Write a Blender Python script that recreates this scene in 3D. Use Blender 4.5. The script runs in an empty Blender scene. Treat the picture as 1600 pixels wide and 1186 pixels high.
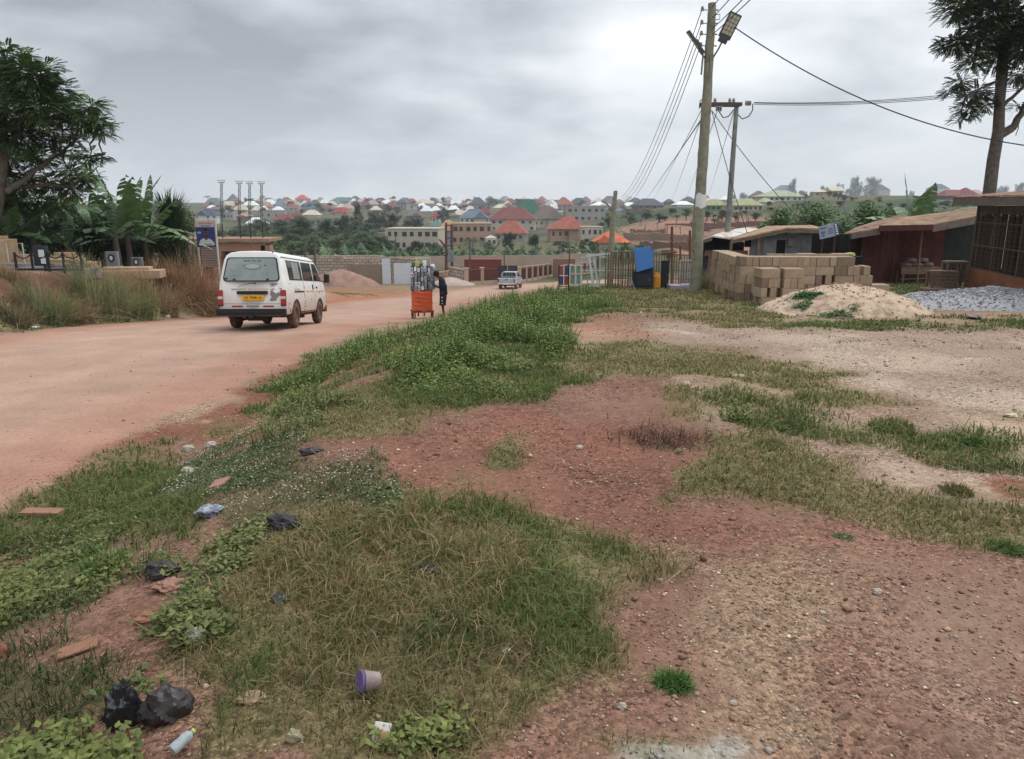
import bpy, bmesh, math, random
import numpy as np
from mathutils import Vector, Matrix, Euler
RAD = math.radians
PI = math.pi
random.seed(7)
rng = np.random.default_rng(11)
scene = bpy.context.scene
COL = scene.collection
# ------------------------------------------------------------------ camera
PITCH = RAD(13.0)
FPX = 1180.0
CAMZ = 1.6
cam_d = bpy.data.cameras.new("camera")
cam_d.sensor_width = 36.0
cam_d.lens = FPX / 1600 * 36.0
cam_d.clip_start = 0.05
cam_d.clip_end = 9000
cam = bpy.data.objects.new("camera", cam_d)
COL.objects.link(cam)
cam.location = (0, 0, CAMZ)
cam.rotation_euler = (PI / 2 - PITCH, 0, 0)
scene.camera = cam
# ------------------------------------------------------------------ world (overcast sky)
SUN_EL, SUN_AZ = 58.0, 35.0            # azimuth measured from +Y towards +X
world = bpy.data.worlds.new("World")
scene.world = world
world.use_nodes = True
wn, wl = world.node_tree.nodes, world.node_tree.links
wn.clear()
def wnode(t, **kw):
 n = wn.new(t)
 for k, v in kw.items():
  setattr(n, k, v)
 return n
def wmath(op, a, b=None, clamp=False):
 n = wnode('ShaderNodeMath', operation=op, use_clamp=clamp)
 for i, x in enumerate((a, b)):
  if x is None:
   continue
  if isinstance(x, (int, float)):
   n.inputs[i].default_value = x
  else:
   wl.new(x, n.inputs[i])
 return n.outputs[0]
wo = wnode('ShaderNodeOutputWorld')
bg_sky = wnode('ShaderNodeBackground')
bg_sky.inputs[1].default_value = 0.05
sky = wnode('ShaderNodeTexSky', sky_type='NISHITA', sun_disc=False)
sky.sun_elevation = RAD(SUN_EL)
sky.sun_rotation = RAD(SUN_AZ)
wl.new(sky.outputs[0], bg_sky.inputs[0])
tc = wnode('ShaderNodeTexCoord')
sep = wnode('ShaderNodeSeparateXYZ')
wl.new(tc.outputs['Generated'], sep.inputs[0])
zz = wmath('MAXIMUM', sep.outputs[2], 0.0)
den = wmath('ADD', zz, 0.27)
cmb = wnode('ShaderNodeCombineXYZ')
wl.new(wmath('DIVIDE', sep.outputs[0], den), cmb.inputs[0])
wl.new(wmath('DIVIDE', sep.outputs[1], den), cmb.inputs[1])
def wnoise(scale, detail, rough, dist, off):
 m = wnode('ShaderNodeMapping')
 m.inputs['Location'].default_value = off
 wl.new(cmb.outputs[0], m.inputs[0])
 n = wnode('ShaderNodeTexNoise')
 n.inputs['Scale'].default_value = scale
 n.inputs['Detail'].default_value = detail
 n.inputs['Roughness'].default_value = rough
 n.inputs['Distortion'].default_value = dist
 wl.new(m.outputs[0], n.inputs['Vector'])
 return n.outputs[0]
n_big = wnoise(0.95, 3.0, 0.5, 0.3, (3.4, 1.2, 0))
n_mid = wnoise(2.6, 7.0, 0.5, 0.2, (7.3, 2.0, 0))
mixn = wmath('ADD', wmath('MULTIPLY', n_big, 0.62), wmath('MULTIPLY', n_mid, 0.38))
# the western (left) part of the cloud deck is thicker and darker
lefty = wmath('MULTIPLY', wmath('MULTIPLY', sep.outputs[0], 0.60), wmath('ADD', zz, 0.20))
lefty = wmath('MINIMUM', wmath('ADD', lefty, 0.008), 0.07)
mixn = wmath('ADD', mixn, lefty)
ramp = wnode('ShaderNodeValToRGB')
cr = ramp.color_ramp
cr.elements[0].position = 0.36
cr.elements[0].color = (0.27, 0.29, 0.32, 1)
cr.elements[1].position = 0.63
cr.elements[1].color = (0.77, 0.795, 0.825, 1)
e = cr.elements.new(0.46)
e.color = (0.45, 0.475, 0.51, 1)
e = cr.elements.new(0.54)
e.color = (0.61, 0.64, 0.67, 1)
wl.new(mixn, ramp.inputs[0])
# near the horizon the deck blurs into one pale tone; overhead it is brighter (overcast luminance law)
hz = wnode('ShaderNodeMapRange')
hz.inputs['From Min'].default_value = 0.0
hz.inputs['From Max'].default_value = 0.17
hz.inputs['To Min'].default_value = 0.85
hz.inputs['To Max'].default_value = 0.0
wl.new(zz, hz.inputs[0])
mixh = wnode('ShaderNodeMix', data_type='RGBA')
wl.new(hz.outputs[0], mixh.inputs[0])
wl.new(ramp.outputs[0], mixh.inputs[6])
mixh.inputs[7].default_value = (0.49, 0.52, 0.56, 1)
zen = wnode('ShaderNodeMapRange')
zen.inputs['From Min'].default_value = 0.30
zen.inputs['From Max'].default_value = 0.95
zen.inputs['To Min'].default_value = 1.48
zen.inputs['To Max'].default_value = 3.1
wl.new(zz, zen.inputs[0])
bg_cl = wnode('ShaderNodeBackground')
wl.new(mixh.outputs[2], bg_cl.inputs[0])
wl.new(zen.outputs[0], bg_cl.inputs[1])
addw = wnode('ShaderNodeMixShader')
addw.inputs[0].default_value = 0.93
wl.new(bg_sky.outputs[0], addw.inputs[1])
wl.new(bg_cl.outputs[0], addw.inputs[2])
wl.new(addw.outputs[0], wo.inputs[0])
sun_d = bpy.data.lights.new("sun", 'SUN')
sun_d.energy = 1.2
sun_d.angle = RAD(14)
sun_d.color = (1.0, 0.965, 0.91)
sun = bpy.data.objects.new("sun", sun_d)
COL.objects.link(sun)
sdir = Vector((math.sin(RAD(SUN_AZ)) * math.cos(RAD(SUN_EL)), math.cos(RAD(SUN_AZ)) * math.cos(RAD(SUN_EL)), math.sin(RAD(SUN_EL))))
sun.rotation_euler = sdir.to_track_quat('Z', 'Y').to_euler()
sun.location = (0, 0, 60)
scene.view_settings.view_transform = 'Standard'
scene.view_settings.look = 'None'
scene.view_settings.exposure = 0.0
scene.view_settings.gamma = 1.0
scene.render.engine = 'CYCLES'
scene.cycles.max_bounces = 5
scene.cycles.diffuse_bounces = 3
scene.cycles.glossy_bounces = 2
scene.cycles.transmission_bounces = 3
scene.cycles.volume_bounces = 1
scene.cycles.transparent_max_bounces = 8
scene.cycles.use_denoising = True
# ------------------------------------------------------------------ numeric helpers
def lin(c):
 c = c / 255.0
 return c / 12.92 if c <= 0.04045 else ((c + 0.055) / 1.055) ** 2.4
def pe(r, g, b):
 """earth: the same, a little warmer"""
 c = pc(r, g, b)
 return (c[0] * .95, c[1] * .985, c[2] * .90)
def pc(r, g, b, k=1.0):
 """picture colour (0-255 sRGB) to linear surface colour"""
 return (min(lin(r) * k, .85), min(lin(g) * k, .85), min(lin(b) * k, .85))
def _h(ix, iy, seed):
 n = (ix.astype(np.int64) * 374761393 + iy.astype(np.int64) * 668265263 + seed * 1442695041) & 0xffffffff
 n = ((n ^ (n >> 13)) * 1274126177) & 0xffffffff
 return ((n ^ (n >> 16)) & 0xffff) / 65535.0
def vnoise(x, y, seed=0):
 ix, iy = np.floor(x), np.floor(y)
 fx, fy = x - ix, y - iy
 fx = fx * fx * (3 - 2 * fx)
 fy = fy * fy * (3 - 2 * fy)
 a, b = _h(ix, iy, seed), _h(ix + 1, iy, seed)
 c, d = _h(ix, iy + 1, seed), _h(ix + 1, iy + 1, seed)
 return (a + (b - a) * fx) * (1 - fy) + (c + (d - c) * fx) * fy
def fbm(x, y, octv=4, seed=0):
 s, a, t = 0, 1.0, 0
 for i in range(octv):
  s = s + a * vnoise(x * 2 ** i + 17.3 * i, y * 2 ** i - 9.1 * i, seed + i)
  t += a
  a *= 0.5
 return s / t
def sstep(a, b, x):
 t = np.clip((x - a) / (b - a), 0, 1)
 return t * t * (3 - 2 * t)
# ------------------------------------------------------------------ the lie of the land
_ys = np.arange(-60, 4000, 0.5)
def prof(pts, sig=1.5):
 p = np.interp(_ys, [a for a, b in pts], [b for a, b in pts])
 k = np.exp(-0.5 * (np.arange(-16, 17) * 0.5 / sig) ** 2)
 k /= k.sum()
 return np.convolve(np.pad(p, 16, mode='edge'), k, 'valid')
ROADZ = prof([(-60, 0.4), (0, -0.25), (3, -0.45), (5.3, -0.6), (10, -0.95), (19.5, -1.5), (29.5, -2.7), (42, -3.9), (60, -5.4), (79, -7.0), (100, -8.2), (130, -9.3)])
PLATZ = prof([(-60, 0.3), (6, 0.0), (9, -0.12), (12, -0.3), (18, -0.68), (24, -0.95), (31, -1.5), (45, -2.3), (70, -3.8), (100, -5)])
BANKZ = prof([(-60, 1.6), (0, 0.9), (10, 0.6), (20, -0.12), (27, -0.72), (33, -1.2), (42, -3.0), (60, -5.0), (80, -7), (100, -8.2)])
FD = [60, 80, 100, 120, 140, 165, 200, 250, 300, 390, 500, 650, 900, 1200, 1800, 3000]
FT = [-1.2, 0.04, 0.13, 0.22, 0.40, 0.75, 1.2]
FZ = [[-5.4, -7, -8.1, -9, -10.2, -11.7, -12, -11.8, -11.8, -12, -9.6, -6.2, -0.5, 4.5, 7, -30],
  [-5.4, -7, -8.1, -9, -10.2, -11.7, -12, -11.8, -11.8, -12, -9.6, -6.2, -0.5, 4.5, 7, -30],
  [-5.5, -7, -8, -9, -10, -11, -10.6, -9.4, -8.3, -7.0, -4.5, -2, 1.5, 5, 7, -30],
  [-5.5, -6.5, -6.8, -7, -6.9, -6.8, -6.2, -4, -1.7, 0.6, 1.6, 2.5, 4, 6, 8, -30],
  [-3.4, -4.5, -5, -5, -4.5, -4, -3, -0.8, 2.2, 5, 7.2, 9, 11, 12, 12, -20],
  [-3.4, -4.3, -4.6, -4.6, -4.2, -3.6, -2.6, -0.5, 2.4, 5.4, 7.4, 9, 11, 12, 12, -20],
  [-3.4, -4.3, -4.6, -4.6, -4.2, -3.6, -2.6, -0.5, 2.4, 5.4, 7.4, 9, 11, 12, 12, -20]]
_fy = np.arange(0, 3000, 5.0)
_far = []
for row in FZ:
 p = np.interp(_fy, FD, row)
 k = np.exp(-0.5 * (np.arange(-8, 9) * 5 / 14.0) ** 2)
 k /= k.sum()
 _far.append(np.convolve(np.pad(p, 8, mode='edge'), k, 'valid'))
_far = np.array(_far)
ROADC = [(-8.0, -60), (-8.0, 10), (-7.95, 20), (-7.5, 30), (-7.1, 42), (-6.2, 55), (-4.0, 67), (-0.8, 78), (4.5, 88), (13, 97), (26, 104), (60, 112)]
def road_d(X, Y):
 """signed distance from the road's centre line, positive on the right"""
 best = np.full(X.shape, 1e9)
 sg = np.ones(X.shape)
 for (x0, y0), (x1, y1) in zip(ROADC[:-1], ROADC[1:]):
  dx, dy = x1 - x0, y1 - y0
  L = math.hypot(dx, dy)
  t = np.clip(((X - x0) * dx + (Y - y0) * dy) / L ** 2, 0, 1)
  d = np.hypot(X - x0 - t * dx, Y - y0 - t * dy)
  cr_ = (X - x0) * dy - (Y - y0) * dx
  m = d < best
  best = np.where(m, d, best)
  sg = np.where(m, np.sign(cr_), sg)
 return best * sg
def ground_z(X, Y, micro=True):
 X = np.asarray(X, float)
 Y = np.asarray(Y, float)
 rd = road_d(X, Y)
 rz = np.interp(Y, _ys, ROADZ)
 pz = np.interp(Y, _ys, PLATZ)
 bz = np.interp(Y, _ys, BANKZ)
 Yp = np.maximum(Y, 1.0)
 t = X / Yp
 drop = sstep(25, 36, Y) * (1 - sstep(.25, .36, t))
 pz = pz * (1 - drop) + (rz - 0.3) * drop
 right = sstep(4.0, 7.2 + 3.4 * sstep(12, 23, Y), rd)
 left = sstep(-4.4, -7.0, rd)
 z = rz * (1 - right) * (1 - left) + pz * right + bz * left
 z = z - 0.16 * np.exp(-((rd - 5.0) / 0.7) ** 2) * (1 - sstep(9, 14, Y))      # shallow gutter beside the road
 # far valley and hill
 d = np.hypot(X, Y)
 tf = np.clip(np.where(Y > 1, t, np.sign(X) * 1.2), -1.2, 1.2)
 dist = np.where(Y > 1, Y, d)
 dist = np.minimum(dist, 2990)
 fi = dist / 5.0
 i0 = np.clip(np.floor(fi).astype(int), 0, len(_fy) - 2)
 fr = fi - i0
 ti = np.interp(tf, FT, np.arange(len(FT)))
 j0 = np.clip(np.floor(ti).astype(int), 0, len(FT) - 2)
 tr = ti - j0
 tr = tr * tr * (3 - 2 * tr)
 g = lambda j, i: _far[j, i]
 fz = (g(j0, i0) * (1 - fr) + g(j0, i0 + 1) * fr) * (1 - tr) + (g(j0 + 1, i0) * (1 - fr) + g(j0 + 1, i0 + 1) * fr) * tr
 w = sstep(48, 80, dist)
 z = z * (1 - w) + fz * w
 if micro:
  off = 1 - np.exp(-(np.maximum(np.abs(rd) - 3.8, 0) / 0.6) ** 2)
  near = 1 - sstep(30, 70, d)
  z = z + (fbm(X * 0.45, Y * 0.45, 3, 5) - .5) * 0.16 * off * near
  z = z + (fbm(X * 2.1, Y * 2.1, 3, 9) - .5) * (0.018 + 0.045 * off) * near
  z = z + (fbm(X * 9, Y * 9, 2, 21) - .5) * (0.004 + 0.014 * off) * near * (1 - sstep(8, 20, d))
  z = z + (fbm(X * 0.02, Y * 0.02, 3, 33) - .5) * 1.6 * sstep(90, 220, d)
 return z
CP, SP = math.cos(PITCH), math.sin(PITCH)
def proj(X, Y, Z):
 """world point -> picture pixel (1600 x 1186)"""
 z = Z - CAMZ
 dep = np.maximum(Y * CP - z * SP, 0.05)
 up = Y * SP + z * CP
 return 800 + FPX * X / dep, 593 - FPX * up / dep
def ray(u, v):
 a, b = (u - 800) / FPX, (593 - v) / FPX
 x, y, z = a, CP + b * SP, -SP + b * CP
 return x / y, z / y                      # per metre of Y
def P(u, v, Y):
 """point on the sight line (u, v) at distance Y"""
 rx, rz_ = ray(u, v)
 return Vector((rx * Y, Y, CAMZ + rz_ * Y))
_march = np.concatenate([np.arange(0.8, 60, 0.05), np.arange(60, 400, 0.5), np.arange(400, 2500, 3)])
def G(u, v, micro=True):
 """where the sight line (u, v) meets the ground"""
 rx, rz_ = ray(u, v)
 gz = ground_z(rx * _march, _march, micro)
 below = np.nonzero(CAMZ + rz_ * _march < gz)[0]
 i = below[0] if len(below) else len(_march) - 1
 Y = float(_march[i])
 return Vector((rx * Y, Y, float(gz[i])))
def gz1(x, y, micro=True):
 return float(ground_z(np.array([x]), np.array([y]), micro)[0])
def on_ground(u, Y):
 """ground point in picture column u at distance Y"""
 z = -1.0
 for _ in range(4):
  x = (u - 800) / FPX * (Y * CP - (z - CAMZ) * SP)
  z = gz1(x, Y)
 return Vector((x, Y, z))
def ppm(p):
 return FPX / (p.y * CP - (p.z - CAMZ) * SP)
# ------------------------------------------------------------------ materials
def mat(name, col=(.5, .5, .5), rough=.8, metal=0.0, noise=0.0, nscale=3.0, bump=0.0, bscale=40.0, col2=None, spec=0.3,
  attr=None, trans=0.0, stripes=None, coord='Object', thr=None, mdetail=6):
 m = bpy.data.materials.new(name)
 m.use_nodes = True
 nt = m.node_tree
 nd, lk = nt.nodes, nt.links
 b = nd['Principled BSDF']
 b.inputs['Roughness'].default_value = rough
 b.inputs['Metallic'].default_value = metal
 b.inputs['Specular IOR Level'].default_value = spec
 if len(col) == 3:
  col = (*col, 1)
 b.inputs['Base Color'].default_value = col
 tcn = nd.new('ShaderNodeTexCoord')
 out = None
 if attr:
  a = nd.new('ShaderNodeAttribute')
  a.attribute_name = attr
  out = a.outputs['Color']
 if noise or col2 is not None:
  n = nd.new('ShaderNodeTexNoise')
  n.inputs['Scale'].default_value = nscale
  n.inputs['Detail'].default_value = mdetail
  n.inputs['Roughness'].default_value = .65
  lk.new(tcn.outputs[coord], n.inputs['Vector'])
  r = nd.new('ShaderNodeMapRange')
  lo, hi = thr if thr else (.3, .7)
  r.inputs['From Min'].default_value = lo
  r.inputs['From Max'].default_value = hi
  lk.new(n.outputs[0], r.inputs[0])
  mx = nd.new('ShaderNodeMix')
  mx.data_type = 'RGBA'
  lk.new(r.outputs[0], mx.inputs[0])
  if attr:
   mm = nd.new('ShaderNodeMix')
   mm.data_type = 'RGBA'
   mm.blend_type = 'MULTIPLY'
   mm.inputs[0].default_value = 1
   lk.new(out, mm.inputs[6])
   lk.new(mx.outputs[2], mm.inputs[7])
   mx.inputs[6].default_value = (1 - noise, 1 - noise, 1 - noise, 1)
   mx.inputs[7].default_value = (1 + noise, 1 + noise, 1 + noise, 1)
   out = mm.outputs[2]
  else:
   c2 = col2 if col2 is not None else tuple(min(c * (1 + noise), 1) for c in col[:3])
   c1 = col[:3] if col2 is not None else tuple(c * (1 - noise) for c in col[:3])
   mx.inputs[6].default_value = (*c1, 1)
   mx.inputs[7].default_value = (*c2[:3], 1)
   out = mx.outputs[2]
 if out is not None:
  lk.new(out, b.inputs['Base Color'])
 hgt = None
 if stripes:                                     # corrugation: (axis, ridges per metre, depth)
  ax, freq, depth = stripes
  w = nd.new('ShaderNodeTexWave')
  w.wave_type = 'BANDS'
  w.bands_direction = ax
  w.wave_profile = 'SIN'
  w.inputs['Scale'].default_value = freq / 3.1416 * 0.5 * 1.0
  lk.new(tcn.outputs['Object'], w.inputs['Vector'])
  bp = nd.new('ShaderNodeBump')
  bp.inputs['Strength'].default_value = 1.0
  bp.inputs['Distance'].default_value = depth
  lk.new(w.outputs['Fac'], bp.inputs['Height'])
  lk.new(bp.outputs[0], b.inputs['Normal'])
  hgt = bp
 if bump:
  n2 = nd.new('ShaderNodeTexNoise')
  n2.inputs['Scale'].default_value = bscale
  n2.inputs['Detail'].default_value = 4
  lk.new(tcn.outputs[coord], n2.inputs['Vector'])
  b2 = nd.new('ShaderNodeBump')
  b2.inputs['Strength'].default_value = 1.0
  b2.inputs['Distance'].default_value = bump
  lk.new(n2.outputs[0], b2.inputs['Height'])
  if hgt:
   lk.new(hgt.outputs[0], b2.inputs['Normal'])
  lk.new(b2.outputs[0], b.inputs['Normal'])
 if trans:
  tr_ = nd.new('ShaderNodeBsdfTranslucent')
  if out is not None:
   lk.new(out, tr_.inputs[0])
  else:
   tr_.inputs[0].default_value = col
  ms = nd.new('ShaderNodeMixShader')
  ms.inputs[0].default_value = trans
  lk.new(b.outputs[0], ms.inputs[1])
  lk.new(tr_.outputs[0], ms.inputs[2])
  lk.new(ms.outputs[0], nd['Material Output'].inputs[0])
 return m
MATS = {}
def M(name, *a, **k):
 if name not in MATS:
  MATS[name] = mat(name, *a, **k)
 return MATS[name]
# ------------------------------------------------------------------ mesh helpers
class MB:
 def __init__(s):
  s.v, s.f, s.T = [], [], Matrix.Identity(4)
 def add(s, verts, faces):
  n = len(s.v)
  s.v += [tuple(s.T @ Vector(p)) for p in verts]
  s.f += [tuple(i + n for i in f) for f in faces]
  return s
 def box(s, c, d, rot=None):
  cx, cy, cz = c
  hx, hy, hz_ = d[0] / 2, d[1] / 2, d[2] / 2
  vs = [Vector((x * hx, y * hy, z * hz_)) for z in (-1, 1) for y in (-1, 1) for x in (-1, 1)]
  if rot is not None:
   rm = Euler(rot).to_matrix()
   vs = [rm @ p for p in vs]
  return s.add([p + Vector(c) for p in vs], [(0, 2, 3, 1), (4, 5, 7, 6), (0, 1, 5, 4), (2, 6, 7, 3), (0, 4, 6, 2), (1, 3, 7, 5)])
 def tube(s, pts, rad, n=8, cap=True, closed=False):
  pts = [Vector(p) for p in pts]
  if isinstance(rad, (int, float)):
   rad = [rad] * len(pts)
  vs, fs = [], []
  prev = None
  for i, p in enumerate(pts):
   if i == 0:
    d = pts[1] - p
   elif i == len(pts) - 1:
    d = p - pts[i - 1]
   else:
    d = pts[i + 1] - pts[i - 1]
   d = d.normalized() if d.length > 1e-9 else Vector((0, 0, 1))
   if prev is None:
    a = Vector((1, 0, 0)) if abs(d.x) < .9 else Vector((0, 1, 0))
   else:
    a = prev
   x = (a - d * a.dot(d)).normalized()
   prev = x
   y = d.cross(x)
   for k in range(n):
    t = 2 * PI * k / n
    vs.append(p + (x * math.cos(t) + y * math.sin(t)) * rad[i])
  for i in range(len(pts) - 1):
   for k in range(n):
    k2 = (k + 1) % n
    fs.append((i * n + k, i * n + k2, (i + 1) * n + k2, (i + 1) * n + k))
  if cap:
   fs.append(tuple(range(n))[::-1])
   fs.append(tuple((len(pts) - 1) * n + k for k in range(n)))
  return s.add(vs, fs)
 def cyl(s, a, b, r, n=12):
  return s.tube([a, b], [r, r] if isinstance(r, (int, float)) else r, n)
 def extr(s, pts, vec):
  n = len(pts)
  vec = Vector(vec)
  vs = [Vector(p) for p in pts] + [Vector(p) + vec for p in pts]
  fs = [tuple(range(n))[::-1], tuple(range(n, 2 * n))]
  fs += [(i, (i + 1) % n, n + (i + 1) % n, n + i) for i in range(n)]
  return s.add(vs, fs)
 def lathe(s, prof_, n=16, c=(0, 0, 0)):
  vs, fs = [], []
  for r, z in prof_:
   for k in range(n):
    t = 2 * PI * k / n
    vs.append((c[0] + r * math.cos(t), c[1] + r * math.sin(t), c[2] + z))
  for i in range(len(prof_) - 1):
   for k in range(n):
    k2 = (k + 1) % n
    fs.append((i * n + k, i * n + k2, (i + 1) * n + k2, (i + 1) * n + k))
  return s.add(vs, fs)
 def grid(s, fn, nu, nv):
  vs = [fn(i / nu, j / nv) for j in range(nv + 1) for i in range(nu + 1)]
  fs = [(j * (nu + 1) + i, j * (nu + 1) + i + 1, (j + 1) * (nu + 1) + i + 1, (j + 1) * (nu + 1) + i) for j in range(nv) for i in range(nu)]
  return s.add(vs, fs)
 def build(s, name, m=None, parent=None, smooth=None, bevel=0, seg=2, mats=None, fm=None, solid=0, sub=0):
  me = bpy.data.meshes.new(name)
  me.from_pydata([tuple(p) for p in s.v], [], s.f)
  if mats:
   for x in mats:
    me.materials.append(x)
   if fm:
    me.polygons.foreach_set('material_index', fm)
  elif m:
   me.materials.append(m)
  if smooth is not None:
   me.polygons.foreach_set('use_smooth', [True] * len(me.polygons))
   me.set_sharp_from_angle(angle=RAD(smooth))
  me.update()
  o = bpy.data.objects.new(name, me)
  COL.objects.link(o)
  if parent is not None:
   o.parent = parent
  if bevel:
   bm_ = o.modifiers.new('bevel', 'BEVEL')
   bm_.width = bevel
   bm_.segments = seg
   bm_.limit_method = 'ANGLE'
   bm_.angle_limit = RAD(40)
  if solid:
   so = o.modifiers.new('solid', 'SOLIDIFY')
   so.thickness = solid
  if sub:
   su = o.modifiers.new('sub', 'SUBSURF')
   su.levels = su.render_levels = sub
  return o
def tag(o, label=None, cat=None, group=None, kind=None, loc=None, rotz=None):
 if label:
  o['label'] = label
 if cat:
  o['category'] = cat
  o['kind'] = 'thing'
 if group:
  o['group'] = group
 if kind:
  o['kind'] = kind
 if loc is not None:
  o.location = loc
 if rotz is not None:
  o.rotation_euler = (0, 0, rotz)
 return o
def thing(name, label, cat, loc=(0, 0, 0), rotz=0.0, group=None):
 o = bpy.data.objects.new(name, None)
 COL.objects.link(o)
 o.empty_display_size = .2
 return tag(o, label, cat, group, None, loc, rotz)
def kids(o):
 return [c for c in bpy.data.objects if c.parent == o]
def dup(o, loc=None, rotz=None, scale=None, label=None, group=None, _kid=None, parent=None):
 """a copy of a thing with copies of its parts and sub-parts (mesh data shared)"""
 c = o.copy()
 COL.objects.link(c)
 if parent is not None:
  c.parent = parent
 for ch in (_kid if _kid is not None else o.children):
  dup(ch, parent=c)
 if loc is not None:
  c.location = loc
 if rotz is not None:
  c.rotation_euler[2] = rotz
 if scale is not None:
  c.scale = scale if hasattr(scale, '__len__') else (scale,) * 3
 if label:
  c['label'] = label
 if group:
  c['group'] = group
 return c
def np_mesh(name, verts, faces_list, m, cols=None, smooth=False):
 """numpy mesh: faces_list = list of (k-gon index arrays)"""
 me = bpy.data.meshes.new(name)
 nv = len(verts)
 me.vertices.add(nv)
 me.vertices.foreach_set('co', np.ascontiguousarray(verts, dtype=np.float32).ravel())
 tot = sum(f.size for f in faces_list)
 nf = sum(len(f) for f in faces_list)
 me.loops.add(tot)
 me.loops.foreach_set('vertex_index', np.concatenate([f.ravel() for f in faces_list]).astype(np.int32))
 me.polygons.add(nf)
 st, cur = [], 0
 for f in faces_list:
  st.append(cur + np.arange(len(f)) * f.shape[1])
  cur += f.size
 me.polygons.foreach_set('loop_start', np.concatenate(st).astype(np.int32))
 if smooth:
  me.polygons.foreach_set('use_smooth', np.ones(nf, dtype=bool))
 me.update(calc_edges=True)
 if cols is not None:
  a = me.color_attributes.new('col', 'FLOAT_COLOR', 'POINT')
  c4 = np.ones((nv, 4), dtype=np.float32)
  c4[:, :3] = cols
  a.data.foreach_set('color', c4.ravel())
 if m:
  me.materials.append(m)
 o = bpy.data.objects.new(name, me)
 COL.objects.link(o)
 return o
# ------------------------------------------------------------------ ground cover layout
def poly_mask(u, v, poly, feather):
 """soft 0..1 mask of a polygon drawn on the ground (picture coordinates of ground points)"""
 out = np.zeros(u.shape)
 px = np.array([p[0] for p in poly], float)
 py = np.array([p[1] for p in poly], float)
 f = feather
 sel = (u > px.min() - f) & (u < px.max() + f) & (v > py.min() - f) & (v < py.max() + f)
 if not sel.any():
  return out
 uu, vv = u[sel], v[sel]
 ins = np.zeros(uu.shape, bool)
 dist = np.full(uu.shape, 1e9)
 n = len(poly)
 for i in range(n):
  x0, y0, x1, y1 = px[i], py[i], px[(i + 1) % n], py[(i + 1) % n]
  if y0 != y1:
   c = ((y0 > vv) != (y1 > vv)) & (uu < (x1 - x0) * (vv - y0) / (y1 - y0) + x0)
   ins ^= c
  dx, dy = x1 - x0, (y1 - y0)
  # vertical picture distances count double: the ground is seen at a slant
  L = dx * dx + 4 * dy * dy + 1e-9
  t = np.clip(((uu - x0) * dx + 4 * (vv - y0) * dy) / L, 0, 1)
  dist = np.minimum(dist, np.hypot(uu - x0 - t * dx, 2 * (vv - y0 - t * dy)))
 sd = np.where(ins, dist, -dist)
 out[sel] = np.clip(sd / f * 0.5 + 0.5, 0, 1)
 return out
def layout_uv(X, Y, Z, amp=1.0):
 """picture coordinates with a little world-space raggedness"""
 d = np.hypot(X, Y)
 a = (0.15 + 0.014 * d) * amp
 wx = (fbm(X * 1.7, Y * 1.7, 4, 71) - .5) * 2.6 * a
 wy = (fbm(X * 1.7, Y * 1.7, 4, 83) - .5) * 2.6 * a
 return proj(X + wx, Y + wy * 1.6, Z)
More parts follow.
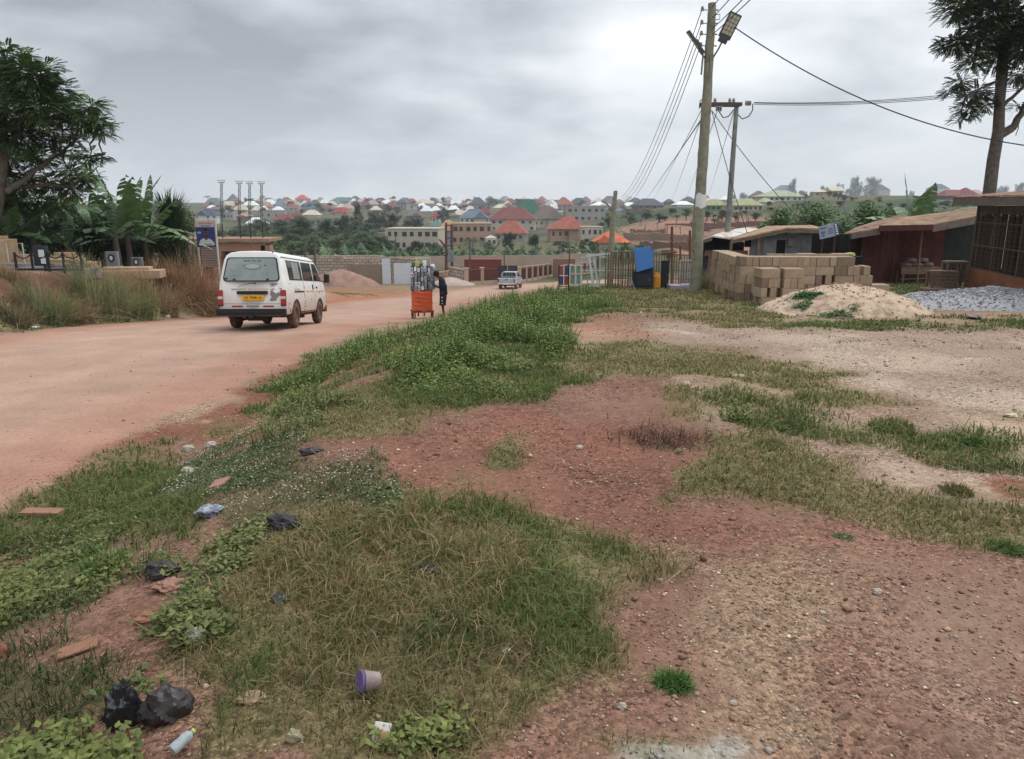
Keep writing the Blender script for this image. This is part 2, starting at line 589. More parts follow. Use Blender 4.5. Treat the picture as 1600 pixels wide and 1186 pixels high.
# turf: (polygon, feather, density, height m, colour key)
TURF = [
 ([(-300, 860), (0, 800), (60, 772), (130, 715), (200, 697), (250, 700), (300, 735), (320, 790), (290, 850), (180, 872), (60, 868), (-300, 920)], 16, 1.0, .13, 'lush'),
 ([(-400, 900), (60, 850), (250, 850), (285, 900), (180, 960), (120, 1010), (50, 1000), (-400, 1100)], 25, .6, .14, 'dark'),
 ([(400, 830), (520, 785), (640, 775), (800, 785), (960, 838), (1038, 882), (955, 930), (915, 1020), (850, 1075), (800, 1140), (820, 1260), (240, 1260), (235, 1110), (290, 1000), (340, 900), (372, 850)], 22, 1.0, .15, 'straw'),
 ([(640, 780), (800, 785), (960, 838), (1038, 882), (955, 930), (915, 1020), (850, 1075), (790, 1090), (760, 1000), (840, 930), (820, 860), (700, 820)], 26, .8, .13, 'lush'),
 ([(230, 1120), (300, 980), (380, 940), (440, 1000), (430, 1100), (330, 1200), (230, 1230)], 26, .8, .12, 'lush'),
 ([(-300, 1030), (60, 1010), (150, 1060), (170, 1250), (-300, 1300)], 30, .7, .14, 'dark'),
 ([(280, 715), (400, 690), (560, 720), (650, 765), (640, 800), (450, 805), (370, 850), (330, 820), (300, 770)], 18, 1.0, .05, 'dark'),
 ([(270, 675), (330, 650), (380, 655), (385, 672), (320, 690)], 8, .6, .04, 'lush'),
 ([(400, 640), (410, 600), (470, 562), (560, 540), (640, 526), (672, 512), (726, 492), (770, 482), (850, 462), (900, 447), (980, 445), (1100, 440), (1220, 470), (1190, 490), (1080, 488), (960, 488), (885, 498), (865, 520), (900, 560), (860, 575), (700, 560), (600, 580), (500, 600), (420, 640)], 12, .8, .13, 'weed'),
 ([(395, 690), (410, 630), (500, 600), (600, 580), (700, 560), (860, 570), (935, 575), (900, 610), (862, 640), (700, 662), (600, 692), (430, 705)], 12, .8, .09, 'olive'),
 ([(480, 560), (640, 530), (660, 560), (560, 590), (470, 600)], 12, .7, .12, 'straw'),
 ([(930, 448), (1100, 440), (1220, 470), (1100, 484), (960, 480)], 8, .8, .12, 'olive'),
 ([(560, 600), (640, 560), (860, 560), (935, 575), (900, 610), (862, 640), (760, 650), (620, 640)], 14, .8, .13, 'lush'),
 ([(900, 540), (1010, 535), (1180, 545), (1330, 588), (1395, 620), (1420, 632), (1300, 640), (1120, 600), (960, 585), (860, 590)], 12, .9, .09, 'olive'),
 ([(1040, 610), (1110, 610), (1120, 650), (1090, 680), (1030, 650)], 10, .6, .1, 'olive'),
 ([(1120, 625), (1250, 620), (1320, 650), (1450, 665), (1620, 690), (1800, 700), (1800, 640), (1900, 720), (1620, 700), (1460, 720), (1330, 700), (1180, 680)], 12, .75, .13, 'lush'),
 ([(1300, 690), (1460, 700), (1470, 720), (1330, 715)], 10, .7, .16, 'olive'),
 ([(1500, 650), (1900, 610), (1900, 660), (1560, 668)], 10, .7, .07, 'lush'),
 ([(1080, 770), (1110, 700), (1200, 690), (1320, 740), (1450, 780), (1640, 800), (1900, 820), (1900, 880), (1600, 850), (1400, 842), (1280, 812), (1160, 770)], 14, 1.0, .09, 'olive'),
 ([(1540, 735), (1900, 700), (1900, 770), (1560, 765)], 12, .5, .06, 'lush'),
 ([(1030, 492), (1180, 482), (1250, 500), (1240, 512), (1060, 505)], 6, .8, .12, 'olive'),
 ([(1180, 512), (1260, 500), (1420, 498), (1800, 500), (1800, 514), (1400, 516), (1260, 516)], 6, .8, .12, 'lush'),
 ([(1350, 450), (1500, 440), (1560, 470), (1430, 476), (1400, 500), (1370, 470)], 8, .9, .12, 'lush'),
 ([(1440, 472), (1480, 470), (1470, 480)], 6, .5, .1, 'olive'),
 ([(-500, 600), (0, 522), (120, 512), (240, 498), (340, 487), (340, 470), (240, 480), (100, 492), (0, 500), (-500, 540)], 6, .9, .14, 'olive'),
 ([(-500, 540), (0, 500), (340, 470), (340, 440), (240, 445), (100, 445), (-500, 440)], 10, .35, .2, 'straw'),
 ([(500, 455), (560, 445), (760, 440), (770, 446), (660, 457), (560, 462)], 3, .9, .1, 'olive'),
 ([(800, 440), (860, 420), (900, 440), (880, 452), (830, 450)], 3, .8, .1, 'olive'),
 ([(850, 1040), (900, 1020), (960, 1040), (930, 1110), (1100, 1110), (1150, 1170), (950, 1200), (880, 1110)], 30, .28, .05, 'lush'),
 ([(780, 690), (840, 690), (830, 720), (780, 720)], 9, .8, .05, 'lush'),
 ([(700, 650), (880, 640), (830, 700), (640, 690)], 18, .3, .05, 'olive'),
 ([(970, 690), (1000, 680), (1080, 690), (1060, 710), (990, 705)], 8, .5, .1, 'dark'),
 ([(690, 720), (780, 722), (820, 770), (700, 775)], 20, .3, .06, 'olive'),
 ([(860, 880), (1040, 870), (1000, 900), (900, 960)], 16, .5, .06, 'lush'),
 ([(1330, 535), (1400, 530), (1420, 545), (1340, 545)], 6, .35, .06, 'olive'),
 ([(1400, 548), (1430, 540), (1480, 548)], 6, .5, .07, 'olive'),
 ([(1560, 540), (1900, 520), (1900, 552), (1570, 550)], 6, .6, .07, 'lush'),
]
# soils: (polygon, feather, picture colour)
SOIL = [
 ([(-900, 1600), (-900, 800), (0, 790), (130, 715), (330, 652), (400, 590), (640, 520), (720, 482), (860, 455), (1100, 450), (900, 560), (1100, 700), (1900, 820), (1900, 1700)], 30, (140, 105, 93)),
 ([(870, 512), (960, 498), (1250, 515), (1420, 515), (1900, 510), (1900, 640), (1500, 640), (1400, 612), (1300, 585), (1180, 545), (1000, 535), (880, 540)], 16, (186, 162, 149)),
 ([(880, 500), (960, 492), (1010, 500), (1020, 530), (880, 530)], 20, (168, 126, 109)),
 ([(1100, 600), (1300, 640), (1450, 640), (1900, 690), (1900, 790), (1470, 780), (1300, 740), (1120, 660)], 20, (183, 155, 140)),
 ([(560, 690), (860, 640), (900, 650), (1120, 700), (1100, 790), (1300, 830), (1180, 880), (1000, 840), (780, 780), (640, 770)], 24, (141, 97, 85)),
 ([(860, 640), (900, 600), (960, 582), (1060, 590), (1100, 640), (1050, 700), (900, 660)], 16, (136, 101, 90)),
 ([(1050, 860), (1200, 830), (1350, 900), (1280, 1010), (1300, 1150), (1180, 1190), (1100, 1010)], 60, (161, 132, 114)),
 ([(1380, 900), (1700, 870), (1700, 1200), (1420, 1200)], 80, (145, 115, 103)),
 ([(1050, 1130), (1160, 1110), (1220, 1150), (1260, 1300), (1040, 1300)], 22, (176, 165, 158)),
 ([(230, 1010), (170, 980), (190, 950), (330, 850), (330, 790), (380, 760), (400, 800), (340, 870), (300, 960), (250, 1080), (130, 1090), (60, 1030), (140, 1000)], 14, (128, 94, 82)),
 ([(0, 800), (130, 718), (200, 690), (330, 640), (400, 590), (520, 550), (520, 575), (430, 640), (400, 700), (370, 720), (260, 690), (190, 705), (100, 760), (20, 810)], 8, (136, 91, 77)),
 ([(-500, 540), (0, 498), (120, 480), (330, 455), (330, 420), (100, 425), (-500, 425)], 12, (113, 81, 69)),
 ([(500, 478), (500, 448), (640, 452), (640, 465)], 8, (172, 117, 96)),
 ([(1480, 715), (1560, 722), (1600, 760), (1540, 765)], 10, (160, 108, 93)),
 ([(1130, 1010), (1210, 1010), (1230, 1090), (1150, 1100)], 40, (153, 125, 108)),
]
SAND_ZONES = SOIL[1:2] + SOIL[3:4]
TURFCOL = {  # blade colours (picture colours), low / high / dry
 'lush': [(78, 94, 52), (112, 128, 74), (140, 132, 92)],
 'dark': [(60, 76, 48), (92, 108, 66), (122, 116, 80)],
 'straw': [(88, 100, 58), (120, 122, 76), (154, 138, 102)],
 'olive': [(98, 108, 64), (134, 134, 88), (160, 146, 108)],
 'weed': [(76, 98, 54), (110, 130, 76), (124, 128, 82)],
}
def road_mask(X, Y):
 rd = road_d(X, Y)
 n = (fbm(X * .8, Y * .8, 4, 51) - .5) * 0.9
 m = 1 - sstep(3.75, 4.15, np.abs(rd + n * 0.8 * np.sign(rd) * 1.0))
 return m * (1 - sstep(12, 17, X) * (Y > 70))
def turf_at(X, Y, Z):
 u, v = layout_uv(X, Y, Z)
 dens = np.zeros(X.shape)
 idx = np.zeros(X.shape, int)
 sel_n = fbm(X * 2.3, Y * 2.3, 3, 97)
 for i, (poly, f, d, h, key) in enumerate(TURF):
  m = poly_mask(u, v, poly, f * 2.6) * d
  win = (m > dens * 0.999) | (m > d * (.35 + .5 * sel_n))
  idx = np.where(win & (m > 0.02), i, idx)
  dens = np.maximum(dens, m)
 rag = fbm(X * 1.6, Y * 1.6, 4, 67)
 dens = np.clip(dens * 1.25 + (rag - .5) * 1.6 * np.clip(dens * 3, 0, 1) - .04, 0, 1)
 strays = np.clip((fbm(X * .8, Y * .8, 4, 68) - .5) * 1.6, 0, .16) * (X > -2.6) * (Y < 24)
 idx = np.where((dens < .05) & (strays > .01), 9, idx)
 dens = np.maximum(dens, strays)
 vis = (Y > 0.8)
 other = (fbm(X * .5, Y * .5, 3, 91) > .52) & ((~vis) | (np.abs(X) > Y * 0.8 + 0.6)) & (np.abs(road_d(X, Y)) > 4.3)
 dens = np.where(other, .7, dens)
 dens = dens * (1 - road_mask(X, Y))
 return dens, idx
def soil_at(X, Y, Z):
 u, v = layout_uv(X, Y, Z, 1.4)
 base = np.array(pe(158, 130, 114))
 c = np.tile(base, (X.size, 1)).reshape(X.shape + (3,))
 for poly, f, rgb in SOIL:
  m = poly_mask(u, v, poly, f)[..., None]
  c = c * (1 - m) + np.array(pe(*rgb)) * (.96 if rgb[0] < 160 else .88) * m
 blot = sstep(.46, .60, fbm(X * .7 + 5, Y * .7, 4, 151))[..., None] * sstep(-4.5, -2.5, X)[..., None]
 c = c * (1 - .30 * blot) + np.array(pe(112, 82, 72)) * .30 * blot
 # far countryside: scrub green and brown earth
 d = np.hypot(X, Y)
 far = sstep(70, 105, d)[..., None]
 n = fbm(X * .03, Y * .03, 4, 13)
 g = sstep(.40, .52, n)[..., None]
 green = np.array(pc(62, 76, 50)) * (1 - g) + np.array(pc(96, 90, 66)) * g
 dug = poly_mask(u, v, [(965, 356), (1010, 346), (1060, 340), (1300, 340), (1300, 385), (1200, 400), (1080, 400), (990, 384)], 6)[..., None]
 green = green * (1 - dug) + np.array(pc(146, 112, 94)) * (.8 + .5 * fbm(X * .1, Y * .1, 3, 8)[..., None]) * dug
 c = c * (1 - far) + green * far
 rm = road_mask(X, Y)[..., None]
 rd = np.abs(road_d(X, Y))
 road = np.array(pc(168, 139, 122))
 edge = sstep(1.6, 4.0, rd)[..., None]
 redder = np.array(pc(162, 123, 105))
 nn = fbm(X * .25, Y * .12, 4, 44)[..., None]
 rc = road * (1 - edge) + redder * edge
 rc = rc * (0.88 + 0.26 * nn)
 for tr in (.8, 2.5):
  rc = rc * (1 + .05 * np.exp(-((rd[..., None] - tr - .25 * nn) / .22) ** 2))
 c = c * (1 - rm) + rc * rm
 return c, rm[..., 0]
# ------------------------------------------------------------------ ground mesh (one sheet, polar spacing)
az = np.concatenate([np.linspace(-180, -50, 60, endpoint=False), np.linspace(-50, 50, 760, endpoint=False), np.linspace(50, 180, 60, endpoint=False)])
rr = np.concatenate([np.geomspace(0.35, 60, 520, endpoint=False), np.geomspace(60, 3400, 170)])
A, Rr = np.meshgrid(np.radians(az), rr)
GX, GY = Rr * np.sin(A), Rr * np.cos(A)
GZ = ground_z(GX, GY)
GX = np.ascontiguousarray(GX)
soil, rmask = soil_at(GX, GY, GZ)
tdens, tidx = turf_at(GX, GY, GZ)
under = np.zeros(GX.shape + (3,))
for i, t in enumerate(TURF):
 k = TURFCOL[t[4]]
 under[tidx == i] = np.array(pc(*k[0])) * .45 + np.array(pc(*k[2])) * .25 + np.array(pc(110, 84, 66)) * .3
patch = np.clip(tdens * 1.25 - 0.45 * fbm(GX * 4, GY * 4, 3, 77), 0, 1)[..., None] * (1 - sstep(60, 90, Rr))[..., None]
colr = soil * (1 - 0.8 * patch) + under * 0.8 * patch
grav = np.clip(1 - rmask * 0.85, 0, 1)
nr, na = GX.shape
verts = np.stack([GX, GY, GZ], -1).reshape(-1, 3)
verts = np.vstack([verts, [[0, 0, gz1(0, 0)]]])
ii = np.arange(nr - 1)[:, None] * na
jj = np.arange(na)[None, :]
j2 = (jj + 1) % na
quads = np.stack([ii + jj, ii + na + jj, ii + na + j2, ii + j2], -1).reshape(-1, 4)[:, ::-1]
tris = np.stack([np.full(na, nr * na), np.arange(na), (np.arange(na) + 1) % na], -1)[:, ::-1]
# orientation: make normals point up
c3 = np.vstack([colr.reshape(-1, 3), colr[0, 0][None]])
def ground_material():
 m = bpy.data.materials.new('dirt_ground')
 m.use_nodes = True
 nd, lk = m.node_tree.nodes, m.node_tree.links
 b = nd['Principled BSDF']
 b.inputs['Roughness'].default_value = .95
 b.inputs['Specular IOR Level'].default_value = .12
 at = nd.new('ShaderNodeAttribute')
 at.attribute_name = 'col'
 ag = nd.new('ShaderNodeAttribute')
 ag.attribute_name = 'grav'
 geo = nd.new('ShaderNodeNewGeometry')
 def noise(sc_, det, ro=.6):
  n = nd.new('ShaderNodeTexNoise')
  n.inputs['Scale'].default_value = sc_
  n.inputs['Detail'].default_value = det
  n.inputs['Roughness'].default_value = ro
  lk.new(geo.outputs['Position'], n.inputs['Vector'])
  return n.outputs[0]
 def mrange(x, a, b_, c, d):
  r = nd.new('ShaderNodeMapRange')
  r.inputs['From Min'].default_value = a
  r.inputs['From Max'].default_value = b_
  r.inputs['To Min'].default_value = c
  r.inputs['To Max'].default_value = d
  lk.new(x, r.inputs[0])
  return r.outputs[0]
 def mul(x, y, op='MULTIPLY'):
  n = nd.new('ShaderNodeMath')
  n.operation = op
  for i, q in enumerate((x, y)):
   if isinstance(q, (int, float)):
    n.inputs[i].default_value = q
   else:
    lk.new(q, n.inputs[i])
  return n.outputs[0]
 vo = nd.new('ShaderNodeTexVoronoi')
 vo.inputs['Scale'].default_value = 75
 lk.new(geo.outputs['Position'], vo.inputs['Vector'])
 vo2 = nd.new('ShaderNodeTexVoronoi')
 vo2.inputs['Scale'].default_value = 26
 lk.new(geo.outputs['Position'], vo2.inputs['Vector'])
 sx = nd.new('ShaderNodeSeparateColor')
 lk.new(vo.outputs['Color'], sx.inputs[0])
 sx2 = nd.new('ShaderNodeSeparateColor')
 lk.new(vo2.outputs['Color'], sx2.inputs[0])
 # stones: individual cells lighter / darker than the soil
 st = mrange(sx.outputs[0], 0, 1, .5, 1.45)
 st2 = mrange(sx2.outputs[0], 0, 1, .8, 1.2)
 big = mrange(noise(.9, 5), .3, .7, .84, 1.14)
 fine = mrange(noise(26, 5, .7), .25, .75, .74, 1.24)
 gf = mul(ag.outputs['Fac'], mrange(noise(1.3, 6, .65), .40, .60, .25, 1.15))
 g1 = nd.new('ShaderNodeMix')
 lk.new(gf, g1.inputs[0])
 g1.inputs[2].default_value = 1
 lk.new(mul(st, st2), g1.inputs[3])
 tot = mul(mul(g1.outputs[0], big), fine)
 mx = nd.new('ShaderNodeVectorMath')
 mx.operation = 'SCALE'
 lk.new(at.outputs['Color'], mx.inputs[0])
 lk.new(tot, mx.inputs['Scale'])
 # sparse dark and pale grit
 vo3 = nd.new('ShaderNodeTexVoronoi')
 vo3.inputs['Scale'].default_value = 5.0
 vo3.inputs['Randomness'].default_value = 1
 lk.new(geo.outputs['Position'], vo3.inputs['Vector'])
 lk.new(mx.outputs[0], b.inputs['Base Color'])
 h = mul(mul(vo.outputs['Distance'], gf), -0.010)
 h2 = mul(mul(vo2.outputs['Distance'], gf), -0.009)
 h3 = mul(noise(60, 4, .7), 0.008)
 hh = mul(mul(h, h2, 'ADD'), h3, 'ADD')
 bp = nd.new('ShaderNodeBump')
 bp.inputs['Distance'].default_value = 1.0
 bp.inputs['Strength'].default_value = .9
 lk.new(hh, bp.inputs['Height'])
 lk.new(bp.outputs[0], b.inputs['Normal'])
 return m
ground = np_mesh('ground', verts, [quads, tris], ground_material(), cols=c3, smooth=True)
ga = ground.data.attributes.new('grav', 'FLOAT', 'POINT')
ga.data.foreach_set('value', np.append(grav.ravel(), 1).astype(np.float32))
tag(ground, kind='structure')
del A, Rr, soil, under, colr
# ------------------------------------------------------------------ low vegetation and stones
M_GRASS = mat('grass_blades', attr='col', rough=.75, spec=.15, trans=.25)
M_LEAF = mat('weed_leaves', attr='col', rough=.6, spec=.25, trans=.25)
M_PEB = mat('pebbles', attr='col', rough=.9, spec=.15)
M_FOL = mat('tree_foliage', attr='col', rough=.6, spec=.25, trans=.2)
def sample_view(n, r0, r1, power=1.0, half=41):
 """random ground positions in the sector in front of the camera; density falls off with distance"""
 k = 2 - power
 q = rng.random(n)
 if abs(k) < 1e-6:
  r = r0 * (r1 / r0) ** q
 else:
  r = (r0 ** k + q * (r1 ** k - r0 ** k)) ** (1 / k)
 a = np.radians(rng.uniform(-half, half, n))
 return r * np.sin(a), r * np.cos(a), r
def blades(X, Y, H, W, colA, lean=.45):
 """grass blades: bent tapering strips. returns verts, quads, tris, colours"""
 n = len(X)
 Z = ground_z(X, Y) - .006
 yaw = rng.uniform(0, 2 * PI, n)
 dirx, diry = np.cos(yaw), np.sin(yaw)
 ld = rng.uniform(0, 2 * PI, n)
 L = H * np.abs(rng.normal(0, lean, n)) * 1.3
 lx, ly = np.cos(ld) * L, np.sin(ld) * L
 hz_ = H * rng.uniform(.8, 1, n)
 base = np.stack([X, Y, Z], -1)
 side = np.stack([dirx, diry, np.zeros(n)], -1) * (W / 2)[:, None]
 mid = base + np.stack([lx * .35, ly * .35, hz_ * .55], -1)
 tip = base + np.stack([lx, ly, hz_ * np.clip(1 - .5 * (L / np.maximum(H, 1e-6)) ** 2, .3, 1)], -1)
 V = np.stack([base - side, base + side, mid + side * .8, mid - side * .8, tip], 1).reshape(-1, 3)
 o = np.arange(n)[:, None] * 5
 quads = o + np.array([[0, 1, 2, 3]])
 tris = o + np.array([[3, 2, 4]])
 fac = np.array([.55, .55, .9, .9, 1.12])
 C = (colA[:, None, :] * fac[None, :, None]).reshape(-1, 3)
 return V, quads, tris, C
def pal(key, n):
 lo, hi, dry = [np.array(pc(*c)) for c in TURFCOL[key]]
 t = rng.random(n)[:, None]
 c = lo * (1 - t) + hi * t
 isdry = (rng.random(n) < {'lush': .10, 'dark': .12, 'straw': .5, 'olive': .35, 'weed': .08}[key])[:, None]
 c = np.where(isdry, dry * (.75 + .4 * rng.random((n, 1))), c)
 return c * (.8 + .4 * rng.random((n, 1)))
NG = 800000
X, Y, Rg = sample_view(NG, 1.15, 62, 1.42)
Zs = ground_z(X, Y, False)
dn, ix = turf_at(X, Y, Zs)
clump = fbm(X * 3.2, Y * 3.2, 3, 61)
big = fbm(X * .9, Y * .9, 3, 63)
keep = rng.random(NG) < np.clip(dn * 1.5 - .55 * fbm(X * 5, Y * 5, 3, 66) - .18, 0, 1) * (.35 + 1.1 * clump) * np.clip(1.0 + (big - .5) * 2, .35, 1.3)
X, Y, Rg, ix, clump, big = X[keep], Y[keep], Rg[keep], ix[keep], clump[keep], big[keep]
hts = np.array([t[3] for t in TURF])[ix]
keys = np.array([list(TURFCOL).index(t[4]) for t in TURF])[ix]
H = hts * .62 * rng.uniform(.4, 1.15, len(X)) * (.35 + 1.3 * clump) * (.8 + .5 * big) * np.clip(.5 + Rg / 5.0, .5, 1.0)
W = (.0026 + .0011 * Rg ** 1.1) * rng.uniform(.7, 1.35, len(X))
C = np.zeros((len(X), 3))
for ki, k in enumerate(TURFCOL):
 s_ = keys == ki
 C[s_] = pal(k, int(s_.sum()))
C = C * (.75 + .5 * big)[:, None] * np.array([1.04, 1.0, .99])
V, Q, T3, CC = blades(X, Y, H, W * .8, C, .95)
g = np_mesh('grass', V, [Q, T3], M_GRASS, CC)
tag(g, 'patchy green and straw coloured grass over the red dirt', 'grass', kind='stuff')
def leaves(P3, size, colA, tiltmax=1.0, aspect=.75):
 """broad leaves: folded pointed quads"""
 n = len(P3)
 yaw = rng.uniform(0, 2 * PI, n)
 tilt = rng.uniform(-.15, tiltmax, n)
 d = np.stack([np.cos(yaw) * np.cos(tilt), np.sin(yaw) * np.cos(tilt), -np.sin(tilt) * rng.choice([-.6, 1, 1], n)], -1)
 sidev = np.stack([-np.sin(yaw), np.cos(yaw), np.zeros(n)], -1)
 upv = np.cross(d, sidev)
 s = size[:, None]
 a = P3
 t = P3 + d * s
 l_ = P3 + d * s * .42 + sidev * s * aspect * .5 + upv * s * -.12
 r_ = P3 + d * s * .42 - sidev * s * aspect * .5 + upv * s * -.12
 V = np.stack([a, l_, t, r_], 1).reshape(-1, 3)
 o = np.arange(n)[:, None] * 4
 tr = np.concatenate([o + np.array([[0, 1, 2]]), o + np.array([[0, 2, 3]])])
 C = np.repeat(colA, 4, axis=0)
 return V, tr, C
# broad-leaved weeds: (polygon, feather, stems, height, leaf size, colours)
WEEDS = [
 ([(-400, 880), (0, 850), (80, 815), (150, 800), (250, 840), (270, 890), (230, 940), (160, 960), (130, 1000), (60, 970), (-400, 1000)], 20, 1.0, .13, .032, [(92, 104, 60), (126, 132, 78)]),
 ([(300, 870), (350, 830), (420, 800), (440, 830), (380, 900), (310, 920)], 16, .8, .09, .030, [(100, 112, 70), (130, 136, 86)]),
 ([(370, 800), (440, 780), (620, 755), (650, 780), (500, 800), (420, 850)], 14, .7, .06, .030, [(88, 102, 62), (122, 130, 80)]),
 ([(280, 715), (400, 680), (560, 700), (650, 765), (560, 790), (450, 805), (370, 840), (300, 800)], 20, 1.0, .05, .016, [(80, 98, 62), (112, 124, 82)]),
 ([(150, 850), (260, 860), (330, 920), (300, 990), (200, 1010), (130, 990)], 24, .45, .10, .028, [(76, 100, 56), (106, 126, 72)]),
 ([(0, 1000), (120, 1020), (200, 1060), (180, 1130), (60, 1100), (-100, 1060)], 24, .45, .10, .03, [(76, 98, 54), (110, 126, 74)]),
 ([(-400, 1050), (40, 1040), (110, 1080), (150, 1260), (-400, 1260)], 24, 1.0, .13, .036, [(90, 104, 58), (126, 136, 74)]),
 ([(250, 985), (330, 960), (330, 1020), (270, 1040)], 14, .8, .1, .035, [(92, 104, 62), (122, 128, 78)]),
 ([(410, 640), (440, 590), (480, 565), (560, 545), (640, 532), (715, 502), (770, 482), (850, 462), (960, 452), (985, 470), (900, 495), (870, 520), (900, 545), (910, 570), (840, 590), (760, 600), (640, 600), (560, 570), (480, 610), (430, 660)], 12, 1.0, .32, .034, [(88, 108, 58), (128, 148, 76)]),
 ([(620, 600), (800, 560), (930, 560), (880, 600), (760, 630), (640, 620)], 12, .8, .22, .030, [(90, 108, 60), (122, 140, 74)]),
 ([(400, 700), (410, 620), (500, 600), (560, 640), (430, 705)], 12, .8, .24, .028, [(96, 106, 64), (126, 132, 80)]),
 ([(930, 455), (1010, 440), (1110, 440), (1200, 465), (1150, 480), (1000, 478)], 8, .5, .18, .03, [(110, 114, 66), (146, 140, 84)]),
 ([(1225, 505), (1250, 488), (1300, 475), (1330, 470), (1320, 485), (1270, 502)], 6, .8, .08, .045, [(92, 120, 62), (122, 150, 78)]),
 ([(590, 1140), (700, 1110), (760, 1140), (760, 1200), (600, 1200)], 22, .5, .1, .03, [(102, 114, 64), (130, 138, 78)]),
 ([(1020, 700), (1060, 690), (1180, 640), (1200, 660), (1120, 700)], 10, .3, .12, .04, [(104, 114, 68), (134, 140, 84)]),
 ([(1130, 655), (1160, 640), (1175, 665), (1145, 672)], 6, .9, .2, .045, [(94, 114, 64), (124, 140, 78)]),
]
def weed_field(n_stems, r0, r1, power):
 X, Y, Rg = sample_view(n_stems, r0, r1, power)
 Zs = ground_z(X, Y, False)
 u, v = layout_uv(X, Y, Zs)
 rm = road_mask(X, Y)
 rdd = np.abs(road_d(X, Y))
 PP, SS, CCl, ST = [], [], [], []
 patchy = fbm(X * .55, Y * .55, 3, 131)
 for poly, f, d, h, ls, cols in WEEDS:
  m = poly_mask(u, v, poly, f) * d
  cl = fbm(X * 1.8, Y * 1.8, 3, 87)
  if h < .2 and ls > .035:
   m = m * .75
  k = (rng.random(len(X)) < m * np.clip((cl - .40) * 3.6, 0, 1.2) * sstep(4.2, 5.2, rdd) * (sstep(.34, .50, patchy) if h > .15 else 1)) & (rm < .3)
  x, y, r, c_ = X[k], Y[k], Rg[k], cl[k]
  if not len(x):
   continue
  z = ground_z(x, y)
  hh = h * .62 * rng.uniform(.3, 1.2, len(x)) * (.1 + 1.7 * c_ * fbm(x * .9, y * .9, 2, 101) * 2)
  nl = 11
  lo, hi = np.array(pc(*cols[0])), np.array(pc(*cols[1]))
  stemc = lo * .9
  ang = rng.uniform(0, 2 * PI, len(x))
  lean_ = rng.uniform(0, .5, len(x)) * hh
  for j in range(nl):
   t = (j + .6) / nl
   px = x + np.cos(ang) * lean_ * t + rng.normal(0, .022, len(x)) * (.6 + r * .05)
   py = y + np.sin(ang) * lean_ * t + rng.normal(0, .022, len(x)) * (.6 + r * .05)
   pz = z + hh * t
   PP.append(np.stack([px, py, pz], -1))
   SS.append(ls * rng.uniform(.5, 1.2, len(x)) * (1 + r * .018))
   q = rng.random((len(x), 1))
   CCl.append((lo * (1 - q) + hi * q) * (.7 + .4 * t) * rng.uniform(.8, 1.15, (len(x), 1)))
  w = .003 + .0006 * r
  b0 = np.stack([x - w, y, z - .01], -1)
  b1 = np.stack([x + w, y, z - .01], -1)
  tp = np.stack([x + np.cos(ang) * lean_, y + np.sin(ang) * lean_, z + hh], -1)
  ST.append((b0, b1, tp, stemc))
 P3, S, Cc = np.concatenate(PP), np.concatenate(SS), np.concatenate(CCl)
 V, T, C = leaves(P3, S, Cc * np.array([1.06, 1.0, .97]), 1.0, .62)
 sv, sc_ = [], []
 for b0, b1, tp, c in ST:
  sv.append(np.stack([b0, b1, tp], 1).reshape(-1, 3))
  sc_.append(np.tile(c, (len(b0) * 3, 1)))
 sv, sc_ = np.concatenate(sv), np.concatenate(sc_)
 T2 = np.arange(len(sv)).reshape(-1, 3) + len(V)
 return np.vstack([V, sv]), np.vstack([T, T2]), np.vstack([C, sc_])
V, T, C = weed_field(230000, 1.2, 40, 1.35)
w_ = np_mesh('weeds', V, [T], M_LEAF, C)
tag(w_, 'broad leaved green weeds creeping over the verge and bank', 'weeds', kind='stuff')
# tiny white flowers of the ground cover left of the middle
X, Y, Rg = sample_view(90000, 2.5, 12, 1.3)
Zs = ground_z(X, Y, False)
u, v = layout_uv(X, Y, Zs)
m = np.zeros(len(X))
for poly in ([(285, 715), (400, 660), (500, 690), (560, 730), (650, 770), (560, 790), (440, 800), (370, 820), (330, 790), (290, 770)], [(400, 690), (430, 640), (520, 620), (480, 700)], [(300, 690), (400, 680), (420, 730), (320, 760)]):
 m = np.maximum(m, poly_mask(u, v, poly, 14))
k = rng.random(len(X)) < m * np.clip((fbm(X * 3, Y * 3, 3, 19) - .35) * 2.2, 0, 1) * .6
X, Y = X[k], Y[k]
P3 = np.stack([X, Y, ground_z(X, Y) + rng.uniform(.04, .09, len(X))], -1)
V, T, C = leaves(P3, rng.uniform(.006, .013, len(X)), np.tile(np.array(pc(214, 210, 200)), (len(X), 1)) * rng.uniform(.75, 1.05, (len(X), 1)), .3, 1.1)
tag(np_mesh('small_white_flowers', V, [T], M_LEAF, C), 'tiny white flowers scattered over the low ground cover', 'flowers', kind='stuff')
# pebbles and gravel
X, Y, Rg = sample_view(170000, 1.2, 16, 1.3)
Zs = ground_z(X, Y, False)
u, v = layout_uv(X, Y, Zs)
rd = road_d(X, Y)
dn, _ = turf_at(X, Y, Zs)
dens = (1 - np.clip(dn * 1.3, 0, 1)) * (np.abs(rd) > 3.9) * np.clip((fbm(X * 1.3, Y * 1.3, 4, 29) - .33) * 3.2, .06, 1)
sandy = np.zeros(len(X))
for p_ in SAND_ZONES:
 sandy = np.maximum(sandy, poly_mask(u, v, p_[0], p_[1]))
dens = dens * .8 * (1 - .45 * sandy)
dens = np.maximum(dens, (np.abs(rd) < 3.9) * .02)
k = rng.random(len(X)) < dens
X, Y, Rg, u, v = X[k], Y[k], Rg[k], u[k], v[k]
n = len(X)
sz = rng.lognormal(-5.7, .52, n) * (.75 + .09 * Rg)
octv = np.array([[1, 0, 0], [0, 1, 0], [-1, 0, 0], [0, -1, 0], [0, 0, .62], [0, 0, -.5], [.68, .66, .2], [-.62, -.7, .15]])
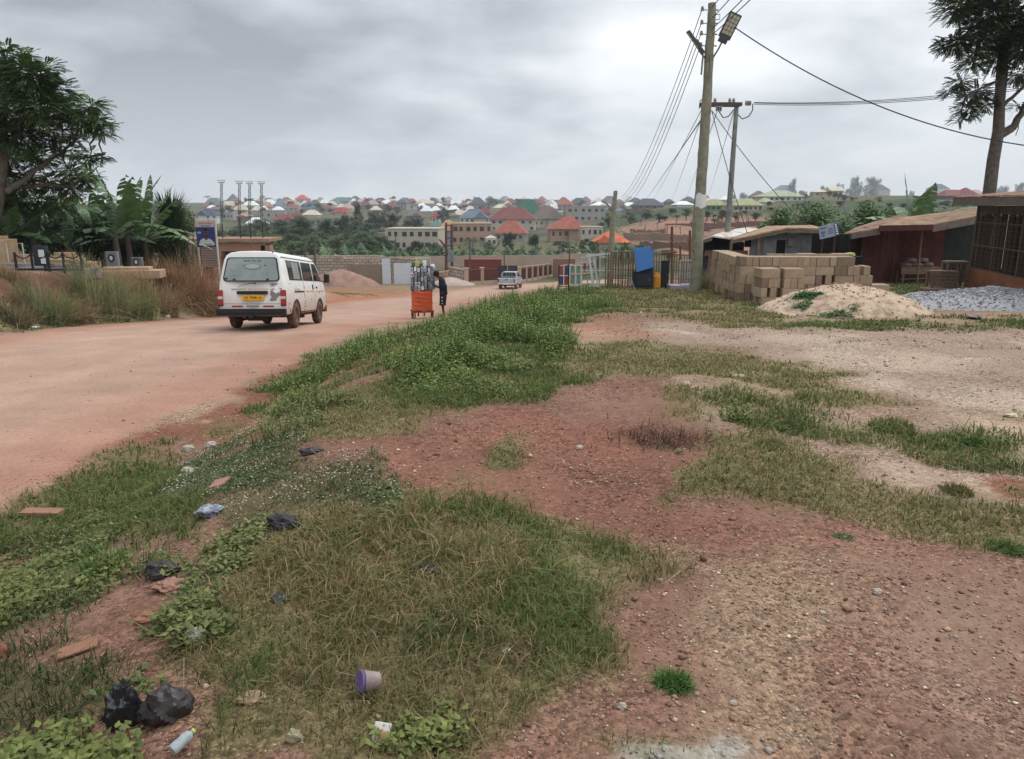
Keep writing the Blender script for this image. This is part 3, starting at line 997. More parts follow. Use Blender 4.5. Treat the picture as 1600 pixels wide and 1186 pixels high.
octf = np.array([[0, 6, 4], [6, 1, 4], [1, 2, 4], [2, 7, 4], [7, 3, 4], [3, 0, 4], [0, 5, 6], [6, 5, 1], [1, 5, 2], [2, 5, 7], [7, 5, 3], [3, 5, 0]])
jit = rng.uniform(.65, 1.3, (n, 8, 3))
yaw = rng.uniform(0, 2 * PI, n)
vv = octv[None] * jit * sz[:, None, None]
cx_, sx_ = np.cos(yaw)[:, None], np.sin(yaw)[:, None]
vx = vv[..., 0] * cx_ - vv[..., 1] * sx_
vy = vv[..., 0] * sx_ + vv[..., 1] * cx_
Zp = ground_z(X, Y) + sz * .22
V = np.stack([vx + X[:, None], vy + Y[:, None], vv[..., 2] + Zp[:, None]], -1).reshape(-1, 3)
T = (np.arange(n)[:, None, None] * 8 + octf[None]).reshape(-1, 3)
pcols = np.array([pc(138, 108, 96), pc(156, 124, 110), pc(172, 144, 128), pc(110, 82, 72), pc(190, 168, 152), pc(214, 202, 188), pc(146, 112, 96)])
pick = rng.choice(len(pcols), n, p=[.24, .22, .18, .14, .12, .04, .06])
gz_ = poly_mask(u, v, SOIL[8][0], 40) > rng.random(n)
C = pcols[pick] * np.array([1, .98, .88]) * rng.uniform(.75, 1.2, (n, 1))
C[gz_] = np.array(pc(166, 158, 150)) * rng.uniform(.6, 1.2, (int(gz_.sum()), 1))
tag(np_mesh('gravel', V, [T], M_PEB, np.repeat(C, 8, axis=0)), 'loose reddish brown gravel scattered on the dirt', 'gravel', kind='stuff')
# ------------------------------------------------------------------ haze (the far town fades)
def build_haze():
 h = MB().box((0, 650, 40), (3400, 1700, 190)).build('haze')
 m = bpy.data.materials.new('haze_air')
 m.use_nodes = True
 nd, lk = m.node_tree.nodes, m.node_tree.links
 nd.clear()
 o = nd.new('ShaderNodeOutputMaterial')
 pv = nd.new('ShaderNodeVolumePrincipled')
 pv.inputs['Color'].default_value = (.86, .92, 1, 1)
 pv.inputs['Density'].default_value = .00024
 lk.new(pv.outputs[0], o.inputs['Volume'])
 h.data.materials.append(m)
 tag(h, 'thin pale haze hanging over the valley', 'haze', kind='stuff')
build_haze()
# ------------------------------------------------------------------ shared materials
def std():
 M('van_paint', pc(228, 228, 224), .38, noise=.05, nscale=4, spec=.5)
 M('rubber', (.022, .019, .018), .85, col2=(.10, .06, .042), nscale=9, thr=(.35, .7))
 M('tyre_dusty', (.05, .035, .028), .9, col2=(.20, .11, .075), nscale=7, thr=(.3, .7))
 M('rim', (.16, .10, .075), .7, metal=.2)
 M('dark_glass', (.012, .014, .016), .08, spec=.6)
 M('grey_glass', pc(150, 160, 158), .25, col2=pc(118, 128, 128), nscale=1.6, spec=.6)
 M('black_plastic', (.018, .018, .018), .6, noise=.3, nscale=12)
 M('tail_red', pc(150, 30, 34), .25, spec=.6)
 M('tail_clear', pc(196, 186, 180), .25, spec=.6)
 M('chassis_dark', (.035, .026, .022), .95)
 M('primer', pc(128, 126, 126), .8, noise=.15, nscale=20)
 M('rust', pc(112, 66, 46), .9, noise=.35, nscale=9, bump=.002)
 M('dark_rust', pc(74, 50, 42), .9, noise=.35, nscale=9)
 M('amber_paint', pc(216, 150, 70), .6)
 M('plate_yellow', pc(222, 168, 30), .5)
 M('plate_black', (.01, .01, .01), .6)
 M('silver_paint', pc(166, 172, 180), .35, metal=.25, noise=.05, spec=.5)
 M('white_plain', pc(222, 222, 220), .7, noise=.06)
std()
def text_mesh(body, size, m, name, parent=None, loc=(0, 0, 0), rot=(0, 0, 0), depth=.002, align='CENTER', xs=1.0):
 cu = bpy.data.curves.new('t', 'FONT')
 cu.body = body
 cu.size = size
 cu.align_x = align
 cu.align_y = 'CENTER'
 cu.extrude = depth
 cu.resolution_u = 2
 t = bpy.data.objects.new('t', cu)
 COL.objects.link(t)
 dg = bpy.context.evaluated_depsgraph_get()
 me = bpy.data.meshes.new_from_object(t.evaluated_get(dg))
 bpy.data.objects.remove(t)
 bpy.data.curves.remove(cu)
 me.materials.clear()
 me.materials.append(m)
 me.name = name
 o = bpy.data.objects.new(name, me)
 COL.objects.link(o)
 o.parent = parent
 o.location = loc
 o.rotation_euler = rot
 o.scale = (xs, 1, 1)
 return o
def wheel(parent, loc, r=.32, w=.2, side=1, rimm='rim'):
 """wheel = part 'wheel' (tyre) with sub-part rim; axle along local X"""
 b = MB()
 b.T = Matrix.Rotation(PI / 2, 4, 'Y')
 b.lathe([(r * .62, -w / 2), (r * .9, -w / 2), (r * .985, -w * .38), (r, -w * .2), (r, w * .2), (r * .985, w * .38), (r * .9, w / 2), (r * .62, w / 2), (r * .6, 0), (r * .62, -w / 2)], 28)
 t = b.build('wheel', MATS['tyre_dusty'], parent, smooth=40)
 t.location = loc
 q = MB()
 q.T = Matrix.Rotation(PI / 2, 4, 'Y') if side > 0 else Matrix.Rotation(-PI / 2, 4, 'Y')
 q.lathe([(r * .63, w * .42), (r * .58, w * .3), (r * .5, w * .1), (r * .28, w * .22), (r * .2, w * .34), (0.001, w * .34)], 24)
 for k in range(8):
  a = 2 * PI * k / 8
  q.cyl((r * .4 * math.cos(a), r * .4 * math.sin(a), w * .08), (r * .4 * math.cos(a), r * .4 * math.sin(a), w * .19), r * .055, 8)
 q.build('rim', MATS[rimm], t, smooth=40)
 return t
def cut(o, cutters):
 """carve openings for real (boolean applied, cutters removed)"""
 for c in cutters:
  md = o.modifiers.new('b', 'BOOLEAN')
  md.operation = 'DIFFERENCE'
  md.object = c
  md.solver = 'EXACT'
 dg = bpy.context.evaluated_depsgraph_get()
 dg.update()
 me = bpy.data.meshes.new_from_object(o.evaluated_get(dg))
 o.modifiers.clear()
 o.data = me
 for c in cutters:
  bpy.data.objects.remove(c)
 return o
# ------------------------------------------------------------------ minibus
def dusty_paint():
 m = MATS['van_paint']
 nd, lk = m.node_tree.nodes, m.node_tree.links
 b = nd['Principled BSDF']
 src = b.inputs['Base Color'].links[0].from_socket
 t = nd.new('ShaderNodeTexCoord')
 s = nd.new('ShaderNodeSeparateXYZ')
 lk.new(t.outputs['Object'], s.inputs[0])
 n = nd.new('ShaderNodeTexNoise')
 n.inputs['Scale'].default_value = 3.0
 n.inputs['Detail'].default_value = 8
 n.inputs['Roughness'].default_value = .7
 lk.new(t.outputs['Object'], n.inputs['Vector'])
 r = nd.new('ShaderNodeMapRange')
 r.inputs['From Min'].default_value = 1.25
 r.inputs['From Max'].default_value = .3
 r.inputs['To Min'].default_value = -.25
 r.inputs['To Max'].default_value = .62
 lk.new(s.outputs[2], r.inputs[0])
 a = nd.new('ShaderNodeMath')
 a.operation = 'MULTIPLY_ADD'
 a.use_clamp = True
 lk.new(n.outputs[0], a.inputs[0])
 a.inputs[1].default_value = .55
 lk.new(r.outputs[0], a.inputs[2])
 sb = nd.new('ShaderNodeMath')
 sb.operation = 'SUBTRACT'
 sb.use_clamp = True
 sb.inputs[1].default_value = .2
 lk.new(a.outputs[0], sb.inputs[0])
 mx = nd.new('ShaderNodeMix')
 mx.data_type = 'RGBA'
 lk.new(sb.outputs[0], mx.inputs[0])
 lk.new(src, mx.inputs[6])
 mx.inputs[7].default_value = (*pc(176, 138, 112), 1)
 lk.new(mx.outputs[2], b.inputs['Base Color'])
def make_minibus():
 dusty_paint()
 base = on_ground(396, 18.7)
 t = thing('minibus', 'battered white minibus driving away along the red dirt road', 'minibus', base, RAD(1.5))
 W = .845
 ring = [(0, .34), (W * .80, .34), (W * .95, .38), (W * .985, .50), (W, .72), (W * .995, .95), (W * .965, 1.16), (W * .94, 1.25), (W * .895, 1.52), (W * .845, 1.76), (W * .79, 1.86), (W * .66, 1.925), (W * .4, 1.955), (0, 1.965)]
 def yr(z):
  return 0 if z < 1.15 else (z - 1.15) ** 1.25 * .27
 def yf(z):
  return float(np.interp(z, [.3, .5, .9, 1.12, 1.25, 1.86, 1.97], [4.5, 4.66, 4.66, 4.6, 4.42, 3.72, 3.5]))
 ss = [0, .004, .014, .03] + [i / 20 for i in range(1, 20)] + [.965, .985, .995, 1]
 sc_ = [.90, .955, .985, 1.0] + [1.0] * 19 + [.99, .965, .93, .88]
 full = [(x, z) for x, z in ring] + [(-x, z) for x, z in ring[-2:0:-1]]
 b = MB()
 vs, fs = [], []
 for s_, k in zip(ss, sc_):
  for x, z in full:
   zz_ = z if z < 1.8 else z - (1 - k) * .45
   vs.append((x * k, yr(z) + (yf(z) - yr(z)) * s_, zz_))
 n = len(full)
 for i in range(len(ss) - 1):
  for j in range(n):
   j2 = (j + 1) % n
   fs.append((i * n + j, i * n + j2, (i + 1) * n + j2, (i + 1) * n + j))
 fs.append(tuple(range(n))[::-1])
 fs.append(tuple((len(ss) - 1) * n + j for j in range(n)))
 b.add(vs, fs)
 body = b.build('body', MATS['van_paint'], None)
 cutters = []
 for y in (1.02, 3.72):
  c = MB().cyl((-1.2, y, .33), (1.2, y, .33), .41, 32).build('c')
  cutters.append(c)
 body = cut(body, cutters)
 body.parent = t
 body.data.materials.clear()
 body.data.materials.append(MATS['van_paint'])
 body.data.polygons.foreach_set('use_smooth', [True] * len(body.data.polygons))
 body.data.set_sharp_from_angle(angle=RAD(32))
 def xs(z):
  return float(np.interp(z, [r[1] for r in ring[1:]], [r[0] for r in ring[1:]]))
 def side(name, pts, off, m, sgn=1, parent=t, thick=.006):
  """panel hugging the body side, outline pts (y, z), cut into rows"""
  zs = sorted(set([p[1] for p in pts] + list(np.linspace(min(p[1] for p in pts), max(p[1] for p in pts), 7))))
  mb = MB()
  rows = []
  for z in zs:
   ys = []
   for (y0, z0), (y1, z1) in zip(pts, pts[1:] + pts[:1]):
    if (z0 <= z <= z1 or z1 <= z <= z0) and z0 != z1:
     ys.append(y0 + (y1 - y0) * (z - z0) / (z1 - z0))
    elif z0 == z1 == z:
     ys += [y0, y1]
   rows.append((z, min(ys), max(ys)))
  for (z0, a0, b0), (z1, a1, b1) in zip(rows[:-1], rows[1:]):
   q = [(sgn * (xs(z) + off), y, z) for z, y in ((z0, a0), (z0, b0), (z1, b1), (z1, a1))]
   q2 = [(p[0] - sgn * thick, p[1], p[2]) for p in q]
   mb.add(q + q2, [(0, 1, 2, 3), (7, 6, 5, 4), (0, 4, 5, 1), (1, 5, 6, 2), (2, 6, 7, 3), (3, 7, 4, 0)])
  return mb.build(name, m, parent)
 def rear(name, pts, off, m, parent=t, thick=.01):
  mb = MB()
  n_ = len(pts)
  q = [(x, yr(z) - off, z) for x, z in pts] + [(x, yr(z) - off + thick, z) for x, z in pts]
  mb.add(q, [tuple(range(n_)), tuple(range(n_, 2 * n_))[::-1]] + [(i, n_ + i, n_ + (i + 1) % n_, (i + 1) % n_) for i in range(n_)])
  return mb.build(name, m, parent)
 def rrect(x0, z0, x1, z1, r, k=.0):
  pts = []
  for cx, cz, a0 in ((x1 - r, z0 + r, -90), (x1 - r - k, z1 - r, 0), (x0 + r + k, z1 - r, 90), (x0 + r, z0 + r, 180)):
   for a in range(0, 91, 18):
    pts.append((cx + r * math.cos(RAD(a0 + a)), cz + r * math.sin(RAD(a0 + a))))
  return pts
 rear('window_seal', rrect(-.70, 1.20, .70, 1.80, .09, .07), .004, MATS['black_plastic'])
 rw = rear('rear_window', rrect(-.665, 1.225, .665, 1.775, .075, .07), .011, MATS['grey_glass'])
 # faded sticker, letters and specks on the rear glass
 el = [(.02 + .21 * math.cos(a), 1.575 + .075 * math.sin(a)) for a in np.linspace(0, 2 * PI, 28, endpoint=False)]
 rear('sticker', el, .016, M('sticker_grey', pc(126, 138, 136), .5), rw, .004)
 rear('sticker', [(.02 + (x - .02) * .8, 1.575 + (z - 1.575) * .72) for x, z in el], .0185, M('sticker_pale', pc(158, 168, 166), .5), rw, .002)
 for i in range(13):
  if i not in (5, 9):
   rear('sticker_letter', [(-.2 + i * .034, 1.70), (-.178 + i * .034, 1.70), (-.178 + i * .034, 1.722), (-.2 + i * .034, 1.722)], .016, MATS['black_plastic'], rw, .004)
 for x, z, r in ((-.62, 1.27, .04), (-.42, 1.25, .035), (.4, 1.25, .04), (.27, 1.42, .012), (.33, 1.6, .022), (-.2, 1.6, .016), (-.5, 1.5, .01)):
  rear('scratch', [(x - r, z - r * .5), (x + r * 1.3, z - r * .4), (x + r * .4, z + r * .7), (x - r * .7, z + r * .5)], .0155, MATS['black_plastic'], rw, .004)
 # tailgate
 rear('tailgate_seam', [(-.74, .645), (.74, .645), (.74, .652), (-.74, .652)], .003, MATS['black_plastic'])
 rear('garnish', rrect(-.36, .88, .40, .965, .02), .03, MATS['black_plastic'], thick=.03)
 pl = rear('number_plate', rrect(-.24, .735, .30, .862, .01), .022, MATS['plate_yellow'], thick=.02)
 text_mesh('AS 7068-16', .105, MATS['plate_black'], 'plate_lettering', pl, (.03, -.0245, .798), (PI / 2, 0, 0), .0015, xs=.86)
 wp = MB().tube([(.10, -.022, 1.155), (-.02, -.03, 1.15), (-.18, -.02, 1.12), (-.34, -.012, 1.06)], [.012, .009, .007, .005], 6)
 wp.cyl((.10, .0, 1.155), (.10, -.03, 1.155), .02, 10)
 wp.build('wiper', MATS['black_plastic'], t)
 # peeled paint patch, chips and lettering stripe
 pp = [(.44, .73), (.50, .71), (.60, .73), (.63, .80), (.68, .84), (.735, .86), (.735, .93), (.66, .93), (.60, .90), (.55, .93), (.50, .985), (.47, .96), (.45, .90), (.47, .84), (.49, .80), (.45, .77)]
 rear('peeled_paint', pp, .0045, MATS['primer'])
 rear('peeled_paint', [(.44, 1.13), (.52, 1.16), (.64, 1.16), (.66, 1.14), (.58, 1.11), (.52, 1.09)], .0045, MATS['primer'])
 rear('dent_mark', [(.66, 1.055), (.73, 1.03), (.76, .98), (.74, 1.0), (.70, 1.035)], .0045, MATS['black_plastic'])
 rear('dent_mark', [(.44, 1.0), (.57, 1.005), (.57, 1.018), (.52, 1.02)], .0045, MATS['black_plastic'])
 for i in range(24):
  x = -.5 + i * .038
  if random.random() < .8:
   rear('stripe_letter', [(x, 1.0), (x + .026, 1.0), (x + .026, 1.022 + random.uniform(0, .006)), (x, 1.022)], .0045, MATS['amber_paint'] if i > 6 else MATS['primer'])
 for x0, x1 in ((-.50, -.24), (.27, .53)):
  rear('reflector', [(x0, .565), (x1, .565), (x1 + .01, .585), (x1, .605), (x0 + .02, .605), (x0 - .01, .59)], .006, MATS['tail_red'])
 for i in range(9):
  x = -.14 + i * .035
  rear('paint_chip', [(x, .57 + random.uniform(0, .02)), (x + .02, .565), (x + .028, .6), (x + .008, .61)], .0045, MATS['primer'])
 # tail lights wrap the corners
 for sx_ in (-1, 1):
  tl = MB().box((sx_ * .775, .012, .79), (.135, .06, .40)).build('tail_light', MATS['tail_red'], t, bevel=.012)
  MB().box((sx_ * .775, -.0195, .80), (.125, .006, .065)).build('clear_lens', MATS['tail_clear'], tl)
  MB().box((sx_ * .775, -.0195, .59 + .02), (.125, .004, .03)).build('lower_seam', MATS['black_plastic'], tl)
 bm_ = MB().box((0, -.07, .44), (1.70, .16, .17))
 bm_.box((0, -.155, .44), (1.55, .02, .05))
 bm_.box((.0, -.1, .35), (.12, .12, .1)).build('bumper', MATS['black_plastic'], t, bevel=.03)
 MB().cyl((.55, .02, 1.9), (.55, .03, 1.94), .012, 6).build('roof_stud', MATS['black_plastic'], t)
 # sides: sliding-door window, quarter window, cab window
 for sg in (1, -1):
  for nm, pts in (('side_window', [(.55, 1.24), (1.86, 1.24), (1.86, 1.74), (.50, 1.74)]),
      ('side_window', [(1.98, 1.24), (3.08, 1.24), (3.05, 1.74), (1.98, 1.74)]),
      ('door_window', [(3.20, 1.24), (4.18, 1.24), (3.62, 1.74), (3.20, 1.74)])):
   fr = side(nm, pts, .006, MATS['black_plastic'], sg)
   cy = sum(p[0] for p in pts) / 4
   ins = [(cy + (y - cy) * .95, 1.49 + (z - 1.49) * .90) for y, z in pts]
   side('pane', ins, .012, MATS['dark_glass'], sg, fr)
  # sliding half of the rear side window, sky reflection painted in as pale grey
  side('sliding_pane', [(.98, 1.27), (1.60, 1.27), (1.58, 1.71), (.96, 1.71)], .018, MATS['grey_glass'], sg)
  side('door_seam', [(1.90, .42), (1.92, .42), (1.92, 1.80), (1.90, 1.80)], .003, MATS['dark_rust'], sg)
  side('door_seam', [(3.13, .42), (3.145, .42), (3.145, 1.80), (3.13, 1.80)], .003, MATS['dark_rust'], sg)
  side('door_rail', [(.35, .925), (1.88, .925), (1.88, .965), (.35, .965)] if sg < 0 else [(.85, .925), (1.88, .925), (1.88, .965), (.85, .965)], .008, MATS['dark_rust'], sg)
  side('gutter_trim', [(.20, 1.80), (3.6, 1.80), (3.6, 1.815), (.20, 1.815)], .012, MATS['black_plastic'], sg, thick=.03)
  side('door_handle', [(2.86, 1.0), (2.93, 1.0), (2.93, 1.14), (2.86, 1.14)], .02, MATS['black_plastic'], sg, thick=.02)
  side('door_handle', [(3.3, 1.03), (3.42, 1.03), (3.42, 1.09), (3.3, 1.09)], .02, MATS['black_plastic'], sg, thick=.02)
  for i in range(13):
   y = .9 + i * .045
   if random.random() < .75:
    side('stripe_letter', [(y, .98), (y + .03, .98), (y + .03, 1.02 + (.07 if i == 4 else 0)), (y, 1.02)], .004, MATS['amber_paint'], sg)
  for y0, y1 in ((2.05, 2.5), (2.55, 3.08), (3.2, 4.3)):
   side('stripe', [(y0, .935), (y1, .935), (y1 - .03, .965), (y0 + .02, .97)], .004, MATS['amber_paint'], sg)
  rr_ = random.Random(5)
  for i in range(26):
   y = rr_.choice([rr_.uniform(1.5, 3.1), rr_.uniform(1.9, 2.0), rr_.uniform(3.3, 4.5), rr_.uniform(.05, .5)])
   z = rr_.uniform(.40, .80) if rr_.random() < .75 else rr_.uniform(.8, 1.15)
   a = rr_.uniform(.012, .035)
   if abs(y - 1.02) < .46 and z < .8 or abs(y - 3.72) < .46 and z < .8:
    continue
   side('rust_spot', [(y - a, z), (y + a * .8, z - a * .3), (y + a, z + a), (y - a * .5, z + a * 1.2)], .0035, MATS['dark_rust'], sg)
  side('sill_rust', [(1.5, .385), (3.25, .385), (3.25, .41), (1.5, .415)], .004, MATS['dark_rust'], sg)
  # dark wheel wells with rusty lips
  for y in (1.02, 3.72):
   w = MB()
   a = [RAD(q) for q in range(0, 181, 12)]
   w.tube([(sg * (W - .012), y + .415 * math.cos(q), .33 + .415 * math.sin(q)) for q in a], .018, 6)
   w.build('arch_lip', MATS['dark_rust'], t, smooth=60)
 MB().box((0, 2.3, .36), (1.45, 4.0, .12)).box((.1, .25, .28), (.5, .3, .12)).cyl((-.35, -.02, .25), (-.35, .8, .25), .035, 8).cyl((-.8, 1.02, .32), (.8, 1.02, .32), .05, 8).build('underbody', MATS['chassis_dark'], t)
 MB().box((0, 3.0, .26), (.12, 1.0, .08)).box((.45, 2.4, .28), (.3, .8, .14)).build('exhaust', MATS['chassis_dark'], t)
 for y in (1.02, 3.72):
  wheel(t, (.745, y, .325), .325, .19, 1)
  wheel(t, (-.745, y, .325), .325, .19, -1)
 for sg in (1, -1):
  mr = MB().box((sg * (W + .14), 4.05, 1.33), (.16, .07, .26)).build('wing_mirror', MATS['black_plastic'], t, bevel=.02)
  MB().tube([(sg * (W - .06), 4.12, 1.25), (sg * (W + .1), 4.08, 1.22), (sg * (W + .14), 4.06, 1.25)], .014, 6).build('arm', MATS['black_plastic'], mr)
 MB().box((0, 4.7, .42), (1.64, .14, .2)).build('front_bumper', MATS['rust'], t, bevel=.03)
 ws = MB().grid(lambda a, b_: ((-1 + 2 * a) * (.72 - .08 * b_), yf(1.28 + .5 * b_) + .012, 1.28 + .5 * b_), 6, 6)
 ws.build('windscreen', MATS['dark_glass'], t)
 # tilt with the road
 y0 = base.y
 t.rotation_euler = (math.atan2(gz1(base.x, y0 + 3.7, False) - gz1(base.x, y0 + 1.0, False), 2.7), 0, RAD(1.5))
 t.location.z = gz1(base.x, y0 + 1.0, False) - math.sin(t.rotation_euler[0]) * 1.02 + .005
 return t
make_minibus()
# ------------------------------------------------------------------ pick-up
def make_pickup():
 base = on_ground(791, 76)
 t = thing('pickup_truck', 'silver double cab pickup driving away on the far bend of the dirt road', 'pickup', base, 0)
 W = .9
 sm = MATS['silver_paint']
 b = MB()
 prof_ = [(0.0, .50), (.0, .62), (-.02, 1.08), (.05, 1.13), (1.62, 1.15), (1.66, 1.16), (4.0, 1.16), (4.5, 1.10), (4.98, 1.0), (5.08, .85), (5.08, .52), (4.75, .50), (4.5, .82), (3.95, .82), (3.7, .45), (1.75, .45), (1.5, .84), (.95, .84), (.7, .50)]
 b.extr([(-W, y, z) for y, z in prof_], (2 * W, 0, 0))
 b.build('body', sm, t, bevel=.05, seg=3)
 # bed is not hollowed out: dark sheet paints in the shade of its recess
 MB().box((0, .85, 1.158), (1.56, 1.42, .02)).build('bed', MATS['chassis_dark'], t)
 cb = MB()
 lo = [(-.86, 1.68, 1.14), (.86, 1.68, 1.14), (.86, 4.05, 1.14), (-.86, 4.05, 1.14)]
 hi = [(-.68, 1.86, 1.72), (.68, 1.86, 1.72), (.68, 3.25, 1.74), (-.68, 3.25, 1.74)]
 cb.add(lo + hi, [(0, 1, 2, 3)[::-1], (4, 5, 6, 7), (0, 1, 5, 4), (1, 2, 6, 5), (2, 3, 7, 6), (3, 0, 4, 7)])
 cb.build('cab', sm, t, bevel=.06, seg=3)
 def lerpq(a, b_, k):
  return Vector(a) * (1 - k) + Vector(b_) * k
 # rear glass
 rg = MB().add([(-.70, 1.70, 1.24), (.70, 1.70, 1.24), (.60, 1.80, 1.62), (-.60, 1.80, 1.62)], [(0, 1, 2, 3)])
 rg.build('rear_window', MATS['dark_glass'], t)
 for x in (-.3, 0, .3):
  MB().cyl((x, 1.68, 1.22), (x * .9, 1.78, 1.64), .016, 6).build('guard_bar', sm, t)
 MB().tube([(-.80, 1.55, 1.14), (-.72, 1.55, 1.6), (-.6, 1.56, 1.68), (.6, 1.56, 1.68), (.72, 1.55, 1.6), (.80, 1.55, 1.14)], .03, 8).build('roll_bar', sm, t, smooth=60)
 for sg in (1, -1):
  for q in ([(1.95, 1.22), (2.62, 1.22), (2.62, 1.64), (2.1, 1.64)], [(2.72, 1.22), (3.85, 1.22), (3.22, 1.64), (2.72, 1.64)]):
   pts = []
   for y, z in q:
    x = .86 - .18 * (z - 1.14) / .59 + .012
    pts.append((sg * x, y, z))
   MB().add(pts, [(0, 1, 2, 3) if sg > 0 else (3, 2, 1, 0)]).build('side_window', MATS['dark_glass'], t)
  MB().box((sg * .80, -.02, .90), (.14, .06, .34)).build('tail_light', MATS['tail_red'], t, bevel=.02)
  mr = MB().box((sg * 1.0, 3.75, 1.22), (.2, .1, .16)).build('wing_mirror', MATS['black_plastic'], t, bevel=.02)
  for y in (1.22, 4.22):
   MB().tube([(sg * (W + .005), y + .42 * math.cos(RAD(q)), .42 + .42 * math.sin(RAD(q))) for q in range(-5, 186, 19)], .045, 6).build('fender_flare', sm, t, smooth=60)
   wheel(t, (sg * .8, y, .37), .37, .24, sg, 'rim')
  MB().box((sg * (W + .006), 2.68, .95), (.01, .02, .5)).build('door_seam', MATS['black_plastic'], t)
 MB().box((0, -.1, .56), (1.7, .16, .16)).build('bumper', M('chrome_dull', pc(196, 196, 196), .3, metal=.5), t, bevel=.03)
 MB().box((0, -.186, .56), (.5, .012, .11)).build('number_plate', MATS['white_plain'], t)
 MB().box((0, -.025, .98), (.3, .02, .06)).build('tailgate_handle', MATS['black_plastic'], t)
 MB().box((0, 2.6, .42), (1.3, 4.4, .16)).build('underbody', MATS['chassis_dark'], t)
 d = Vector((gz1(base.x + .5, 86) - gz1(base.x - .5, 86), 0, 0))
 t.rotation_euler = (math.atan2(gz1(-.5, 84) - gz1(-.5, 79), 5), 0, RAD(-9))
 return t
make_pickup()
# ------------------------------------------------------------------ figure building
def skin(name, pts, edges, radii, m, parent, root=0, sub=2):
 me = bpy.data.meshes.new(name)
 me.from_pydata([tuple(p) for p in pts], edges, [])
 o = bpy.data.objects.new(name, me)
 COL.objects.link(o)
 sk = o.modifiers.new('skin', 'SKIN')
 for i, v_ in enumerate(me.skin_vertices[0].data):
  r = radii[i]
  v_.radius = r if isinstance(r, tuple) else (r, r)
  v_.use_root = (i == root)
 su = o.modifiers.new('sub', 'SUBSURF')
 su.levels = su.render_levels = sub
 dg = bpy.context.evaluated_depsgraph_get()
 dg.update()
 me2 = bpy.data.meshes.new_from_object(o.evaluated_get(dg))
 bpy.data.objects.remove(o)
 me2.materials.clear()
 me2.materials.append(m)
 me2.name = name
 me2.polygons.foreach_set('use_smooth', [True] * len(me2.polygons))
 q = bpy.data.objects.new(name, me2)
 COL.objects.link(q)
 q.parent = parent
 return q
def make_person():
 g_ = on_ground(691, 27.4)
 t = thing('person', 'person in a dark jacket and patterned shorts standing with bowed head beside the trolley', 'person', g_ + Vector((0, 0, -.01)), 0)
 skinm = M('dark_skin', pc(74, 50, 42), .55, spec=.35)
 # faces -X; X forward is negative. legs
 J = {
  'pelvis': (.05, 0, .88), 'spine': (.07, 0, 1.05), 'chest': (.03, 0, 1.26), 'neck': (-.05, 0, 1.43), 'head0': (-.12, 0, 1.49), 'head1': (-.185, 0, 1.56), 'head2': (-.20, 0, 1.60),
  'hipL': (.05, .09, .84), 'kneeL': (.01, .11, .47), 'ankL': (.05, .11, .09), 'toeL': (-.12, .13, .035),
  'hipR': (.05, -.09, .84), 'kneeR': (.03, -.10, .47), 'ankR': (.07, -.09, .09), 'toeR': (-.09, -.12, .035),
  'shL': (.03, .17, 1.36), 'elL': (.08, .21, 1.09), 'wrL': (-.15, .10, 1.10), 'haL': (-.21, .06, 1.13),
  'shR': (.03, -.17, 1.36), 'elR': (.08, -.21, 1.09), 'wrR': (-.15, -.09, 1.10), 'haR': (-.21, -.05, 1.12)}
 names = list(J)
 E = [('pelvis', 'spine'), ('spine', 'chest'), ('chest', 'neck'), ('neck', 'head0'), ('head0', 'head1'), ('head1', 'head2'),
   ('pelvis', 'hipL'), ('hipL', 'kneeL'), ('kneeL', 'ankL'), ('ankL', 'toeL'), ('pelvis', 'hipR'), ('hipR', 'kneeR'), ('kneeR', 'ankR'), ('ankR', 'toeR'),
   ('chest', 'shL'), ('shL', 'elL'), ('elL', 'wrL'), ('wrL', 'haL'), ('chest', 'shR'), ('shR', 'elR'), ('elR', 'wrR'), ('wrR', 'haR')]
 Rr_ = dict(pelvis=(.12, .14), spine=(.10, .12), chest=(.115, .15), neck=.052, head0=.07, head1=.092, head2=.085, hipL=.085, hipR=.085, kneeL=.055, kneeR=.055, ankL=.036, ankR=.036, toeL=.035, toeR=.035,
    shL=.06, shR=.06, elL=.042, elR=.042, wrL=.027, wrR=.027, haL=(.022, .036), haR=(.022, .036))
 body = skin('body', [J[n] for n in names], [(names.index(a), names.index(b)) for a, b in E], [Rr_[n] for n in names], skinm, t)
 # nose, ears
 f = MB()
 f.tube([(-.285, 0, 1.56), (-.30, 0, 1.535), (-.285, 0, 1.525)], [.008, .016, .01], 6)
 for s in (-1, 1):
  f.tube([(-.19, s * .085, 1.57), (-.19, s * .10, 1.555), (-.20, s * .088, 1.53)], [.008, .016, .008], 6)
 f.build('face_features', skinm, t, smooth=60)
 # fingers of both hands closed round a phone
 fg = MB()
 for s in (-1, 1):
  for k in range(4):
   y0 = s * (.035 + .004 * k)
   z0 = 1.085 + .022 * k
   L = (.05, .062, .066, .055)[k]
   fg.tube([(-.215, s * .055, z0), (-.215 - L * .5, s * .05, z0 + .006), (-.22 - L * .75, s * .03, z0 + .012), (-.215 - L * .6, s * .012, z0 + .014)], [.010, .009, .008, .006], 6)
  fg.tube([(-.19, s * .05, 1.15), (-.215, s * .03, 1.175), (-.235, s * .015, 1.18)], [.012, .010, .008], 6)
 fg.build('fingers', skinm, t, smooth=60)
 hair = MB().lathe([(.0, .115), (.05, .105), (.085, .075), (.105, .02), (.103, -.03), (.09, -.06)], 20)
 h = hair.build('hair', M('black_hair', (.008, .007, .007), .9), t, smooth=60)
 h.location = (-.175, 0, 1.575)
 h.rotation_euler = (0, RAD(-34), 0)
 jm = M('navy_jacket', pc(34, 38, 54), .85, noise=.2, nscale=14)
 jk = ['hem', 'waist', 'ch', 'col', 'sL', 'eL', 'wL', 'sR', 'eR', 'wR']
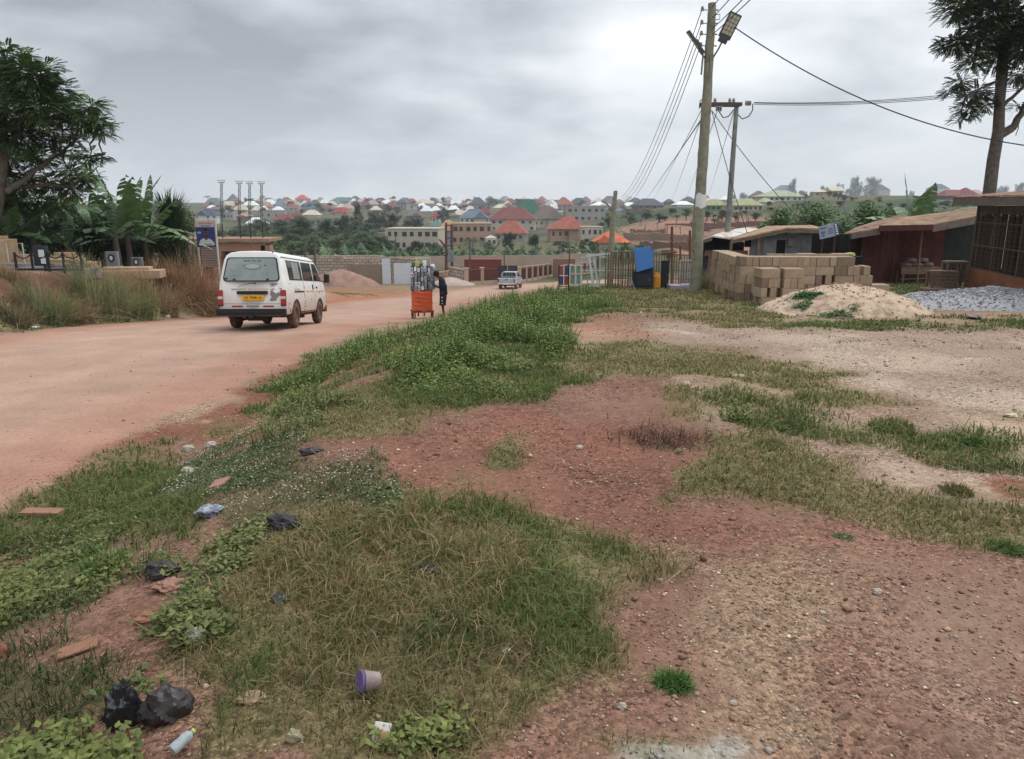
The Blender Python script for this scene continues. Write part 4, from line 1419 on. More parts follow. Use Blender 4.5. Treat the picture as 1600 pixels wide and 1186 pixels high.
 jp = [(.055, 0, .80), (.08, 0, 1.02), (.03, 0, 1.28), (-.045, 0, 1.415), (.03, .175, 1.36), (.085, .215, 1.09), (-.115, .115, 1.10), (.03, -.175, 1.36), (.085, -.215, 1.09), (-.115, -.105, 1.10)]
 je = [(0, 1), (1, 2), (2, 3), (2, 4), (4, 5), (5, 6), (2, 7), (7, 8), (8, 9)]
 jr = [(.155, .17), (.135, .155), (.145, .165), .075, .082, .062, .046, .082, .062, .046]
 skin('jacket', jp, je, jr, jm, t, root=1)
 sh = MB()
 for s in (-1, 1):
  sh.tube([(.05, s * .075, .87), (.05, s * .09, .70), (.03, s * .10, .52), (.025, s * .105, .44)], [.125, .12, .112, .118], 16)
 so = sh.build('shorts', M('dark_shorts', pc(36, 34, 44), .9, noise=.2, nscale=20), t, smooth=60)
 pat = MB()
 for (y, z) in ((-.16, .68), (-.19, .60), (-.15, .55), (-.205, .72), (-.2, .5), (-.13, .77)):
  pat.add([(.03 - .02, y - .035, z), (.05, y - .04, z + .015), (.045, y - .036, z + .05), (.012, y - .033, z + .03)], [(0, 1, 2, 3)])
 pat.build('shorts_print', MATS['white_plain'], so)
 sl = MB()
 for x, s in ((-.01, .12), (.01, -.105)):
  sl.extr([(x - .16, s - .05, .0), (x + .10, s - .045, .0), (x + .12, s + .0, .0), (x + .10, s + .045, .0), (x - .14, s + .05, .0), (x - .175, s, .0)], (0, 0, .025))
  sl.tube([(x - .07, s - .055, .02), (x - .08, s, .075), (x - .07, s + .055, .02)], .012, 6)
 sl.build('sandals', M('sandal_pale', pc(150, 150, 148), .8), t)
 ph = MB().box((-.245, 0, 1.14), (.008, .072, .145), (0, RAD(-25), 0)).build('phone', MATS['black_plastic'], None, bevel=.004)
 tag(ph, 'black mobile phone held in both hands by the person at the trolley', 'phone')
 ph.location = t.location
 ph.rotation_euler = t.rotation_euler
 return t
make_person()
# ------------------------------------------------------------------ vendor trolley
def make_trolley():
 g_ = on_ground(660, 27.8)
 t = thing('vendor_trolley', 'tall two wheeled vendor trolley wrapped in orange sheet on the road edge', 'vendor trolley', g_, RAD(14))
 om = M('orange_wrap', pc(208, 92, 52), .45, noise=.22, nscale=5, bump=.01, bscale=9, spec=.5)
 rr_ = random.Random(3)
 wdt, dpt, z0, z1 = .74, .62, .32, 1.06
 def wrap(a, b):
  ang = a * 2 * PI
  c, s_ = math.cos(ang), math.sin(ang)
  k = 1 / max(abs(c), abs(s_)) ** .82
  rp = 1 + .018 * math.sin(b * 31 + 3 * c) + .012 * math.sin(ang * 7 + b * 17)
  return (c * k * wdt / 2 * rp, s_ * k * dpt / 2 * rp, z0 + (z1 - z0) * b + .012 * math.sin(ang * 5))
 mb = MB().grid(wrap, 64, 26)
 mb.box((0, 0, z0 + .03), (wdt * .9, dpt * .9, .03)).box((0, 0, z1 - .03), (wdt * .9, dpt * .9, .03))
 w = mb.build('wrapped_body', om, t, smooth=50)
 # wrinkle bands
 for k in range(5):
  zc = z0 + .08 + k * .145
  MB().tube([(-wdt / 2 - .01, -dpt / 2 - .012, zc), (-.1, -dpt / 2 - .02, zc + rr_.uniform(-.04, .04)), (.15, -dpt / 2 - .02, zc + rr_.uniform(-.04, .04)), (wdt / 2 + .01, -dpt / 2 - .012, zc + .03)], [.004, .009, .009, .004], 5).build('fold', om, w)
 wood = M('trolley_wood', pc(122, 84, 58), .9, noise=.2)
 MB().box((0, 0, .28), (.8, .66, .05)).box((-.3, -.28, .14), (.05, .05, .26)).box((-.12, .2, .17), (.05, .05, .22)).box((.1, .2, .17), (.05, .05, .22)).build('base_frame', wood, t)
 for s in (-1, 1):
  q = MB()
  q.T = Matrix.Translation((s * .36, -.05 if s > 0 else .02, .17)) @ Matrix.Rotation(PI / 2, 4, 'Y')
  q.lathe([(.12, -.03), (.165, -.03), (.17, 0), (.165, .03), (.12, .03), (.12, -.03)], 22)
  for k in range(5):
   a = 2 * PI * k / 5
   q.cyl((0, 0, 0), (.13 * math.cos(a), .13 * math.sin(a), 0), .014, 5)
  q.cyl((0, 0, -.04), (0, 0, .04), .03, 10)
  q.build('wheel', M('trolley_wheel', pc(110, 74, 54), .85), t, smooth=40)
 # display rack rising out of the wrapping
 rk = MB()
 for x in (-.36, .36):
  for y in (-.24, .24):
   rk.cyl((x, y, 1.0), (x * .92, y, 1.92), .014, 6)
 for z in (1.12, 1.32, 1.52, 1.72, 1.92):
  rk.tube([(-.36, -.24, z), (.36, -.24, z), (.36, .24, z), (-.36, .24, z), (-.36, -.24, z)], .008, 5)
 rk.box((0, 0, 1.9), (.7, .46, .02)).box((0, 0, 1.45), (.62, .36, .85))
 rk.build('display_rack', M('rack_dark', pc(58, 58, 66), .8, noise=.2), t)
 MB().tube([(.05, .1, 1.9), (.05, .1, 2.2), (-.22, .1, 2.2), (.36, .1, 2.2), (.36, .1, 1.9)], .022, 6).build('top_frame', M('pale_green', pc(178, 190, 164), .7), t)
 # hanging packs of phone accessories: each its own object
 pals = [pc(172, 178, 186), pc(206, 210, 214), pc(124, 130, 142), pc(86, 88, 100), pc(226, 228, 230), pc(142, 150, 164), pc(188, 198, 210), pc(160, 140, 140)]
 pm = [M('pack_%d' % i, c, .3, spec=.6, noise=.08, nscale=30) for i, c in enumerate(pals)]
 proto = {}
 for i, m_ in enumerate(pm):
  b = MB().box((0, 0, 0), (.088, .024, .145))
  b.box((0, -.004, .078), (.05, .006, .03))
  me = b.build('accessory_pack', m_)
  proto[i] = me.data
  bpy.data.objects.remove(me)
 inner = M('pack_face', pc(110, 116, 130), .35, spec=.6)
 fb = MB().box((0, -.0135, -.005), (.056, .004, .085)).build('pack_window', inner)
 fdat = fb.data
 bpy.data.objects.remove(fb)
 rows = ['bottom', 'second', 'third', 'fourth', 'top']
 mw = Matrix.Translation(t.location) @ Matrix.Rotation(RAD(14), 4, 'Z')
 cidx = [[3, 0, 1, 4, 5, 3, 2], [5, 1, 4, 2, 0, 2, 3], [2, 5, 3, 0, 1, 3, 2], [4, 0, 3, 2, 2, 1, 7], [6, 4, 1, 6, 4, 6, 2]]
 for r_ in range(5):
  z = 1.155 + r_ * .168
  bulge = (.0, .02, .035, .04, .03)[r_]
  for side_, cnt in (('front', 7), ('right', 5)):
   for k in range(cnt):
    if side_ == 'front':
     x = -.375 + k * .122 + rr_.uniform(-.01, .01)
     p = (x, -.31 - bulge + rr_.uniform(-.015, .015), z + rr_.uniform(-.02, .02))
     rz = rr_.uniform(-.25, .25)
    else:
     p = (.44 + bulge + rr_.uniform(-.015, .015), -.22 + k * .11, z + rr_.uniform(-.02, .02))
     rz = PI / 2 + rr_.uniform(-.25, .25)
    ci = cidx[r_][(k + (3 if side_ == 'right' else 0)) % 7]
    o = bpy.data.objects.new('accessory_pack', proto[ci])
    COL.objects.link(o)
    o.matrix_world = mw @ Matrix.Translation(p) @ Matrix.Rotation(rz, 4, 'Z') @ Matrix.Rotation(rr_.uniform(-.12, .12), 4, 'Y')
    tone = ('grey', 'pale grey', 'slate', 'dark', 'white', 'blue grey', 'light blue', 'reddish grey')[ci]
    tag(o, '%s accessory pack hanging in the %s row on the %s face of the trolley' % (tone, rows[r_], 'front' if side_ == 'front' else 'right'), 'accessory pack', 'packs hanging on the vendor trolley')
    if rr_.random() < .6:
     w_i = bpy.data.objects.new('pack_window', fdat)
     COL.objects.link(w_i)
     w_i.parent = o
 for (x, y, z, d, c, lab) in ((-.14, 0, 2.02, (.16, .14, .2), pc(200, 180, 110), 'yellowish carton standing on top of the trolley'),
         (-.28, 0, 1.99, (.12, .14, .14), pc(70, 110, 70), 'small green box on the left top edge of the trolley'),
         (.13, -.05, 2.03, (.13, .03, .22), pc(232, 232, 228), 'upright white card on top of the trolley'),
         (.0, -.08, 1.98, (.1, .1, .11), pc(160, 60, 60), 'small red packet on top of the trolley')):
  o = MB().box((0, 0, 0), d).box((0, 0, d[2] * .25), (d[0] * 1.01, d[1] * 1.01, d[2] * .12)).build('carton', M('top_' + lab[:6], c, .6, noise=.25, nscale=18), bevel=.006)
  o.matrix_world = mw @ Matrix.Translation((x, y, z))
  tag(o, lab, 'carton')
 bb = MB().grid(lambda a, b: ((.11 + .03 * math.sin(b * 9)) * math.cos(a * 2 * PI) * math.sin(.25 + b * 2.6), .1 * math.sin(a * 2 * PI) * math.sin(.25 + b * 2.6), .3 * b - .15), 14, 10).build('plastic_bag', M('pale_bag', pc(206, 208, 206), .4, noise=.2), smooth=60)
 bb.matrix_world = mw @ Matrix.Translation((.40, -.1, 1.86))
 tag(bb, 'crumpled white plastic bag bulging from the upper right corner of the trolley', 'plastic bag')
make_trolley()
# ------------------------------------------------------------------ poles, lamps and overhead lines
M_POLE = M('weathered_pole', pc(150, 150, 128), .9, col2=pc(112, 110, 96), nscale=5, thr=(.35, .7), bump=.006, bscale=12)
M_POLE2 = M('grey_pole', pc(140, 144, 138), .9, col2=pc(104, 106, 102), nscale=5, thr=(.35, .7), bump=.004, bscale=12)
M_STEEL = M('galvanised', pc(126, 130, 132), .6, metal=.4, noise=.15)
M_INS = M('brown_insulator', pc(150, 138, 134), .35, spec=.6)
M_WIRE = M('overhead_wire', pc(52, 56, 62), .7)
def insulator(parent, p, r=.05, h=.11, axis='Z', m=None):
 b = MB()
 b.lathe([(.01, 0), (r, .005), (r, h * .2), (r * .5, h * .32), (r * .9, h * .45), (r * .9, h * .6), (r * .45, h * .72), (r * .75, h * .85), (r * .6, h), (.01, h)], 14)
 if axis == 'X':
  b.v = [(z, y, x) for x, y, z in b.v]
 o = b.build('insulator', m or M_INS, parent, smooth=50)
 o.location = p
 return o
def main_pole():
 # sight lines of the base and the top of the trunk
 Yb = 22.0
 b0 = on_ground(1087, Yb)
 top = P(1112.5, 5, Yb)
 t = thing('utility_pole', 'tall weathered timber pole carrying two lamp heads beside the block stack', 'utility pole', b0)
 ctr = [(1087, 446), (1089, 400), (1091, 350), (1094, 310), (1096, 280), (1099, 240), (1101, 200), (1103, 175), (1106, 130), (1108, 80), (1111, 40), (1112.5, 5)]
 rad = [.175, .162, .165, .158, .15, .145, .138, .134, .127, .12, .112, .104]
 pts = [P(u, v, Yb) - b0 for u, v in ctr]
 pts[0] -= Vector((0, 0, .35))
 mb = MB()
 fine, fr = [], []
 for i in range(len(pts) - 1):
  for k in range(4):
   q = k / 4
   fine.append(pts[i].lerp(pts[i + 1], q) + Vector((random.uniform(-.007, .007), random.uniform(-.007, .007), 0)))
   fr.append(rad[i] * (1 - q) + rad[i + 1] * q + random.uniform(-.004, .007))
 fine.append(pts[-1])
 fr.append(rad[-1])
 mb.tube(fine, fr, 16)
 mb.build('pole_shaft', M_POLE, t, smooth=50)
 pp = P(1094, 312, Yb) - b0
 MB().grid(lambda a, b: (pp.x + .18 * math.sin(-1.0 + 2.0 * a), pp.y - .18 * math.cos(-1.0 + 2.0 * a), pp.z - .22 + .42 * b * (1 - .5 * abs(a - .4)) + .03 * math.sin(a * 9)), 8, 5).build('torn_poster', MATS['white_plain'], t, smooth=60)
 # insulator brackets up the left side
 heads = []
 for v in (16, 37, 54, 72):
  c = P(1111 - (v - 5) * .045, v, Yb) - b0
  br = MB().tube([c + Vector((-.1, -.02, 0)), c + Vector((-.24, -.06, 0)), c + Vector((-.24, -.06, .06))], .014, 6)
  br.box(tuple(c + Vector((.14, -.02, 0))), (.12, .03, .03))
  k = br.build('bracket', M_STEEL, t)
  insulator(k, c + Vector((-.24, -.06, -.03)), .05, .11)
  heads.append(b0 + c + Vector((-.24, -.06, .03)))
 c = P(1119, 24, Yb) - b0
 MB().tube([c + Vector((-.1, 0, 0)), c + Vector((.1, 0, .03)), c + Vector((.1, 0, -.1)), c + Vector((-.1, 0, -.12))], .012, 6).build('rack_bracket', M_STEEL, t)
 # conduits strapped to the shaft
 for du in (-7, 6):
  a = P(1101 + du, 118, Yb) - b0 + Vector((0, -.12, 0))
  d = P(1103 + du * .9, 88, Yb) - b0 + Vector((0, -.12, 0))
  MB().cyl(a, d, .025, 8).build('lamp_bracket', M_STEEL, t)
 def lamp(p0, p1, w, nx, ny, face, nm, arm0):
  """lamp head: slab between p0 (hinge end) and p1, emitting face turned towards 'face'"""
  ax = (p1 - p0)
  L = ax.length
  ax.normalize()
  nrm = (face - ax * face.dot(ax)).normalized()
  sd = ax.cross(nrm)
  mtx = Matrix((sd, ax, nrm)).transposed().to_4x4()
  mtx.translation = p0
  h = MB().box((0, L / 2, 0), (w, L, .07)).box((0, -.04, 0), (w * .7, .16, .10)).box((0, L * .3, -.05), (w * .7, L * .4, .04)).build('lamp_head', M('lamp_casing', pc(86, 92, 96), .5, metal=.3), t, bevel=.012)
  h.matrix_local = mtx
  ly = M('lamp_panel', pc(196, 192, 176), .3, spec=.6)
  for i in range(nx):
   for j in range(ny):
    cw, cl = (w - .06) / nx, (L - .14) / ny
    MB().box((-(w - .06) / 2 + cw * (i + .5), .10 + cl * (j + .5), .037), (cw * .84, cl * .84, .008)).build('led_panel', ly, h)
  MB().tube([arm0, arm0.lerp(p0, .55) + Vector((0, 0, -.03)), p0 - ax * .06], .024, 8).build('lamp_arm', M_STEEL, t, smooth=60)
 a = P(1127, 63, Yb) - b0 + Vector((0, -.25, 0))
 b_ = P(1143, 27, Yb) - b0 + Vector((0, -.45, 0))
 lamp(a, b_, .34, 3, 5, Vector((-.05, -1, -.35)), 'lamp', P(1113, 92, Yb) - b0)
 a = P(1093, 80, Yb) - b0 + Vector((0, -.15, 0))
 b_ = P(1072, 51, Yb) - b0 + Vector((0, -.2, 0))
 lamp(a, b_, .26, 2, 4, Vector((-.6, .1, -.75)), 'lamp', P(1102, 92, Yb) - b0)
 return t, b0, heads
pole_t, pole_b, pole_heads = main_pole()
def second_pole():
 Yb = 29.5
 # behind the block stack: a thinner pole with a crossarm
 b = on_ground(1134, Yb)
 t = thing('utility_pole', 'thin grey pole with a steel crossarm and strings of insulators behind the blocks', 'utility pole', b)
 top = P(1151, 164, Yb) - b
 mid = P(1142, 290, Yb) - b
 low = P(1135, 390, Yb) - b
 MB().tube([Vector((low.x - .05, 0, -.3)), low, P(1139, 330, Yb) - b, mid, P(1147, 220, Yb) - b, top], [.125, .115, .11, .10, .088, .08], 14).build('pole_shaft', M_POLE2, t, smooth=50)
 l, r = P(1094, 164, Yb) - b, P(1158, 163, Yb) - b
 ca = MB()
 ca.box(tuple((l + r) / 2 + Vector((0, -.13, 0))), ((r - l).length, .07, .13))
 ca.box(tuple((l + r) / 2 + Vector((0, .14, 0))), ((r - l).length, .07, .13))
 c = ca.build('crossarm', M('crossarm_steel', pc(84, 76, 74), .8, noise=.2), t)
 ends = []
 for u, v, ax in ((1108, 158, 'Z'), (1117, 158, 'Z'), (1140, 158, 'Z'), (1146, 158, 'Z')):
  insulator(c, P(u, v + 3, Yb) - b, .07, .16)
 for k in range(3):
  for u0, v0 in ((1166, 161), (1097, 167), (1120, 170)):
   q = P(u0 + k * 3.2, v0, Yb) - b
   o = MB().lathe([(.01, -.03), (.10, -.02), (.10, .01), (.04, .03), (.01, .03)], 14)
   o.v = [(z, y, x) for x, y, z in o.v]
   o = o.build('insulator', M_INS, c, smooth=50)
   o.location = q
 # jumper loops
 MB().tube([P(1122, 172, Yb) - b, P(1130, 184, Yb) - b, P(1138, 182, Yb) - b, P(1148, 170, Yb) - b], .02, 6).build('jumper_wire', M_WIRE, t, smooth=60)
 MB().tube([P(1152, 178, Yb) - b, P(1160, 186, Yb) - b, P(1170, 182, Yb) - b, P(1176, 172, Yb) - b, P(1176, 162, Yb) - b], .02, 6).build('jumper_wire', M_WIRE, t, smooth=60)
 MB().tube([P(1093, 170, Yb) - b, P(1094, 158, Yb) - b, P(1101, 152, Yb) - b], .018, 6).build('jumper_wire', M_WIRE, t, smooth=60)
 return t, b
pole2, pole2_b = second_pole()
# distant pole on the left of the big one
bY = 62.0
b3 = on_ground(952, bY)
pt3 = thing('utility_pole', 'short leaning wooden pole standing beyond the scrap metal frames', 'utility pole', b3)
MB().tube([Vector((0, 0, -.3)), P(955, 390, bY) - b3, P(958, 340, bY) - b3, P(962, 298, bY) - b3], [.28, .24, .2, .16], 12).build('pole_shaft', M_POLE, pt3, smooth=50)
MB().tube([P(958, 334, bY) - b3, P(954, 326, bY) - b3, P(948, 318, bY) - b3, P(942, 314, bY) - b3], .07, 8).build('lamp_arm', M_STEEL, pt3, smooth=60)
p3top = P(962, 300, bY)
def wire(name, a, b, sag, r, label, group=None, n=24):
 a, b = Vector(a), Vector(b)
 pts = []
 for i in range(n + 1):
  t = i / n
  p = a.lerp(b, t)
  p.z -= sag * 4 * t * (1 - t)
  pts.append(p)
 o = MB().tube(pts, r, 5, cap=False).build(name, M_WIRE, smooth=60)
 tag(o, label, 'overhead wire', group)
 return o
r_w = .014
tops = [(1112, 8), (1112, 22), (1112, 38), (1111, 54)]
for i, h in enumerate(pole_heads):
 e = P(971 + i * 1.2, 308 + i * 2.5, 62)
 wire('overhead_wire', h, e, .9 + .12 * i, .011, 'wire sloping down from the %s lamp pole insulator to the far pole' % ('topmost', 'second', 'third', 'lowest')[i], 'wires from the lamp pole to the far pole')
for i, (u0, v0, u1, v1) in enumerate(((1112, 12, 1150, -60), (1113, 28, 1165, -45), (1113, 45, 1190, -38), (1112, 55, 1215, -45))):
 a = P(u0, v0, pole_b.y)
 e = P(u1 + 60, v1 - 60, 14)
 wire('overhead_wire', a, e, .05, .012, '%s of four wires leaving the lamp pole at the top edge' % ('leftmost', 'second', 'third', 'rightmost')[i], 'wires leaving the lamp pole overhead')
wire('overhead_wire', P(1147, 42, pole_b.y - .5), P(1640, 232, 20), .55, .016, 'single sagging cable from the lamp head towards the lower right edge of the tall tree')
for i, (v0, v1) in enumerate(((160, 124), (161, 128), (163, 131))):
 wire('overhead_wire', P(1178, v0, 29.5 + .5 * i), P(1660, v1, 27 + .5 * i), .25, .012, '%s of three nearly level wires running right from the crossarm' % ('top', 'middle', 'bottom')[i], 'level wires from the crossarm')
for i, (u0, v0, Y0, u1, v1, Y1) in enumerate(((1096, 172, 29.5, 1016, 318, 330), (1097, 185, 22, 1002, 318, 330), (1098, 178, 29.5, 1047, 318, 330), (1120, 176, 29.5, 1068, 318, 330), (1146, 176, 29.5, 1104, 314, 330), (1112, 172, 29.5, 1180, 400, 29), (1113, 174, 29.5, 1262, 354, 30.5))):
 wire('overhead_wire', P(u0, v0, Y0), P(u1, v1, Y1), .5 if i < 5 else .2, .014 if i != 1 else .018,
   ('thin wire fanning down left from the crossarm end', 'thick cable fanning down left behind the lamp pole', 'inner thin wire dropping left of the lamp pole', 'wire dropping from the middle of the crossarm behind the lamp pole', 'wire dropping left from the right part of the crossarm', 'slack black service cable dropping from the crossarm to the shack roof', 'service cable drooping right from the crossarm towards the bush')[i], 'wires dropping from the crossarm')
# twin-pole transformer frame in the valley
tY = 118
tb = on_ground(701, tY)
tf = thing('transformer_frame', 'tall rusty twin pole electricity frame rising in front of the long wall', 'electricity frame', tb)
for u in (697, 706):
 MB().tube([P(u, 436, tY) - tb + Vector((0, 0, -1)), P(u, 348 if u == 697 else 352, tY) - tb], [.24, .18], 8).build('pole_shaft', M('rusty_pole', pc(96, 72, 62), .9, noise=.2), tf)
for v in (352, 362, 372, 384, 396, 408, 420, 430):
 MB().box(tuple((P(701.5, v, tY) - tb)), (1.1, .2, .18)).build('crossbar', MATS['rust'], tf)
MB().box(tuple(P(705, 400, tY) - tb), (.9, .7, 1.8)).build('transformer_box', M_POLE2, tf, bevel=.05)
MB().tube([P(697, 388, tY) - tb, P(690, 378, tY) - tb, P(686, 374, tY) - tb], [.2, .16, .1], 8).build('branch_stump', MATS['rust'], tf)
# slimmer posts dotted over the valley
for i, (u, v0, v1, Y, lab) in enumerate(((618, 405, 366, 150, 'slim dark post in front of the long beige building'), (734, 440, 372, 95, 'thin grey post left of the maroon container'), (477, 410, 372, 80, 'thin dark post left of the pair above the pale wall'), (492, 412, 362, 80, 'thin dark post right of the pair above the pale wall'), (788, 414, 390, 120, 'small post in front of the cream wall'))):
 b = on_ground(u, Y)
 o = MB().tube([Vector((0, 0, -.3)), P(u, v1, Y) - b], [.13, .09], 8)
 o.box(tuple(P(u, v1 + 3, Y) - b), (1.0, .1, .1))
 o = o.build('utility_pole', M('thin_post', pc(92, 88, 84), .9))
 tag(o, lab, 'utility pole', 'posts in the valley', loc=b)
# four lattice masts (floodlight towers) left
def mast(u, vtop, Y, lab):
 b = on_ground(u, Y)
 t = thing('lattice_mast', lab, 'lattice mast', b, 0, 'row of four lattice masts')
 top = P(u, vtop, Y) - b
 H = top.z
 m = M('mast_steel', pc(96, 100, 106), .8)
 w0, w1 = .20, .17
 mb = MB()
 nst = 26
 for k, (sx_, sy_) in enumerate(((-1, -1), (1, -1), (1, 1), (-1, 1))):
  mb.cyl((sx_ * w0, sy_ * w0, 0), (top.x + sx_ * w1, sy_ * w1, H), .03, 5)
 for i in range(nst):
  z0, z1 = H * i / nst, H * (i + 1) / nst
  w = w0 + (w1 - w0) * i / nst
  for (a, c) in (((-1, -1), (1, -1)), ((1, -1), (1, 1)), ((-1, 1), (1, 1)), ((-1, -1), (-1, 1))):
   if i % 2:
    a, c = c, a
   o0, o1 = top.x * i / nst, top.x * (i + 1) / nst
   mb.cyl((o0 + a[0] * w, a[1] * w, z0), (o1 + c[0] * w, c[1] * w, z1), .02, 4)
   mb.cyl((o0 + a[0] * w, a[1] * w, z0), (o0 + c[0] * w, c[1] * w, z0), .02, 4)
 mb.build('lattice', m, t)
 hd = MB().box((top.x, 0, H + .1), (1.2, .3, .14))
 for k in (-.6, -.2, .2, .6):
  hd.box((top.x + k, -.1, H + .45), (.16, .16, .2))
 hd.build('head_frame', m, t)
for u, v, lab in ((346, 286, 'leftmost slim lattice mast of four above the far roofs'), (374, 287, 'second lattice mast from the left, above the cream roofs'), (390, 288, 'third lattice mast from the left, close to the second'), (408.5, 288, 'rightmost lattice mast, rising from the dark round tree')):
 mast(u, v, 150, lab)
# ------------------------------------------------------------------ right side: blocks, heaps, scrap, shacks
ORD = ['first', 'second', 'third', 'fourth', 'fifth', 'sixth', 'seventh', 'eighth', 'ninth', 'tenth', 'eleventh', 'twelfth', 'thirteenth', 'fourteenth', 'fifteenth', 'sixteenth', 'seventeenth', 'eighteenth', 'nineteenth', 'twentieth', 'twenty first', 'twenty second', 'twenty third', 'twenty fourth']
COURSE = ['bottom', 'second', 'third', 'fourth', 'top']
M_BLOCK = [M('block_tan', pc(164, 142, 118), .95, noise=.14, nscale=7, bump=.003, bscale=60), M('block_pale', pc(172, 152, 130), .95, noise=.14, nscale=7, bump=.003, bscale=60),
   M('block_dark', pc(134, 114, 98), .95, noise=.16, nscale=7, bump=.003, bscale=60)]  # darker tone, used mostly for the bottom course
_bd = []
for m_ in M_BLOCK:
 b = MB().box((0, 0, 0), (.445, .148, .222))
 o = b.build('concrete_block', m_)
 bmh = bmesh.new()
 bmh.from_mesh(o.data)
 bmesh.ops.bevel(bmh, geom=bmh.edges[:], offset=.006, segments=1, affect='EDGES')
 bmh.to_mesh(o.data)
 bmh.free()
 _bd.append(o.data)
 bpy.data.objects.remove(o)
rb = random.Random(21)
def block(x, y, z, rz, label, grp, low=False):
 o = bpy.data.objects.new('concrete_block', _bd[2 if low and rb.random() < .8 else rb.choice([0, 0, 1, 2 if rb.random() < .3 else 0])])
 COL.objects.link(o)
 o.location = (x, y, z)
 o.rotation_euler = (0, 0, rz)
 tag(o, label, 'concrete block', grp)
def stack(org, ang, ncourse, widths, grp, face, rows=2, left_first=True):
 """courses of blocks along local X from org; each bay is a stretcher or a set of headers"""
 ca, sa = math.cos(ang), math.sin(ang)
 def place(lx, ly, z, rz, lab, low):
  block(org[0] + lx * ca - ly * sa, org[1] + lx * sa + ly * ca, z, ang + rz, lab, grp, low)
 for c in range(ncourse):
  nb = widths[c]
  cnt = 0
  x = rb.uniform(-.03, .03)
  z = org[2] + .1125 + c * .2255
  for bay in range(nb):
   jit = rb.uniform(-.01, .01)
   if rb.random() < .5:
    place(x + .225, .075 + jit, z, rb.uniform(-.02, .02), 'lengthwise block, %s in the %s course of the %s' % (ORD[cnt], COURSE[c], face), c == 0)
    cnt += 1
    for r in range(1, rows * 2 - 1):
     if r * .16 < .45 * rows:
      place(x + .225, .075 + r * .16, z, rb.uniform(-.02, .02), 'block hidden behind the %s course of the %s' % (COURSE[c], face), c == 0)
    x += .458
   else:
    k_ = 3 if rb.random() < .8 else 2
    for k in range(k_):
     sp = .155 if k_ == 3 else .24
     place(x + .075 + k * sp + rb.uniform(-.004, .004), .2225 + jit + rb.uniform(-.01, .01), z, PI / 2 + rb.uniform(-.03, .03), 'end-on block, %s in the %s course of the %s' % (ORD[cnt], COURSE[c], face), c == 0)
     cnt += 1
    x += .468
def zmin(pts):
 return min(gz1(x, y) for x, y in pts) - .02
zb = gz1(7, 18.9) - .03
stack((5.64, 18.75, zb), RAD(-2), 5, [8, 8, 7, 7, 6], 'blocks in the long front row of the stack', 'long front row', rows=2)
stack((6.08, 19.25, gz1(5.8, 20.5) - .03), RAD(87), 5, [6, 6, 6, 6, 6], 'blocks in the left flank of the stack', 'left flank', rows=2)
stack((5.86, 17.75, gz1(6.1, 17.8) - .03), RAD(7), 4, [1, 1, 1, 1, 1], 'blocks of the small pile in front of the stack', 'small front pile, left half', rows=2)
stack((6.34, 17.72, gz1(6.1, 17.8) - .03), RAD(-4), 4, [1, 1, 1, 1, 1], 'blocks of the small pile in front of the stack', 'small front pile, right half', rows=2)
stack((6.9, 20.6, gz1(7, 20.6) - .02), RAD(-1), 5, [5, 5, 5, 5, 5], 'blocks of the back row of the stack', 'back row', rows=1)
def heap(name, label, cat, cx, cy, rx, ry, h, m, fn=None, n=90, rot=0.0, tail=None):
 def f(a, b):
  r = b * 1.15
  ang = a * 2 * PI
  lx, ly = math.cos(ang) * r, math.sin(ang) * r
  x = cx + lx * rx * math.cos(rot) - ly * ry * math.sin(rot)
  y = cy + lx * rx * math.sin(rot) + ly * ry * math.cos(rot)
  return x, y, r, ang
 xs_, ys_, rs = [], [], []
 nv = n // 2
 for j in range(nv + 1):
  for i in range(n):
   x, y, r, ang = f(i / n, j / nv)
   xs_.append(x)
   ys_.append(y)
   rs.append(r)
 xs_, ys_, rs = map(np.array, (xs_, ys_, rs))
 wob = (fbm(xs_ * 1.4 + 3, ys_ * 1.4, 3, 41) - .5) * .32
 p = np.clip(1 - rs - wob * rs, -.3, 1)
 prof_ = h * np.where(p > 0, p ** .85 * (1 - .30 * p) * 1.1, p * .3)
 prof_ = prof_ + (fbm(xs_ * 5, ys_ * 5, 3, 55) - .5) * .05 * (p > 0) + (fbm(xs_ * 16, ys_ * 16, 2, 56) - .5) * .03 * (p > 0)
 if fn:
  prof_ = prof_ + fn(xs_, ys_)
 z = ground_z(xs_, ys_, False) + prof_ - .06 * (rs > 1.0)
 V = np.stack([xs_, ys_, z], -1)
 ii = np.arange(nv)[:, None] * n
 jj = np.arange(n)[None]
 j2 = (jj + 1) % n
 Q = np.stack([ii + jj, ii + n + jj, ii + n + j2, ii + j2], -1).reshape(-1, 4)
 V[:, 0] -= cx
 V[:, 1] -= cy
 z0 = gz1(cx, cy, False)
 V[:, 2] -= z0
 o = np_mesh(name, V, [Q], m, smooth=True)
 tag(o, label, cat, loc=(cx, cy, z0))
 return o, (xs_, ys_, z, rs)
M_SAND = M('heap_sand', pc(190, 169, 146), .95, col2=pc(146, 120, 100), nscale=4.5, thr=(.44, .66), bump=.03, bscale=11)
sh_, sd_ = heap('sand_heap', 'large mound of pale sand with dark clods and green weeds in front of the blocks', 'sand heap', 6.82, 15.5, 1.72, 1.6, .74, M_SAND)
clods = MB()
rr_ = random.Random(8)
sx0, sy0, sz0, sr0 = sd_
for k in range(700):
 i = rr_.randrange(len(sx0))
 if sr0[i] > 1.0 or (sx0[i] < 6.5 and rr_.random() < .6):
  continue
 s = rr_.uniform(.008, .024)
 clods.box((sx0[i] - 6.82, sy0[i] - 15.5, sz0[i] - sh_.location.z + s * .2), (s * 2, s * 1.5, s), (rr_.uniform(-1, 1), rr_.uniform(-1, 1), rr_.uniform(0, 3)))
